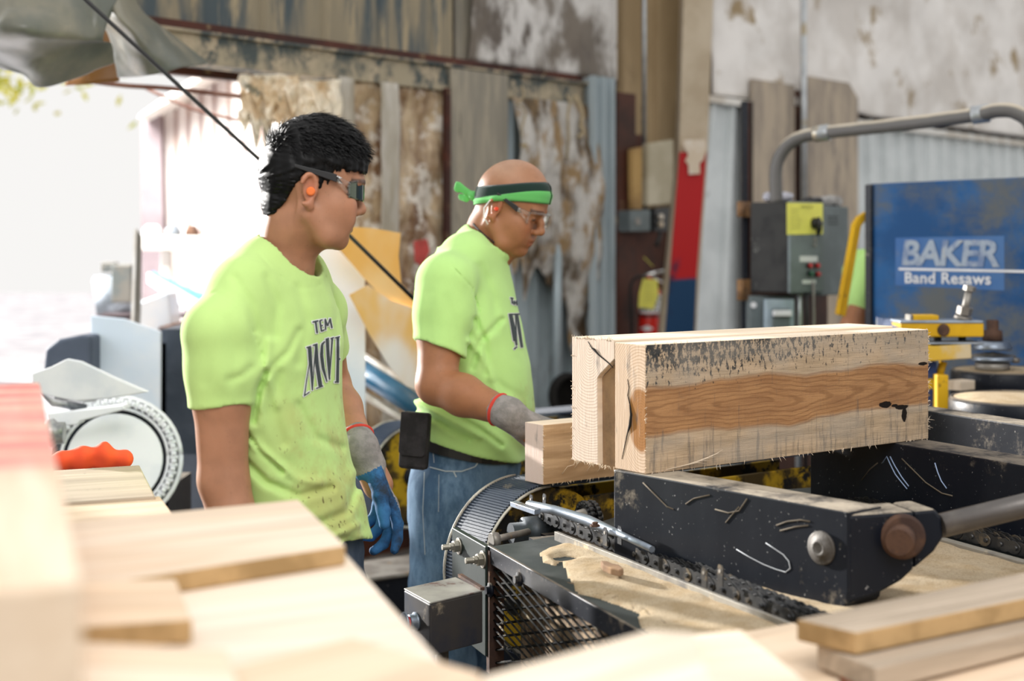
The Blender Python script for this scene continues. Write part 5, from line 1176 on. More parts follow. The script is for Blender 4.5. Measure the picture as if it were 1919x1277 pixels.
    cc = L(-.060, 3.58, 1.490); Mc = Matrix.Translation(cc) @ rz(hd+4) @ ry(33)
    SM(S, Mc, lambda x, y, z: np.maximum((np.sqrt((x/.062)**2+(y/.074)**2)-1)*.06, np.maximum(-z-.006, z-.12)), (-.08, -.085, -.05), (.08, .085, .14), .004, 's')
    ring = [Mc @ V((.0665*math.cos(t), .0785*math.sin(t), -.004)) for t in np.linspace(0, 2*math.pi, 33)]; S.chain(ring, [.0060]*33, .004, flat=(Mc.to_3x3() @ V((0, 0, 1)), 1.7))
    S.fn(lambda X, Y, Z: Z-(1.010-.30*(X+.10)), (-.3, -.3, .86), (.35, .35, 1.10), .003, 's')
    shirt = sdf_obj('t_shirt', S, M['limeO'], root, smooth=1, label='lime T-shirt with lettering seen edge-on'); del S
    st = [[(955, 559, 3), (961, 560, 3)], [(958, 560, 3), (959, 570, 3)], [(962, 572, 2.5), (962, 564, 2.5), (965, 570, 2)], [(965, 570, 2), (967, 563, 2), (967.5, 573, 2.5)],
          [(954, 590, 4), (958, 612, 4), (962, 640, 3)], [(957, 588, 3), (963, 620, 6), (967, 648, 4)], [(967, 645, 2.5), (966, 615, 2.5), (965, 590, 3)], [(968, 590, 4), (972, 620, 6), (977, 652, 5)], [(962, 655, 3), (968, 650, 3)], [(952, 590, 3), (975, 589, 3)]]
    bv = bvh_of(shirt); Mr = wmat(root); stroke_mesh(bv, Mr, st, 1.1, .0012).build('lettering_outline', M['inkw'], shirt, wmat(shirt)); stroke_mesh(bv, Mr, st, 0, .002).build('lettering', M['ink'], shirt, wmat(shirt), label='dark letters seen edge-on')
    # jeans
    S = SDF(np.arange(-.22, .26, .0055), np.arange(-.28, .28, .0055), np.arange(.06, 1.06, .006))
    S.fn(torso_fn([.80, .88, .95, 1.03], [-.006, -.004, -.0, .0], [0]*4, [.115, .125, .130, .12], [.128, .135, .132, .125], [.165, .168, .166, .16], hd, 2.3), (-.22, -.26, .80), (.25, .26, 1.03), .03)
    for s in (-1, 1):
        hip = V((-.02, 0, .86))+l_*s*.085; knee = V((-.035, 0, .47))+l_*s*.10; ank = V((-.06, 0, .10))+l_*s*.11
        S.chain([hip, (hip+knee)/2, knee, ank], [.106, .088, .076, .066], .025)
    S.disp(lambda X, Y, Z: .003*np.clip((.8-Z)/.1, 0, 1)*np.sin(70*Z+40*X+3*np.sin(20*Y))+.0012*np.sin(70*X+50*Z))
    je = sdf_obj('jeans', S, M['denim'], root, label='worn light blue jeans with front pocket'); del S
    bj = bvh_of(je)
    M['stitch'] = flat('frayed_stitch', (.35, .4, .42), .9)
    pk = [[(812, 846, 1.4), (814, 868, 1.4)], [(806, 876, 2.2), (835, 884, 2.2), (865, 884, 2.2), (890, 875, 2.2), (901, 860, 2.2), (902, 845, 2.2)], [(811, 830, 1.1), (870, 845, 1.1)], [(796, 885, 1.2), (793, 960, 1.2), (797, 1040, 1.2)], [(823, 890, 1.0), (822, 960, 1.0)], [(850, 884, 2.5), (855, 895, 2.5)]]
    stroke_mesh(bj, Mr, pk, 0, .0015).build('pocket_seam', M['stitch'], je, wmat(je), label='frayed pale pocket edge')
    # belt
    mb = MB()
    fn_t = torso_fn([.80, .88, .95, 1.03], [-.006, -.004, -.0, .0], [0]*4, [.115, .125, .130, .12], [.128, .135, .132, .125], [.165, .168, .166, .16], hd, 2.3)
    pts = []
    for t in np.linspace(0, 2*math.pi, 41):
        c, s = abs(math.cos(t)), abs(math.sin(t)); a = .130 if math.cos(t) > 0 else .132; r_ = 1/((c/a)**2.3+(s/.167)**2.3)**(1/2.3)+.004
        pts.append(O+f_*math.cos(t)*r_+l_*math.sin(t)*r_+UP*(.988-.10*math.cos(t)*r_*2))
    for i in range(40): mb.add([pts[i]-UP*.016, pts[i+1]-UP*.016, pts[i+1]+UP*.016, pts[i]+UP*.016], [(0, 1, 2, 3)], smooth=True)
    mb.build('waist_belt', M['blackplastic'], root)
    # gloves
    def glove(w, d, pn, sd, cu, th, el, blue, lab):
        d = V(d).normalized(); c = w+d*.06; S = SDF(np.arange(c.x-.13, c.x+.14, .003), np.arange(c.y-.13, c.y+.13, .003), np.arange(c.z-.17, c.z+.13, .003))
        hand(S, w+d*.03, d, pn, sd, 1.05, cu, .0108, th, spread=.05); e_ = (w-el).normalized(); S.chain([w-e_*.03, w, w+d*.04], [.036, .036, .035], .012)
        S.disp(lambda X, Y, Z: .0006*np.sin(230*Z+60*X)*np.cos(160*Y)); pnn = V(pn).normalized()
        mf = lambda cv_: (((cv_-np.array(w)) @ np.array(d) > blue) & (((cv_-np.array(w)) @ np.array(pnn)) > -.012)).astype(int)
        g = sdf_obj('glove', S, [M['gloveGrey'], M['gloveBlue']], root, matfn=mf, label=lab); mb = MB(); c0 = O+w-e_*.031; u1 = e_.orthogonal().normalized(); u2 = e_.cross(u1); mb.tube([c0+(u1*math.cos(t)+u2*math.sin(t))*.0355 for t in np.linspace(0, 2*math.pi, 25)], .0042, 8); mb.build('cuff_band', M['redcuff'], g, wmat(g))
    glove(rwr, (.72, .25, -.62), (.55, -.35, -.6), (.3, -.8, .5), (28, 30, 32, 34), (30, 20), rel, .09, 'grey knit glove with red cuff')
    glove(lwr, (-.25, -.2, -.95), (-.6, -.6, .2), (.6, -.6, 0), (22, 28, 34, 38), (30, 20), lel, .03, 'glove with blue coated palm')
    for s in (-1, 1):
        b0 = O+V((-.06, 0, 0))+l_*s*.11; mb = MB(); mb.prism([b0+f_*a+l_*b for a, b in [(-.09, -.045), (.08, -.05), (.19, -.035), (.21, 0), (.19, .035), (.08, .05), (-.09, .045)]], UP*.03)
        mb.lathe(b0+UP*.03, UP, [(0, .06), (.06, .055), (.13, .052), (.14, .05)], 20); mb.lathe(b0+f_*.07+UP*.028, f_+V((0, 0, -.12)), [(-.04, .05), (0, .048), (.08, .036), (.12, .015)], 18); mb.build('boot', M['boot'], root)
    # pouch
    M['pouch'] = pm('black_nylon', (.018, .017, .018), (.03, .028, .03), 30, .8, 0, .5)
    pc = V((P(778, 826, 3.385))); ux = V((.9, -.25, -.05)).normalized(); nz_ = V((-.25, -.96, .05)).normalized(); uz = ux.cross(nz_); uz = uz if uz.z > 0 else -uz
    mb = MB(); mb.cbox(pc, ux*.070, nz_*.030, uz*.135); pch = mb.build('pouch', M['pouch'], root, bevel=.008, label='black nylon phone pouch')
    mb = MB(); mb.prism([pc+ux*a+uz*b+nz_*.0155 for a, b in [(-.034, -.028), (-.026, -.036), (.026, -.036), (.034, -.028), (.034, .067), (-.034, .067)]], nz_*.004); mb.build('flap', M['pouch'], pch, wmat(pch), bevel=.0015)
    # headband
    bb = bvh_of(body); Ih = Mh.inverted(); T = wmat(root) @ Mh
    def band(zc, hh, off, t0=0.0, t1=2*math.pi, n=72, wave=0.0):
        rows = []
        for i in range(n+1):
            t = t0+(t1-t0)*i/n; col = []
            for j in range(7):
                v = j/6*2-1; z = zc(t)+hh(t)*v; dr = Mh.to_3x3() @ V((math.cos(t), math.sin(t), 0)); o0 = Mh @ V((.005, 0, z)); h, nr, _, _ = bb.ray_cast(o0+dr*.25, -dr, .3)
                r_ = ((h-o0).length if h is not None else .08); r_ = min(r_, .105); r_ = r_+off+.0025*(1-v*v)+wave*math.sin(5*v+2*t); col.append(wmat(root) @ (o0+dr*r_))
            rows.append(col)
        # smooth radii along the ring so ears do not show through
        for _ in range(3): rows = [[(rows[max(i-1, 0)][j]+rows[i][j]*2+rows[min(i+1, n)][j])/4 for j in range(7)] for i in range(n+1)]
        m = MB(); m.grid(lambda u, v: rows[round(u*n)][round(v*6)], n, 6, thick=V((0, 0, -.0008))); return m
    fr = wmat(root) @ Mh
    zc1 = lambda t: .034+.036*math.cos(t); q = None
    M['bandD'] = cloth_mat('black_green_cloth', (.015, .035, .028)); M['bandG'] = cloth_mat('green_cloth', (.13, .48, .13))
    hb_ = bpy.data.objects.new('headband', None); COL.objects.link(hb_); hb_.parent = root; hb_.matrix_basis = Mh; hb_['label'] = 'black and green twisted headband knotted behind'
    band(lambda t: zc1(t)+.008, lambda t: .019-.003*math.cos(t), .0035).build('dark_band', M['bandD'], hb_, fr)
    band(lambda t: zc1(t)-.008-.001*math.cos(t), lambda t: .008+.010*max(0, math.cos(t)), .0050+.0, wave=.0008).build('green_band', M['bandG'], hb_, fr)
    kn = V((-.088, -.012, .004)); S = SDF(np.arange(-.16, -.06, .0028)+0, np.arange(-.07, .05, .0028), np.arange(-.05, .05, .0028))
    S.ell(kn, (.014, .016, .015), .004); S.chain([kn, kn+V((-.020, -.006, .004)), kn+V((-.045, -.004, .010))], [.007, .010, .013], .006, flat=(V((0, 1, 0)), .4)); S.chain([kn, kn+V((-.018, .0, -.010)), kn+V((-.032, .006, -.014))], [.006, .009, .010], .006, flat=(V((0, 1, 0)), .4))
    S.disp(lambda X, Y, Z: .002*np.sin(260*Z+100*X)); sdf_obj('knot', S, M['bandG'], hb_); del S
    # corded earplug band
    mb = MB(); T3 = fr; mb.tube([T3 @ V(p) for p in [(-.018, -.088, .012), (-.026, -.090, -.01), (-.020, -.088, -.032), (-.006, -.084, -.046)]], .0016, 6); mb.build('earplug_cord', M['inkw'], root)
    mb = MB(); mb.lathe(T3 @ V((.004, -.080, -.003)), T3.to_3x3() @ V((0, -1, 0)), [(0, .005), (.009, .005), (.010, .003)], 14); mb.build('earplug', flat('red_foam', (.9, .08, .03), .8), root)
    # necklace
    mb = MB(); Tn = wmat(root) @ Mc
    for i in range(64):
        t = 2*math.pi*i/64; p = Tn @ V((.060*math.cos(t)*.97, .0745*math.sin(t)*.95, .010+.012*(1-math.cos(t))*.5)); mb.lathe(p-UP*.0025, UP, [(0, .0012), (.001, .0024), (.004, .0024), (.005, .0012)], 8)
    mb.build('bead_necklace', M['blackplastic'], root)
    return root, Mh, O
OR, OMh, OO = build_older()
glasses(OR, OMh, OO, M['clearlens'], M['clear'], .112, -.002, .019, .064, ((-.005, .089, .034), (.055, .080, .012)), 'clear wraparound safety glasses with black temples')
# ---------- third worker, mostly behind the blue machine ----------
def build_third():
    O = P(1640, 560, 5.3); O.z = 0; root = person_empty(O, 'person in lime T-shirt mostly hidden behind the blue machine, only an arm showing')
    S = SDF(np.arange(-.36, .36, .007), np.arange(-.3, .3, .007), np.concatenate([np.arange(0, .9, .015), np.arange(.9, 1.75, .007)])); L = lambda px, py, Z: P(px, py, Z)-O
    sh = L(1648, 505, 5.2); el = L(1600, 610, 5.15); wr = L(1640, 680, 5.0)
    S.chain([sh, el, wr, wr+V((.06, 0, -.06))], [.055, .045, .03, .035], .02); Mt = Matrix.Translation(V((.06, 0, 1.56))) @ rz(60)
    S.ell((.10, 0, 1.54), (.09, .078, .115), .02); S.chain([(.09, 0, 1.46), (.05, 0, 1.4)], [.055, .07], .02)
    S.fn(torso_fn([.85, 1.1, 1.4], [.05]*3, [0]*3, [.1]*3, [.1]*3, [.15, .15, .15], 60), (-.2, -.2, .85), (.3, .3, 1.42), .03)
    for s in (-1, 1): S.chain([(.05+s*.05, -s*.07, .86), (.05+s*.05, -s*.08, .45), (.05+s*.05, -s*.08, .06)], [.085, .055, .04], .03)
    sdf_obj('body', S, M['skinO'], root, colfn=lambda v: np.ones((len(v), 3))); del S
    S = SDF(np.arange(-.36, .36, .007), np.arange(-.3, .3, .007), np.arange(.85, 1.56, .007)); S.fn(torso_fn([.85, 1.1, 1.4, 1.47], [.05]*4, [0]*4, [.13, .13, .12, .08], [.12, .12, .12, .08], [.17, .17, .17, .12], 60), (-.25, -.25, .88), (.35, .3, 1.47), .03)
    S.chain([(.05, 0, 1.42), sh, sh*.45+el*.55], [.07, .07, .066], .03); sdf_obj('t_shirt', S, M['limeO'], root); del S
    S = SDF(np.arange(-.2, .3, .01), np.arange(-.25, .25, .01), np.arange(.06, 1.0, .01)); S.fn(torso_fn([.8, .95], [.05]*2, [0]*2, [.12]*2, [.12]*2, [.16]*2, 60), (-.2, -.2, .8), (.3, .25, .96), .02)
    for s in (-1, 1): S.chain([(.05+s*.05, -s*.07, .86), (.05+s*.05, -s*.08, .45), (.05+s*.05, -s*.08, .1)], [.095, .07, .06], .03)
    sdf_obj('jeans', S, M['denim'], root); del S
    for s in (-1, 1):
        mb = MB(); b0 = O+V((.05+s*.05, -s*.08, 0)); mb.lathe(b0, UP, [(0, .06), (.05, .055), (.12, .05)], 16); mb.box(b0+V((-.04, -.2, 0)), V((.09, 0, 0)), V((0, .2, 0)), UP*.05); mb.build('boot', M['boot'], root, bevel=.01)
build_third()
# ======================= RIGHT SIDE =======================
def text_mesh(body, bold=0.0, sp=1.0, shear=0):
    cu = bpy.data.curves.new('t', 'FONT'); cu.body = body; cu.offset = bold; cu.space_character = sp; cu.shear = shear; cu.resolution_u = 4
    o = bpy.data.objects.new('t', cu); COL.objects.link(o); bpy.context.view_layer.update(); me = o.to_mesh()
    v = [V(p.co) for p in me.vertices]; f = [tuple(p.vertices) for p in me.polygons]; o.to_mesh_clear(); bpy.data.objects.remove(o); bpy.data.curves.remove(cu)
    return v, f
def text_on(mb, body, o, x, y, n, bold=0.0, mi=0, sp=1.0, keep=None, shear=0):
    """o lower left corner, x/y full width and height vectors"""
    v, f = text_mesh(body, bold, sp, shear); x0, x1 = min(p.x for p in v), max(p.x for p in v); y0, y1 = min(p.y for p in v), max(p.y for p in v)
    mb.add([V(o)+V(x)*((p.x-x0)/(x1-x0))+V(y)*((p.y-y0)/(y1-y0))+V(n) for p in v], f, mi)
# control cabinet
C0 = P(1476, 461, 5.4); C0.z = 0; WS = -V((WN.x, WN.y, 0))  # into the wall
M['cab'] = pm('grey_cabinet', (.13, .155, .16), (.18, .215, .225), 5, .5, .1, .15, c3=(.1, .1, .1), sc3=6, t3=(.6, .72))
M['cabdark'] = pm('dark_cabinet_side', (.016, .016, .017), (.035, .035, .034), 6, .6, .1, .2, c3=(.16, .16, .15), sc3=7, t3=(.62, .7))
M['yellowpaper'] = flat('yellow_paper', (.88, .84, .16), .8); M['scribble'] = flat('faint_pen', (.42, .42, .16), .9)
M['redbtn'] = flat('red_knob', (.5, .02, .02), .35); M['greenbtn'] = flat('green_knob', (.02, .12, .06), .35); M['whitelab'] = flat('white_plate', (.72, .73, .75), .6)
def cabp(px, py, out=0.0):  # on the front plane of the cabinet
    n = -WS; k = (px-CX)/F; Z = (C0.dot(n)+out)/(k*n.x+n.y); return P(px, py, Z)
cab = thing('control_cabinet', C0+UP*1.30, 'grey electrical cabinet with yellow paper, black rotary handle and small red buttons', 'electrical box')
mb = MB(); mb.box(C0+UP*1.302, WD*.255, WS*.166, UP*.346)
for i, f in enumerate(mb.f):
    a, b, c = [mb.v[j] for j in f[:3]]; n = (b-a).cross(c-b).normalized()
    if n.dot(-WS) < .9: mb.m[i] = 1  # every face but the front takes the darker cabinet colour
mb.build('cabinet_body', [M['cab'], M['cabdark']], cab, bevel=.004)
mb = MB(); mb.box(C0+UP*1.300-WS*.012+WD*.0, WD*.255, WS*.012, UP*.35); mb.build('door_panel', M['cab'], cab, bevel=.003)
mb = MB(); a, b, c = cabp(1475, 440, .014), cabp(1542, 439, .014), cabp(1476, 380, .014); mb.box(a, b-a, WS*.001, UP*(c.z-a.z)); pp = mb.build('yellow_paper', M['yellowpaper'], cab)
mb = MB()
for r in range(6):
    y = 392+r*7; x1_ = 1495+random.randint(0, 10); p = cabp(1482, y, .0155); q_ = cabp(x1_, y, .0155); mb.tube([p.lerp(q_, t)+UP*random.uniform(-.002, .002) for t in (0, .2, .4, .6, .8, 1)], .0009, 4)
for x_ in range(1500, 1524, 6): mb.tube([cabp(x_, 386, .0155), cabp(x_+4, 391, .0155), cabp(x_+5, 385, .0155)], .001, 4)
mb.build('handwriting', M['scribble'], pp, wmat(pp))
mb = MB(); c = cabp(1525, 419, .016); mb.lathe(c, -WS, [(0, .022), (.012, .022), (.018, .018)], 20); mb.tube([c-WS*.015+UP*.02, c-WS*.024, c-WS*.022-UP*.03, c-WS*.015-UP*.045+WD*.006], [.012, .014, .011, .007], 10)
mb.build('rotary_handle', M['blackplastic'], cab)
mb = MB(); c = cabp(1527, 460, .016); mb.tube([c+UP*.012+V((.006*math.cos(t), 0, .018*math.sin(t))) for t in np.linspace(0, 6.28, 13)], .0025, 6); mb.build('padlock_hasp', M['steelw'], cab)
for px, py, m_ in ((1513, 498, 'redbtn'), (1527, 498, 'redbtn'), (1515, 513, 'greenbtn'), (1528, 514, 'redbtn')):
    mb = MB(); c = cabp(px, py, .012); mb.lathe(c, -WS, [(0, .011), (.008, .011), (.009, .009)], 16, 1); mb.lathe(c-WS*.008, -WS, [(0, .009), (.012, .009), (.014, .006)], 16); mb.build('push_button', [M[m_], M['blackplastic']], cab)
for x0, x1_, y0, y1 in ((1499, 1532, 480, 491), (1504, 1529, 525, 532)):
    mb = MB(); a, b, c = cabp(x0, y1, .013), cabp(x1_, y1, .013), cabp(x0, y0, .013); mb.box(a, b-a, WS*.001, UP*(c.z-a.z)); pl = mb.build('name_plate', M['whitelab'], cab)
# second cabinet behind, disconnect below
C1 = P(1540, 461, 5.85); C1.z = 0
mb = MB(); mb.box(C1+UP*1.275, WD*.22, WS*.15, UP*.37); cb2 = mb.build('electrical_cabinet', M['cab'], bevel=.004); tag(cb2, 'dark grey plain electrical cabinet right of the one with yellow paper', 'electrical box')
mb = MB(); mb.box(C1+UP*1.6-WS*.003+WD*.05, WD*.08, WS*.003, UP*.003); mb.box(C1+UP*1.585-WS*.003+WD*.05, WD*.08, WS*.003, UP*.003); mb.box(C1+UP*1.57-WS*.003+WD*.05, WD*.08, WS*.003, UP*.003); mb.build('louvre', M['cabdark'], cb2)
C2 = P(1406, 461, 5.5); C2.z = 0
dis = thing('disconnect_box', C2+UP*.9, 'small grey disconnect box with pale blue front hanging below the yellow paper cabinet', 'electrical box')
mb = MB(); mb.box(C2+UP*.92, V((.175, .02, 0)), V((0, .12, 0)), UP*.365); mb.build('box_body', M['cab'], dis, bevel=.004)
M['paleblue'] = pm('pale_blue_grey', (.36, .44, .50), (.28, .35, .4), 8, .5, .1, .1)
a = P(1433, 640, 5.46); mb = MB(); mb.box((a.x, 5.44, 1.05), V((.112, .01, 0)), V((0, .05, 0)), UP*.225); fr_ = mb.build('front_cover', M['paleblue'], dis, bevel=.005)
mb = MB(); mb.box((a.x+.022, 5.425, 1.03), V((.07, .005, 0)), V((0, .012, 0)), UP*.21); mb.build('recess', M['cab'], fr_, wmat(fr_), bevel=.004)
mb = MB(); mb.box((a.x+.024, 5.40, 1.212), V((.07, .005, 0)), V((0, .03, 0)), UP*.022); mb.build('grip', M['whitelab'], fr_, wmat(fr_), bevel=.004)
mb = MB(); mb.box((a.x+.058, 5.418, 1.085), V((.035, .003, 0)), V((0, .003, 0)), UP*.05); mb.build('warning_sticker', M['yellowpaper'], fr_, wmat(fr_))
mb = MB(); mb.box((a.x+.058, 5.416, 1.085), V((.035, .003, 0)), V((0, .003, 0)), UP*.022); mb.build('warning_sticker', M['redbtn'], fr_, wmat(fr_))
c = P(1412, 572, 5.49); mb = MB(); mb.lathe(c, (0, -1, 0), [(0, .012), (.003, .012)], 18); mb.build('knockout', M['whitelab'], dis)
for k, (px, pw) in enumerate(((1497, .012), (1511, .006), (1524, .005))):
    c = P(px, 560, 5.5); mb = MB(); mb.tube([(c.x, 5.5, 1.34), (c.x+.003, 5.5, 1.2), (c.x-.004, 5.5, 1.0), (c.x, 5.5, .3)], pw, 10)
    tag(mb.build('cable', [M['galv'], M['blackplastic'], M['steelw']][k]), ['grey cable fitting hanging right of the disconnect box', 'black cable hanging below the cabinet', 'thin grey cable dropping below the dark cabinet'][k], 'cable')
# support post, hinges
mb = MB(); c = P(1392, 461, 5.6); mb.box((c.x, 5.6, 0), V((.02, 0, 0)), V((0, .05, 0)), UP*2.05); mb.box((c.x+.02, 5.62, 0), V((.012, 0, 0)), V((0, .04, 0)), UP*2.05, 1)
post = tag(mb.build('support_post', [M['blk'], M['brown']]), 'dark vertical support post left of the grey cabinets', 'post')
M['rusthinge'] = pm('rusty_hinge', (.28, .15, .06), (.16, .09, .05), 14, .7, .3, .3)
for y0, y1, lab in ((378, 407, 'rusty hinge knuckle at the top left of the cabinet'), (524, 563, 'rusty hinge knuckle beside the disconnect box')):
    mb = MB(); a = P(1389, y0, 5.55); b = P(1389, y1, 5.55); mb.cyl(b, a, .017, 14); mb.box(b+V((.0, .01, 0)), V((.04, 0, 0)), V((0, .012, 0)), UP*(a.z-b.z)); tag(mb.build('hinge', M['rusthinge']), lab, 'hinge')
# board supporting cabinets
mb = MB(); mb.box(P(1404, 461, 5.75)-UP*1.48, WD*.62, WS*.03, UP*1.62); tag(mb.build('backing_board', M['brown']), 'dark backing board the electrical cabinets are mounted on', 'board')
# big bent conduit
def bez(pts, n=60):
    """Catmull-Rom through points"""
    P_ = [V(p) for p in pts]; P_ = [P_[0]*2-P_[1]]+P_+[P_[-1]*2-P_[-2]]; out = []
    for i in range(1, len(P_)-2):
        for k in range(n//(len(P_)-3)+1):
            t = k/(n//(len(P_)-3)+1); a, b, c, d = P_[i-1:i+3]; out.append(.5*((2*b)+(c-a)*t+(2*a-5*b+4*c-d)*t*t+(3*b-a-3*c+d)*t**3))
    out.append(P_[-2]); return out
zc = 5.36
con = thing('bent_conduit', P(1455, 378, zc+.08), 'thick grey conduit curving up from the cabinet and off to the right', 'conduit')
pts = [P(1455, 380, zc+.1), P(1454, 320, zc+.1), P(1466, 285, zc+.09), P(1494, 260, zc+.06), P(1545, 249, zc), P(1700, 232, zc-.35), P(1830, 215, zc-.6), P(1870, 207, zc-.66), P(1905, 211, zc-.7), P(1935, 240, zc-.72), P(1945, 330, zc-.72)]
M['galvd'] = pm('dusty_conduit_pipe', (.20, .20, .19), (.27, .27, .25), 5, .45, .4, .1); q = NT('conduit_with_dust'); nz = q.sep(q.n('ShaderNodeNewGeometry').outputs['Normal'])[2]
c = q.mix(q.ramp(q.math('ADD', nz, q.math('MULTIPLY', q.noise(q.obj(), 8, 4), .3)), .45, .95), (.13, .125, .12), (.60, .53, .42)); M['galvd'] = q.out(c, .55, .2)
mb = MB(); mb.tube(bez(pts, 90), .0245, 18); mb.build('pipe', M['galvd'], con)
for px, py, Z, d in ((1540, 250, zc, (1, -.6, .1)), (1838, 214, zc-.61, (1, -.5, .12))):
    mb = MB(); c = P(px, py, Z); d = V(d).normalized(); mb.lathe(c-d*.03, d, [(0, .028), (.004, .031), (.056, .031), (.06, .028)], 20); mb.build('coupling', M['galv'], con)
# rags on top
M['ragw'] = pm('pale_rag', (.55, .55, .62), (.3, .3, .34), 20, .95, 0, .6); M['ragg'] = pm('grey_glove', (.42, .41, .40), (.25, .24, .23), 20, .95, 0, .6)
def ragblob(c, rx, ry_, rz_, m, name, lab, seed):
    S = SDF(np.arange(-rx*1.3, rx*1.3, .006), np.arange(-ry_*1.3, ry_*1.3, .006), np.arange(-.01, rz_*2.2, .005)); rnd = random.Random(seed)
    for _ in range(7): a = V((rnd.uniform(-rx, rx)*.7, rnd.uniform(-ry_, ry_)*.6, rz_*.5)); S.chain([a, a+V((rnd.uniform(-.5, .5)*rx, rnd.uniform(-.5, .5)*ry_, rnd.uniform(-.3, .5)*rz_))], [rz_*.55, rz_*.35], .01)
    o = sdf_obj(name, S, m); o.location = c; return tag(o, lab, 'rag' if name == 'rag' else 'glove')
t_ = C0+UP*1.652
ragblob(t_+WD*.06+WS*.08, .06, .05, .035, M['ragw'], 'rag', 'pale crumpled rag on top of the cabinet with yellow paper', 1)
ragblob(C1+UP*1.648+WD*.16+WS*.07, .08, .05, .04, M['ragg'], 'work_glove', 'grey work glove lying on the dark plain cabinet', 2)
ragblob(C1+UP*1.648+WD*.03+WS*.07, .05, .04, .03, M['blackplastic'], 'work_glove', 'black work glove lying left of the grey one', 5)
# fittings in the recess
mb = MB(); c = Wp(1207, 300, -.05); mb.cyl((c.x, c.y, 1.64), (c.x, c.y, 3.9), .012); tag(mb.build('thin_conduit', M['galv']), 'thin conduit dropping to the small grey box in the recess', 'conduit')
def wpoly(mb, pts, off, th, mi=0): return mb.prism([Wp(x, y, off) for x, y in pts], WN*-th, mi)
mb = MB(); wpoly(mb, [(1180, 395), (1219, 393), (1219, 433), (1180, 434)], .06, .08); mb.lathe(Wp(1195, 415, .06), WN, [(0, .022), (.003, .022), (.004, .015)], 18, 1)
tag(mb.build('junction_box', [M['cab'], M['steelw']], bevel=.004), 'small grey junction box above the fire extinguisher', 'electrical box')
mb = MB(); wpoly(mb, [(1227, 390), (1257, 388), (1257, 434), (1227, 435)], .05, .06); sw = tag(mb.build('switch_box', M['blackplastic'], bevel=.004), 'black switch box between junction box and red sheet', 'electrical box')
mb = MB()
for y in (407, 421): mb.lathe(Wp(1237, y, .055), WN, [(0, .018), (.014, .016), (.018, .01)], 14)
mb.build('receptacle', M['paper'], sw)
mb = MB(); mb.tube([Wp(1237, 434, .05), Wp(1236, 446, .06), Wp(1232, 452, .06), Wp(1230, 462, .06)], .012, 8); mb.build('plug', M['cabdark'], sw)
M['beigepanel'] = pm('stained_beige_panel', (.55, .5, .38), (.42, .37, .26), 3, .6, 0, .2, c3=(.2, .16, .1), sc3=6)
mb = MB(); wpoly(mb, [(1214, 270), (1236, 266), (1262, 262), (1262, 382), (1214, 385)], .04, .04); tag(mb.build('cover_panel', M['beigepanel'], bevel=.003), 'stained beige cover panel leaning above the small electrical boxes', 'panel')
mb = MB(); wpoly(mb, [(1185, 280), (1203, 276), (1203, 392), (1186, 392)], .02, .03); tag(mb.build('wood_scrap', pm('honey_wood', (.5, .32, .12), (.3, .18, .07), 5, .6)), 'narrow honey-coloured wood scrap beside the thin conduit', 'wood scrap')
# fire extinguisher
fe0 = Wp(1218, 600, .12); R_ = .062
M['fered'] = pm('extinguisher_red', (.62, .02, .012), (.5, .015, .01), 5, .25, 0, 0)
fe = thing('fire_extinguisher', (fe0.x, fe0.y, .78), 'red fire extinguisher with yellow tag hanging on the brown plate', 'fire extinguisher')
zt_ = P(0, 540, fe0.y).z
mb = MB(); mb.lathe((fe0.x, fe0.y, .78), UP, [(0, R_*.9), (.01, R_), (zt_-.78-.03, R_), (zt_-.78-.005, R_*.85), (zt_-.78+.015, R_*.5), (zt_-.78+.025, R_*.35), (zt_-.78+.06, R_*.3)], 32); mb.build('cylinder', M['fered'], fe)
def fl(px, py): return P(px, py, fe0.y-R_)
def wrapband(mb, z0, z1, r, a0=-180, a1=180, n=40, mi=0):
    for i in range(n):
        t0, t1 = math.radians(a0+(a1-a0)*i/n), math.radians(a0+(a1-a0)*(i+1)/n); f = lambda t, z: V((fe0.x+math.sin(t)*r, fe0.y-math.cos(t)*r, z)); mb.add([f(t0, z0), f(t1, z0), f(t1, z1), f(t0, z1)], [(0, 1, 2, 3)], mi, True)
mb = MB(); wrapband(mb, fl(0, 595).z, fl(0, 590).z, R_+.002); mb.build('strap', M['blackplastic'], fe)
mb = MB(); wrapband(mb, fl(0, 588).z, fl(0, 553).z, R_+.001, -70, 80); mb.build('instruction_label', M['whitelab'], fe)
mb = MB()
for x_, y_ in ((1207, 583), (1214, 584), (1221, 583), (1229, 585), (1228, 572), (1233, 562)): c = fl(x_, y_)+V((0, (x_-1218)**2*1e-4*.6-.001, 0)); mb.box(c, (.012, 0, 0), (0, .004, 0), (0, 0, .014))
mb.build('label_print', M['blackplastic'], fe)
mb = MB(); c = fl(1213, 616); n_ = 8; pts = []
for i, (dx, dz) in enumerate(((-.036, 0), (0, .017), (.036, 0), (0, -.017))): pts.append((dx, dz))
def cylp(dx, dz): t = math.asin(max(-1, min(1, (c.x+dx-fe0.x)/R_))); return V((fe0.x+math.sin(t)*(R_+.0012), fe0.y-math.cos(t)*(R_+.0012), c.z+dz))
for i in range(8):
    t0, t1 = -1+i/4, -1+(i+1)/4; h0, h1 = .017*(1-abs(t0)), .017*(1-abs(t1)); mb.add([cylp(.036*t0, -h0), cylp(.036*t1, -h1), cylp(.036*t1, h1), cylp(.036*t0, h0)], [(0, 1, 2, 3)])
mb.build('diamond_mark', M['whitelab'], fe)
top = zt_+.05; fx, fy = fe0.x, fe0.y
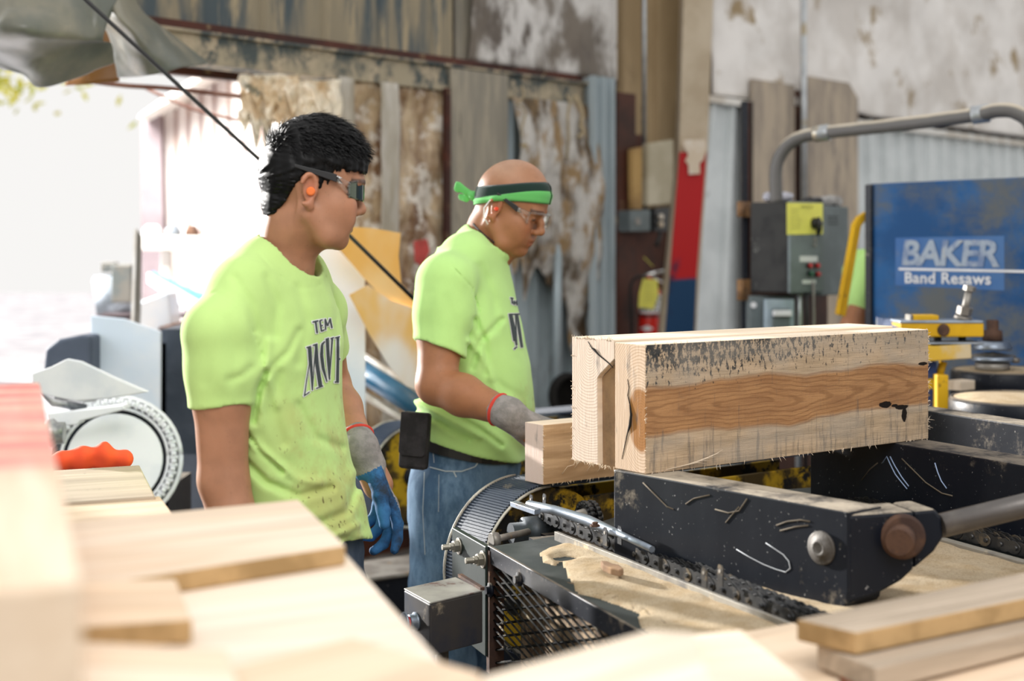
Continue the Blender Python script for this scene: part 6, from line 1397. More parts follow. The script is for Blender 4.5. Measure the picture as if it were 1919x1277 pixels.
mb = MB(); mb.lathe((fx, fy, top-.01), UP, [(0, .018), (.03, .018), (.032, .012)], 14); mb.tube([(fx-.05, fy-.01, top+.012), (fx, fy-.01, top+.025), (fx+.10, fy-.03, top+.045)], [.011, .012, .010], 8); mb.tube([(fx+.0, fy-.01, top+.015), (fx+.09, fy-.02, top-.04)], [.009, .008], 8); mb.build('handle', pm('chrome', (.7, .7, .7), None, 5, .2, .9, 0), fe)
mb = MB(); mb.tube(bez([(fx-.04, fy, top+.012), (fx-.085, fy, top+.0), (fx-.105, fy, top-.06), (fx-.10, fy, top-.2), (fx-.095, fy, top-.33)], 30), .009, 8); mb.build('hose', M['blackplastic'], fe)
mb = MB(); a = [P(x, y, fy-R_-.012) for x, y in [(1205, 523), (1232, 524), (1234, 553), (1225, 580), (1196, 576), (1198, 550)]]; mb.prism(a, (0, .001, 0)); tg = mb.build('inspection_tag', M['yellowpaper'], fe)
mb = MB()
for r in range(7): mb.tube([P(1208, 532+r*5.5, fy-R_-.0135), P(1224, 532+r*5.5, fy-R_-.0135)], .0012, 4)
mb.build('tag_print', M['scribble'], tg, wmat(tg))
mb = MB(); mb.tube([P(1224, 500, fy-.05), P(1206, 482, fy-.05)], .0025, 5); mb.build('tie', M['yellowpaper'], fe)

# ---------- blue resaw ----------
BL = P(1625, 461, 5.0); BL.z = 0; bdir = -B_
M['bluepaint'] = pm('worn_blue_paint', (.010, .065, .19), (.018, .10, .27), 3, .6, .0, .2, c3=(.105, .115, .12), sc3=2.2, t3=(.42, .62), st=(1, 1, 1.3), spec=.2)
M['bluesign'] = pm('blue_sign', (.035, .12, .33), (.06, .15, .34), 3, .5, 0, .1, c3=(.12, .15, .2), sc3=5, t3=(.55, .7))
M['worngrey'] = pm('worn_lettering', (.34, .40, .48), (.16, .22, .36), 14, .6, 0, .1, lo=.45, hi=.65, c3=(.42, .42, .4), sc3=30)
res = thing('band_resaw', BL, 'large blue band saw machine with worn white lettering on its panel', 'saw')
mb = MB(); mb.box(BL+UP*.55, bdir*1.5, A_*.9, UP*1.148); mb.build('housing', M['bluepaint'], res, bevel=.006)
mb = MB(); mb.box(BL+UP*.56-A_*.012, bdir*.028, A_*.012, UP*1.135); mb.build('edge_frame', M['blkdust'], res, bevel=.002)
mb = MB(); mb.box(BL+bdir*.1+A_*.1, bdir*1.2, A_*.7, UP*.55); mb.build('base', M['blk'], res)
def blp(px, py, out=0.0):
    n = -A_; k = (px-CX)/F; Z = (BL.dot(n)+out)/(k*n.x+n.y); return P(px, py, Z)
mb = MB(); a, b, c = blp(1678, 535, .001), blp(1882, 545, .001), blp(1678, 446, .001); c2_ = blp(1882, 442, .001)
mb.prism([a, b, c2_, c], A_*.001); sg = mb.build('sign_panel', M['bluesign'], res)
def bl_text(mb, s, x0, x1_, yb0, yb1, yt0, bold, sp, shear=0):
    a, b, t = blp(x0, yb0, .0035), blp(x1_, yb1, .0035), blp(x0, yt0, .0035); text_on(mb, s, a, b-a, t-a, -A_*.0005, bold, 0, sp, shear=shear)
mb = MB(); bl_text(mb, 'BAKER', 1690, 1874, 498, 501, 450, .032, .92, .12); mb.build('main_lettering', M['worngrey'], sg, wmat(sg), label='worn grey letters BAKER')
mb = MB(); bl_text(mb, 'Band Resaws', 1696, 1857, 531, 534, 510, .02, 1.05); mb.build('small_lettering', M['whitelab'], sg, wmat(sg), label='white letters Band Resaws')
mb = MB(); mb.prism([blp(1684, 502, .003), blp(1990, 508, .003), blp(1990, 513, .003), blp(1684, 506.5, .003)], A_*.0008); mb.build('white_stripe', M['whitelab'], sg, wmat(sg))
# yellow lever arm
M['yel'] = pm('chipped_yellow', (.72, .42, .015), (.60, .34, .01), 5, .5, 0, .2, c3=(.05, .04, .03), sc3=9, t3=(.62, .68))
M['yeldust'] = pm('dusty_yellow', (.66, .42, .05), (.6, .5, .33), 8, .7, 0, .3, c3=(.03, .03, .03), sc3=16, t3=(.62, .68))
mb = MB(); zl = 5.05; mb.prism([P(x, y, zl) for x, y in [(1625, 396), (1610, 406), (1601, 420), (1570, 590), (1585, 594), (1614, 424), (1625, 410)]], (0, .05, 0)); mb.prism([P(x, y, zl-.015) for x, y in [(1601, 420), (1570, 590), (1575, 592), (1606, 422)]], (0, .02, 0))
tag(mb.build('guard_lever', M['yel'], bevel=.003), 'long bent yellow lever left of the blue machine', 'lever')
# clamp assembly
clp = thing('clamp_assembly', P(1775, 750, 4.15), 'yellow clamp assembly with tall bolt in front of the blue machine', 'clamp')
Zc = 4.1
def cbx(x0, x1_, y0, y1, Z, dep, m_, name, slant=0.0, bev=.004, lab=None):
    mb = MB(); mb.prism([P(x0, y0, Z), P(x1_, y0+slant, Z), P(x1_, y1+slant, Z), P(x0, y1, Z)], (0, dep, 0)); return mb.build(name, m_, clp, bevel=bev)
cbx(1688, 1844, 606, 632, Zc, .10, M['yel'], 'upper_bar'); cbx(1686, 1844, 601, 607, Zc-.003, .106, M['bluesteel'], 'dusty_top_plate'); cbx(1711, 1760, 591, 602, Zc+.02, .06, M['yel'], 'top_block'); cbx(1706, 1712, 590, 604, Zc+.018, .06, M['rail'], 'top_block_end')
mb = MB(); c = P(1768, 619, Zc); mb.lathe(c, (0, -1, 0), [(-.002, .018), (.002, .018), (.0025, .014)], 20); mb.build('plug', M['rust'], clp)
mb = MB(); a, b = P(1805, 596, Zc+.04), P(1816, 545, Zc+.03); mb.tube([a, b], .0105, 12); d = (b-a).normalized(); mb.lathe(b, d, [(0, .018), (.014, .018), (.015, .012)], 6, smooth=False); mb.lathe(a+d*.01, d, [(0, .022), (.022, .022), (.024, .014)], 6, smooth=False); mb.lathe(a-d*.006, d, [(0, .026), (.012, .025)], 16)
mb.build('tall_bolt', M['steelw'], clp)
cbx(1735, 1845, 642, 646, Zc-.02, .14, M['bluesteel'], 'lower_dusty_plate', 0); mb = MB(); mb.prism([P(1735, 650, Zc-.02), P(1820, 645, Zc-.02), P(1821, 672, Zc-.02), P(1735, 678, Zc-.02)], (0, .08, 0)); mb.build('lower_bar', M['yeldust'], clp, bevel=.003)
for x_ in (1757, 1803): mb = MB(); mb.cyl(P(x_, 632, Zc+.04), P(x_, 645, Zc+.04), .011, 12); mb.build('spacer', M['blk'], clp)
M['bluech'] = pm('blue_yellow_chipped', (.02, .045, .16), (.03, .06, .2), 5, .5, 0, .2, c3=(.6, .4, .02), sc3=7, t3=(.56, .6))
cbx(1735, 1756, 678, 768, Zc+.03, .08, M['bluech'], 'pedestal'); cbx(1756, 1778, 703, 768, Zc-.01, .07, M['yel'], 'side_block'); mb = MB(); mb.tube([P(1760, 705, Zc+.05), P(1768, 678, Zc+.05)], .012, 8); mb.build('brace', M['yel'], clp)
M['film'] = pm('hazy_film', (.45, .48, .6), (.3, .33, .42), 10, .15, 0, .3)
mb = MB(); mb.grid(lambda u, v: P(1642+u*62, 615-v*(21-8*u)+math.sin(u*9)*1.5, Zc+.25*v), 16, 6, thick=(0, 0, -.003)); tag(mb.build('plastic_film', M['film']), 'hazy bluish plastic film lying left of the yellow clamp', 'plastic film')
# spindle
spd = thing('roller_spindle', P(1862, 670, 4.3), 'grey spindle head with nut and washers above the rear drum', 'spindle'); c = P(1860, 668, 4.3)
mb = MB(); mb.lathe(c+V((0, 0, .048)), UP, [(0, .030), (.03, .028), (.032, .018), (.06, .018), (.062, .014)], 16); mb.build('spindle_nut', M['rust'], spd)
mb = MB(); mb.lathe(c+V((0, 0, .02)), UP, [(0, .055), (.006, .058), (.02, .050), (.026, .045)], 24); mb.lathe(c-V((0, 0, .012)), UP, [(0, .062), (.004, .064), (.012, .06)], 28); mb.build('flange', M['bluesteel'], spd)
mb = MB(); mb.lathe(c-V((0, 0, .045)), UP, [(0, .03), (.006, .05), (.026, .052)], 28); mb.lathe(c+V((.05, -.03, -.01)), (1, 0, 0), [(0, .008), (.02, .008)], 8); mb.build('hub', M['steelw'], spd)
mb = MB(); mb.tube([c+V((-.07, 0, -.0)), c+V((.0, 0, .004)), c+V((.07, 0, -.004))], [.006, .010, .006], 8); mb.build('cross_bar', M['rail'], spd)
# drums and plank
def drum(cpx, cpy, Z, r, hgt, lab):
    c = P(cpx, cpy, Z); th = thing('roller_drum', c-UP*hgt, lab, 'drum', 'black drums topped with sawdust'); mb = MB(); mb.lathe(c-UP*hgt, UP, [(0, r), (hgt-.01, r), (hgt, r-.006), (hgt-.004, r-.012)], 64); mb.build('drum_body', M['blk'], th)
    mb = MB(); mb.lathe(c-UP*.01, UP, [(0, r-.010), (.008, r-.014), (.013, r*.6), (.015, .01)], 64); mb.build('sawdust_top', M['sawdust'], th); return th
drum(1925, 745, 3.86, .205, .12, 'front black drum with sawdust on top, at the right edge'); drum(1880, 692, 4.36, .155, .12, 'rear black drum below the spindle head')
mb = MB(); p0 = P(1800, 733, 4.22); mb.box(p0, A_*.9, B_*.05, UP*.028); tag(mb.build('wood_plank', M['pine'], frame=rotframe(p0, A_), bevel=.001), 'pale plank standing between the two black drums', 'plank')
mb = MB(); mb.box(P(1700, 800, 4.0)-UP*.12, V((1.0, 0, 0)), V((0, .35, 0)), UP*.05); mb.box(P(1700, 800, 4.0)-UP*.95, V((1.0, 0, 0)), V((0, .35, 0)), UP*.83); tag(mb.build('drum_table', M['blk']), 'dark table carrying the black drums', 'machine bed')
# ======================= LEFT SIDE, OPENING AND YARD =======================
M['pinksheet'] = pm('pinkish_white_sheet', (.86, .81, .78), (.78, .73, .71), 2, .6, 0, .1)
M['rib'] = pm('dull_pink_rib', (.48, .36, .31), (.36, .28, .27), 6, .8)  # ribs a darker pinkish tone than the sheet
shed = thing('shed', P(300, 461, 9.2)-UP*1.48, 'pale ribbed metal shed seen outside through the opening', 'shed')
mb = MB(); Zs = 9.2; mb.prism([P(x, y, Zs) for x, y in [(306, 900), (306, 195), (345, 165), (405, 128), (700, 20), (700, 900)]], (0, .06, 0)); mb.build('ribbed_wall', M['pinksheet'], shed)
for i, x_ in enumerate((330, 353, 377, 402, 429, 457, 490, 525, 560, 596)):
    yt = 195-(x_-306)*.69 if x_ < 405 else 128-(x_-405)*.37; mb = MB(); a = P(x_, 900, Zs); b = P(x_, yt+8, Zs); mb.box(a-V((.01, .02, 0)), V((.02, 0, 0)), V((0, .02, 0)), UP*(b.z-a.z)); mb.build('rib', M['rib'], shed)
mb = MB(); mb.prism([P(x, y, Zs-.35) for x, y in [(258, 222), (262, 214), (312, 178), (410, 112), (414, 122), (316, 190)]], (0, .4, 0)); mb.build('roof_edge', M['whitetrim'], shed)
mb = MB(); mb.prism([P(x, y, Zs-.1) for x, y in [(264, 224), (300, 200), (306, 430), (310, 900), (268, 900)]], (0, .12, 0)); mb.build('door_leaf', pm('mauve_door', (.20, .16, .17), (.27, .22, .23), 2, .7), shed)
mb = MB(); mb.box(P(230, 461, 9.0)-UP*1.4, V((.04, 0, 0)), V((0, .04, 0)), UP*1.1); 
# rods under the header
M['redrod'] = pm('reddish_rod', (.16, .07, .05), (.3, .16, .12), 6, .6)
mb = MB(); mb.tube(bez([P(128, 147, 5.1), P(230, 160, 5.2), P(320, 166, 5.3), P(451, 181, 5.5)], 24), .009, 8); tag(mb.build('steel_rod', M['redrod']), 'upper rusty rod sagging below the dark sheet in the opening', 'rod')
mb = MB(); mb.tube(bez([P(262, 160, 6.2), P(330, 192, 6.2), P(380, 210, 6.2), P(468, 230, 6.2)], 24), .007, 8); tag(mb.build('steel_rod', M['redrod']), 'lower thin rusty rod crossing the pale shed outside', 'rod')
# diagonal cable
mb = MB(); mb.tube([P(120, -40, 3.9), P(165, 4, 3.92), P(490, 303, 4.1), P(655, 442, 4.2), P(800, 585, 4.3)], .0062, 8); tag(mb.build('diagonal_cable', M['blackplastic']), 'taut black cable running diagonally down behind both men', 'cable')
# rubber flaps
M['flap'] = pm('grey_rubber_flap', (.12, .13, .11), (.23, .215, .165), 2.4, .35, 0, .25, c3=(.4, .34, .25), sc3=3, t3=(.6, .75))
def loft(curves, nu, nv, thick, amp=0.0, seed=0, mb=None):
    cs = [bez(c, nu) for c in curves]; m = min(len(c) for c in cs); cs = [[c[int(i*(len(c)-1)/(m-1))] for i in range(m)] for c in cs]
    rows = []
    cols = [bez([c[i] for c in cs], nv) for i in range(m)]; k = min(len(c) for c in cols)
    mb = mb or MB()
    def f(u, v):
        p = cols[round(u*(m-1))][min(k-1, round(v*(k-1)))].copy()
        if amp: p.y += amp*noise.fractal(p*5+V((seed, 0, 0)), 1, 2, 3)
        return p
    mb.grid(f, m-1, k-1, thick=thick); return mb
mb = loft([[P(-60, -80, 4.3), P(60, -80, 4.25), P(160, -80, 4.3), P(250, -80, 4.4)], [P(-60, 30, 4.1), P(30, 42, 4.05), P(110, 52, 4.1), P(200, 66, 4.3)], [P(-60, 80, 4.2), P(20, 95, 4.15), P(110, 90, 4.2), P(212, 84, 4.4)], [P(-60, 118, 4.35), P(38, 138, 4.3), P(84, 164, 4.32), P(214, 118, 4.45)]], 40, 40, (0, .006, 0), .04, 3)
tag(mb.build('rubber_flap', M['flap']), 'left crumpled grey rubber flap hanging over the bright opening', 'flap')
mb = loft([[P(150, -80, 4.42), P(190, -80, 4.4), P(220, -80, 4.45), P(250, -80, 4.6)], [P(175, 20, 4.42), P(215, 20, 4.3), P(240, 15, 4.4), P(262, 10, 4.6)], [P(205, 70, 4.5), P(250, 70, 4.35), P(285, 60, 4.5), P(320, 62, 4.75)], [P(222, 146, 4.6), P(280, 140, 4.5), P(340, 128, 4.6), P(392, 118, 4.9)]], 40, 40, (0, .006, 0), .03, 8)
tag(mb.build('rubber_flap', M['flap']), 'right grey rubber flap hanging beside the dusty beam', 'flap')
q = NT('amber_strip'); q.out((.35, .16, .05), .3); mb = loft([[P(120, -60, 4.7), P(170, -60, 4.7), P(225, -60, 4.8)], [P(120, 95, 4.7), P(170, 95, 4.7), P(225, 90, 4.8)], [P(120, 160, 4.7), P(170, 158, 4.7), P(222, 152, 4.8)]], 12, 8, (0, .004, 0), .02, 1)
tag(mb.build('amber_plastic', q.mat), 'torn amber plastic between the two rubber flaps', 'plastic strip')
# hanging torn plastic under the header
M['tornpl'] = pm('torn_clear_plastic', (.80, .72, .58), (.62, .46, .28), 6, .35, 0, .5, c3=(.16, .15, .10), sc3=7, t3=(.56, .64))
def tatter(x0, x1_, y0, y1, Z, seed, lab, m_='tornpl'):
    def f(u, v):
        e = (y1-y0)*(.55+.45*abs(noise.noise(V((u*5, seed, 0))))*2); x = x0+(x1_-x0)*u+6*noise.noise(V((v*3, seed, u))); p = P(x, y0+e*v, Z); p.y += .05*noise.fractal(V((u*4, v*5, seed)), 1, 2, 3); return p
    mb = MB(); mb.grid(f, 30, 30, thick=(0, .003, 0)); return tag(mb.build('torn_plastic', M[m_]), lab, 'torn plastic')
tatter(448, 560, 140, 300, 5.75, 2, 'torn cream plastic hanging above the black-haired head')
tatter(550, 640, 150, 330, 5.95, 6, 'torn cream plastic hanging left of the grey plastic strip')
# angle post, panels, amber sheets
M['grpost'] = pm('grey_angle', (.20, .185, .16), (.14, .13, .11), 8, .7)
mb = MB(); Zp = 5.9; a = P(241, 606, Zp); mb.prism([P(239, 1000, Zp), P(256, 1000, Zp), P(265, 444, Zp), P(255, 428, Zp)], (0, .01, 0)); mb.prism([P(232, 1000, Zp-.004), P(240, 1000, Zp-.004), P(256, 428, Zp-.004), P(251, 432, Zp-.004)], (0, .004, 0), 1)
tag(mb.build('angle_post', [M['grpost'], M['whitetrim']]), 'slim grey angle post rising behind the white panel', 'post')
M['whiteblue'] = pm('sunlit_white_panel', (.80, .83, .86), (.66, .76, .86), 2, .4, 0, .05)
mb = MB(); mb.prism([P(x, y, 5.0) for x, y in [(170, 592), (170, 800), (300, 800), (301, 622), (232, 598)]], (0, .02, 0)); tag(mb.build('metal_sheet', M['whiteblue'], bevel=.003), 'white panel with slanted top behind the round chain machine', 'panel')
mb = MB(); mb.box(P(300, 800, 5.1)-UP*.1, V((.14, 0, 0)), V((0, .5, 0)), UP*(.45)); mb.box(P(170, 800, 5.1), V((.27, 0, 0)), V((0, .3, 0)), UP*.30); tag(mb.build('dark_machine_box', pm('blue_black_box', (.035, .045, .06), (.06, .07, .09), 4, .6)), 'dark box-shaped machine behind the white panel', 'machine')
mb = MB(); mb.prism([P(x, y, 4.9) for x, y in [(80, 700), (85, 655), (110, 636), (150, 628), (172, 630), (172, 700)]], (0, .3, 0)); tag(mb.build('rounded_cover', pm('slate_cover', (.09, .11, .15), None, 4, .5), bevel=.01), 'dark slate rounded cover left of the white panel', 'machine cover')
M['motor'] = pm('pale_motor', (.45, .5, .56), (.15, .17, .19), 7, .5, 0, .3)
mt = thing('motor', P(215, 560, 7.2), 'bulky motor in the yard behind the slim angle post', 'motor')
mb = MB(); mb.lathe(P(200, 560, 7.2), (1, .3, .1), [(-.06, .1), (-.05, .12), (.12, .12), (.13, .1)], 24); mb.build('motor_body', M['motor'], mt)
mb = MB(); mb.box(P(208, 568, 7.0), V((.1, 0, 0)), V((0, .2, 0)), UP*.19); mb.box(P(188, 510, 7.15), V((.07, 0, 0)), V((0, .1, 0)), UP*.05); mb.build('terminal_box', pm('motor_dark', (.10, .12, .12), (.16, .15, .13), 8, .6), mt, bevel=.01)
mb = MB(); mb.box(P(180, 590, 7.1)-UP*.02, V((.5, 0, 0)), V((0, .25, 0)), UP*.03); mb.box(P(190, 592, 7.1)-UP*1.1, V((.3, 0, 0)), V((0, .2, 0)), UP*1.1); mb.build('motor_base', pm('base_mauve', (.22, .18, .19), None, 5, .8), mt)
bc = thing('blue_conveyor', P(300, 600, 7.4), 'blue conveyor frame sloping down behind the young man outside', 'conveyor')
M['bluefr'] = pm('bright_blue_steel', (.05, .22, .45), (.08, .3, .5), 5, .4)
mb = MB(); a = P(276, 500, 7.6); b = P(470, 640, 7.0); mb.prism([P(276, 512, 7.6), P(470, 622, 7.0), P(470, 660, 7.0), P(276, 530, 7.6)], (0, .05, 0)); mb.build('side_channel', M['whiteblue'], bc)
mb = MB(); mb.prism([P(285, 508, 7.75), P(470, 590, 7.2), P(470, 625, 7.0), P(285, 520, 7.62)], (0, .05, -.02)); mb.build('belt_bed', M['bluefr'], bc)
for x_, m_ in ((300, 'grpost'), (345, 'rust')): mb = MB(); mb.box(P(x_, 560, 7.5)-UP*1.15, V((.09, 0, 0)), V((0, .07, 0)), UP*1.15); mb.build('leg', M[m_], bc)
mb = MB(); mb.box(P(266, 470, 8.2), V((.85, 0, 0)), V((0, .5, 0)), UP*.085); mb.box(P(300, 470, 8.3)-UP*1.4, V((.06, 0, 0)), V((0, .06, 0)), UP*1.4); mb.box(P(440, 470, 8.3)-UP*1.4, V((.06, 0, 0)), V((0, .06, 0)), UP*1.4); tag(mb.build('white_bench', M['whitetrim'], bevel=.01), 'white bench top outside in front of the shed', 'bench')
for k, (px, r_) in enumerate(((285, .06), (325, .05), (360, .045))): mb = MB(); c = P(px, 438, 8.35); mb.lathe(c-UP*.03, UP, [(0, r_), (.05, r_*.9), (.08, r_*.5)], 12); tag(mb.build('bucket', [M['whitetrim'], M['motor'], M['rust']][k]), ['white bucket', 'grey bucket', 'brown bucket'][k]+' standing on the white bench outside', 'bucket')
for k, (x0, y0, w_, h_) in enumerate(((318, 640, .35, .12), (300, 590, .12, .18), (352, 620, .2, .1))):
    mb = MB(); mb.cbox(P(x0, y0, 6.9), V((w_, .1, .05)), V((0, .2, 0)), V((-.02, 0, h_))); tag(mb.build('scrap_block', [M['bark'], M['whiteblue'], M['rust']][k], bevel=.01), ['brown', 'pale blue', 'rusty'][k]+' scrap block under the blue conveyor outside', 'scrap')
mb = MB(); mb.box(P(290, 700, 7.0)-UP*.84, V((.5, 0, 0)), V((0, .3, 0)), UP*.9); tag(mb.build('scrap_bin', pm('slate_bin', (.05, .06, .075), None, 4, .7)), 'dark slate bin below the blue conveyor', 'bin')
# white board and amber sheets between the men
mb = MB(); mb.prism([P(x, y, 4.75) for x, y in [(560, 455), (612, 444), (683, 522), (686, 1000), (560, 1000)]], (0, .015, 0)); tag(mb.build('white_board', M['whiteblue'], bevel=.002), 'tall white board standing right behind the young man', 'board')
def ambermat(name, c1, c2):
    q = NT(name); o = q.obj(); c = q.mix(q.ramp(q.noise(q.mp(o, (1, 1, .6)), 4.0, 3), .38, .62), c1, c2); return q.out(c, .35, 0, None, Transmission_Weight=.0, Subsurface_Weight=.0)
mb = MB(); mb.prism([P(x, y, 4.62+(x-640)*.0008) for x, y in [(640, 424), (700, 428), (751, 437), (747, 480), (752, 532), (776, 556), (800, 590), (776, 579), (731, 564), (708, 548), (682, 522), (633, 464)]], (.0, .004, 0)); tag(mb.build('amber_sheet', ambermat('amber_upper', (.80, .42, .09), (.85, .56, .24)), bevel=.001), 'upper amber plastic sheet crossed by the black cable', 'plastic sheet')
mb = MB(); mb.prism([P(x, y, 4.60+(x-640)*.0008) for x, y in [(654, 553), (689, 534), (731, 563), (776, 578), (830, 600), (830, 760), (790, 735), (761, 724), (731, 689), (692, 627)]], (.0, .004, 0)); tag(mb.build('amber_sheet', ambermat('amber_lower', (.80, .48, .14), (.84, .80, .76)), bevel=.001), 'lower pale amber plastic sheet curling behind the older man', 'plastic sheet')
mb = MB(); mb.tube([P(640, 668, 5.1), P(830, 790, 4.75)], .043, 20); mb.tube([P(640, 640, 5.1), P(830, 762, 4.75)], .012, 8, 1); mb.tube([P(640, 715, 5.1), P(830, 830, 4.75)], .014, 8, 1)
tag(mb.build('blue_pipe', [pm('teal_blue_pipe', (.012, .07, .13), (.02, .1, .18), 5, .3), M['greyplas']]), 'dark blue pipe sloping between the white board and the older man', 'pipe')
mb = MB(); mb.lathe(P(700, 640, 4.9), (.1, 0, -1), [(-.05, .006), (-.03, .012), (.05, .012), (.06, .006)], 10); 
# rear conveyor between the men
T2 = P(775, 797, 4.55); belt_conveyor(T2, A_, B_, .165, .12, .8, 'rear belt conveyor with yellow grimy wheel between the two men')
mb = MB(); mb.box((-.95, 4.15, .0), V((1.3, .9, 0)), V((-.12, .2, 0)), UP*.42); mb.box((-.95, 4.13, .42), V((1.3, .9, 0)), V((-.12, .2, 0)), UP*.012, 1); tag(mb.build('floor_frame', [M['blk'], M['steelw']], bevel=.004), 'low dark steel frame on the floor between the two men', 'machine frame')
for k in range(3):
    mb = MB(); p0 = V((-.75+.1*k, 3.55+.16*k, .10+.0*k)); mb.box(p0, V((.9, .35, 0)), V((-.05, .13, 0)), UP*.04); tag(mb.build('floor_board', M['pine2'], frame=rotframe(p0, (.9, .35, 0)), bevel=.002), ['front', 'middle', 'rear'][k]+'most of three loose boards on the floor behind the young man', 'board', 'loose boards on the floor')
    mb = MB()
# ---------- round chain machine in the sun ----------
q = NT('sunlit_metal'); q.out(q.mix(q.ramp(q.noise(q.obj(), 8, 4), .4, .7), (.88, .90, .92), (.75, .79, .84)), .4, .0); M['sunmetal'] = q.mat  # near-white colour carries the sun glare on the steel
rc = thing('chain_turntable', P(220, 850, 4.1), 'round steel machine with chunky chain around its rim in bright sun', 'machine')
Cc = P(215, 862, 4.1); ex, ez = V((1, .25, .05)).normalized(), V((-.12, .28, .95)).normalized(); en = -ex.cross(ez).normalized(); 
def ring(r, t): t = math.radians(t); return Cc+ex*r*math.cos(t)+ez*r*math.sin(t)
mb = MB(); mb.prism([ring(.135, a) for a in range(0, 360, 8)], en*.02); mb.build('face_plate', M['sunmetal'], rc, bevel=.003)
mb = MB(); n_ = 48; 
for i in range(n_): a0, a1 = 360*i/n_, 360*(i+1)/n_; mb.add([ring(.150, a0), ring(.150, a1), ring(.178, a1), ring(.178, a0)], [(0, 1, 2, 3)])
mb.tube([ring(.185, a)+en*.01 for a in range(0, 361, 8)], .008, 8, 0); mb.tube([ring(.150, a) for a in range(0, 361, 8)], .005, 8, 0)
for i in range(n_): mb.m[i] = 1
mb.build('rim', [M['sunmetal'], pm('dark_gap_rim', (.06, .07, .08), (.14, .15, .16), 12, .6)], rc)  # dark rim colour paints the shade in the gaps between links
mb = MB(); mb.prism([ring(.18, a)+en*.025 for a in range(0, 360, 8)], en*.07); mb.build('drum_body', pm('dark_drum', (.03, .035, .045), None, 5, .6), rc)
for i in range(34):
    a = -100+i*7.6; c = ring(.166, a)-en*.012; t = (ring(.166, a+2)-ring(.166, a-2)).normalized(); r_ = (ring(1, a)-Cc).normalized(); mb = MB()
    mb.tube([c-t*.006-r_*.012, c-t*.006+r_*.012], .0055, 8); mb.lathe(c-t*.002, t, [(0, .0085), (.012, .0085)], 10); mb.build('chain_link', M['sunmetal'], rc)
mb = MB(); mb.prism([P(x, y, 3.95) for x, y in [(60, 700), (95, 688), (125, 673), (152, 678), (215, 708), (278, 735), (240, 742), (200, 748), (140, 752), (105, 745), (60, 735)]], (0, .02, 0)); mb.build('upper_guard', M['sunmetal'], rc, bevel=.004)
mb = MB(); mb.prism([P(x, y, 4.0) for x, y in [(88, 775), (230, 760), (236, 768), (150, 790), (145, 797), (92, 800)]], (0, .06, 0)); mb.build('lower_guard', M['sunmetal'], rc, bevel=.004)
mb = MB(); mb.tube([P(75, 728, 4.0), P(100, 755, 4.0), P(160, 765, 4.05)], .012, 8); mb.tube([P(100, 742, 4.1), P(240, 745, 4.2)], .02, 8); mb.lathe(P(100, 812, 3.9), (1, .1, 0), [(-.03, .035), (.0, .04), (.01, .03), (.03, .03)], 20); mb.build('linkage', pm('link_dark', (.12, .13, .15), (.5, .5, .5), 12, .4, .5), rc)
mb = MB(); mb.box((Cc.x-.12, Cc.y+.1, 0), V((.25, 0, 0)), V((0, .3, 0)), UP*(Cc.z-.1)); mb.build('stand', M['blk'], rc)
# orange cloth
S = SDF(np.arange(-.12, .12, .004), np.arange(-.06, .06, .004), np.arange(-.02, .06, .004))
for a, b, r_ in (((-.09, 0, 0), (-.03, .0, .012), .012), ((-.03, 0, .012), (.03, 0, .022), .016), ((.03, 0, .022), (.075, 0, .008), .014), ((-.05, .01, .0), (.06, .01, .005), .018)): S.cap(a, b, r_, r_*.9, .012)
S.disp(lambda X, Y, Z: .003*np.sin(140*X+60*Y)); o = sdf_obj('orange_cloth', S, flat('bright_orange_cloth', (.95, .10, .03), .8)); o.location = P(165, 868, 2.75); tag(o, 'crumpled bright orange cloth lying behind the stacked boards', 'cloth')
# tree foliage beyond the opening
rnd = random.Random(11); vs = []; fs = []; rt = thing('tree', V((-7.6, 17, 0)), 'sunlit yellow-green tree outside at the far left of the opening', 'tree')
mb = MB(); mb.tube([(-7.6, 17, 0), (-7.5, 17, 2), (-7.4, 17, 4.5)], [.16, .13, .05], 10); mb.build('trunk', M['bark'], rt)
for _ in range(1400):
    c = V((-6.9+rnd.gauss(0, .9), 17+rnd.gauss(0, .6), 3.9+rnd.gauss(0, .38))); a = V((rnd.gauss(0, 1), rnd.gauss(0, 1), rnd.gauss(0, 1))).normalized()*.09; b = a.orthogonal().normalized()*.04; k = len(vs); vs += [c-a, c+b, c+a, c-b]; fs.append((k, k+1, k+2, k+3))
mb = MB(); mb.add(vs, fs); mb.build('foliage', pm('yellow_green_leaf', (.55, .5, .08), (.4, .42, .06), 4, .5), rt)
# ======================= FOREGROUND LUMBER =======================
M['fpine'] = wood('fresh_pine_pale', (.90, .77, .63), (.84, .67, .51), .6, streak=(.70, .53, .38))
M['fpine2'] = wood('fresh_pine_cream', (.92, .81, .69), (.88, .75, .60), .5)
M['fpine3'] = wood('fresh_pine_tan', (.86, .69, .52), (.78, .60, .43), .7, streak=(.55, .41, .30))
M['fgrey'] = wood('weathered_board', (.56, .46, .36), (.42, .34, .26), .8, specks=(.2, .18, .16))
M['fend'] = pm('rough_brown_edge', (.50, .33, .16), (.34, .22, .10), 12, .9, 0, .5, c3=(.15, .1, .05), sc3=9)
q = NT('red_painted_end'); o = q.obj(); x, y, z = q.sep(o)
base = q.mix(q.ramp(q.noise(q.mp(o, (.7, 9, 9)), 3, 4), .4, .65), (.86, .71, .55), (.78, .58, .42)); m = q.math('MULTIPLY', q.ramp(q.math('ADD', x, q.math('MULTIPLY', q.noise(o, 12), .06)), .84, .76), q.ramp(q.noise(q.mp(o, (9, 1.2, 1)), 2.4, 4, .5), .32, .62))
M['redend'] = q.out(q.mix(q.math('MULTIPLY', m, .9), base, (.86, .20, .20)), .8)
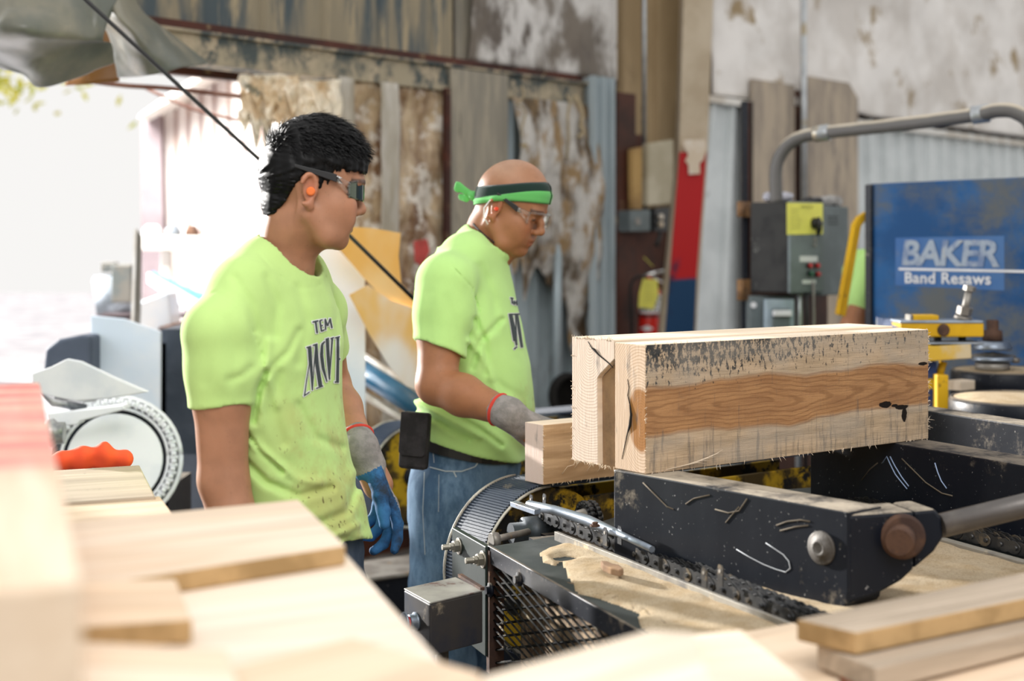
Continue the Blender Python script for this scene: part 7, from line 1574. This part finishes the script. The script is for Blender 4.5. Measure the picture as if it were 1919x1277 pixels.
def slab(pts, h, th, mat, lab, edge=None, name='board', grp='stacked lumber in the foreground', flip=False, bev=.003):
    g = [G(a, b, h) for a, b in pts]; x = (g[1]-g[0]) if not flip else (g[2]-g[1]); fr = rotframe(g[0], x); mb = MB(); mb.prism(g, UP*-th, 0, 1)
    return tag(mb.build(name, [mat, edge or M['fend']], frame=fr, bevel=bev), lab, 'lumber', grp)
slab([(75, 717), (155, 1090), (-260, 1120), (-140, 726)], 1.30, .11, M['redend'], 'upper left board with red paint across its far end', M['fpine3'])
slab([(100, 882), (262, 872), (292, 931), (100, 944)], 1.06, .045, M['fgrey'], 'short grey-tan board end poking out behind the pile, upper one', M['fgrey'])
slab([(90, 948), (300, 930), (345, 990), (90, 1010)], 1.055, .045, M['fpine3'], 'tan board just nearer than the short grey-tan one')
slab([(20, 990), (560, 936), (648, 1022), (20, 1120)], 1.15, .022, M['fpine'], 'pale board whose square end reaches furthest right behind the cream one')
slab([(-150, 1120), (646, 1034), (880, 1300), (-150, 1500)], 1.127, .05, M['fpine2'], 'broad cream board with diagonal end in the lower left')
slab([(-200, 1185), (425, 1215), (500, 1420), (-200, 1500)], 1.165, .030, M['fpine'], 'blurred tan board nearest the camera at the lower left')
slab([(-200, 1092), (330, 1085), (360, 1160), (-200, 1200)], 1.152, .022, M['fpine3'], 'thin tan board across the pile below the red-ended one')
slab([(430, 1250), (660, 1193), (900, 1260), (980, 1500), (560, 1500)], 1.145, .018, M['fpine3'], 'tan board with dark gap along its edge at the bottom centre')
slab([(820, 1290), (1215, 1180), (1300, 1185), (1420, 1500), (820, 1500)], 1.14, .04, M['fpine2'], 'pale blurred board at the bottom centre in front of the mesh guard')
slab([(1215, 1196), (1390, 1180), (1530, 1290), (1500, 1600), (1240, 1400)], 1.06, .04, M['fpine'], 'pale blurred board at the bottom between guard and planks')
slab([(1382, 1186), (1490, 1166), (1560, 1230), (1620, 1400), (1500, 1400)], .985, .03, M['fpine3'], 'tan board just left of the two stacked grey planks')
# stacked planks on the right
slab([(1492, 1160), (1605, 1186), (2100, 1085), (2050, 1046)], 1.045, .026, M['fgrey'], 'upper weathered plank of the pair at the lower right', M['fend'], 'plank', flip=True)
slab([(1530, 1206), (1640, 1252), (2120, 1135), (2060, 1085)], 1.017, .028, M['fgrey'], 'lower weathered plank of the pair at the lower right', M['fgrey'], 'plank', flip=True)
slab([(1652, 1300), (1740, 1262), (2200, 1160), (2200, 1500), (1640, 1500)], .985, .02, M['fpine3'], 'broad tan board below the weathered planks, bottom right', flip=True)
slab([(1556, 1238), (1600, 1236), (1665, 1300), (1600, 1310)], .965, .05, flat('orange_plastic', (.85, .18, .02), .4), 'orange plastic piece under the two weathered planks', flat('orange_plastic', (.85, .18, .02), .4), 'orange_plastic', None)
# the stack below
mb = MB(); 
for k in range(7):
    mb = MB(); p0 = V((-1.0, .75, 1.08-.05*(k+1)*1.0-.02)); z = 1.0-.052*k-.0
    p0 = V((-.95-.01*(k % 3), .70+.008*(k % 2), z-.05)); mb.box(p0, V((.85, .12, 0)), V((-.12, .85, 0)), UP*.048); tag(mb.build('board', [M['fpine'], M['fpine3']][k % 2], frame=rotframe(p0, (.85, .12, 0)), bevel=.003), 'board hidden low in the left foreground stack', 'lumber', 'boards low in the foreground stack')
mb = MB(); mb.box((-.95, .7, 0), (1.0, .0, 0), (0, .65, 0), UP*.58); tag(mb.build('lumber_cart', M['blk']), 'dark cart under the foreground lumber', 'cart')
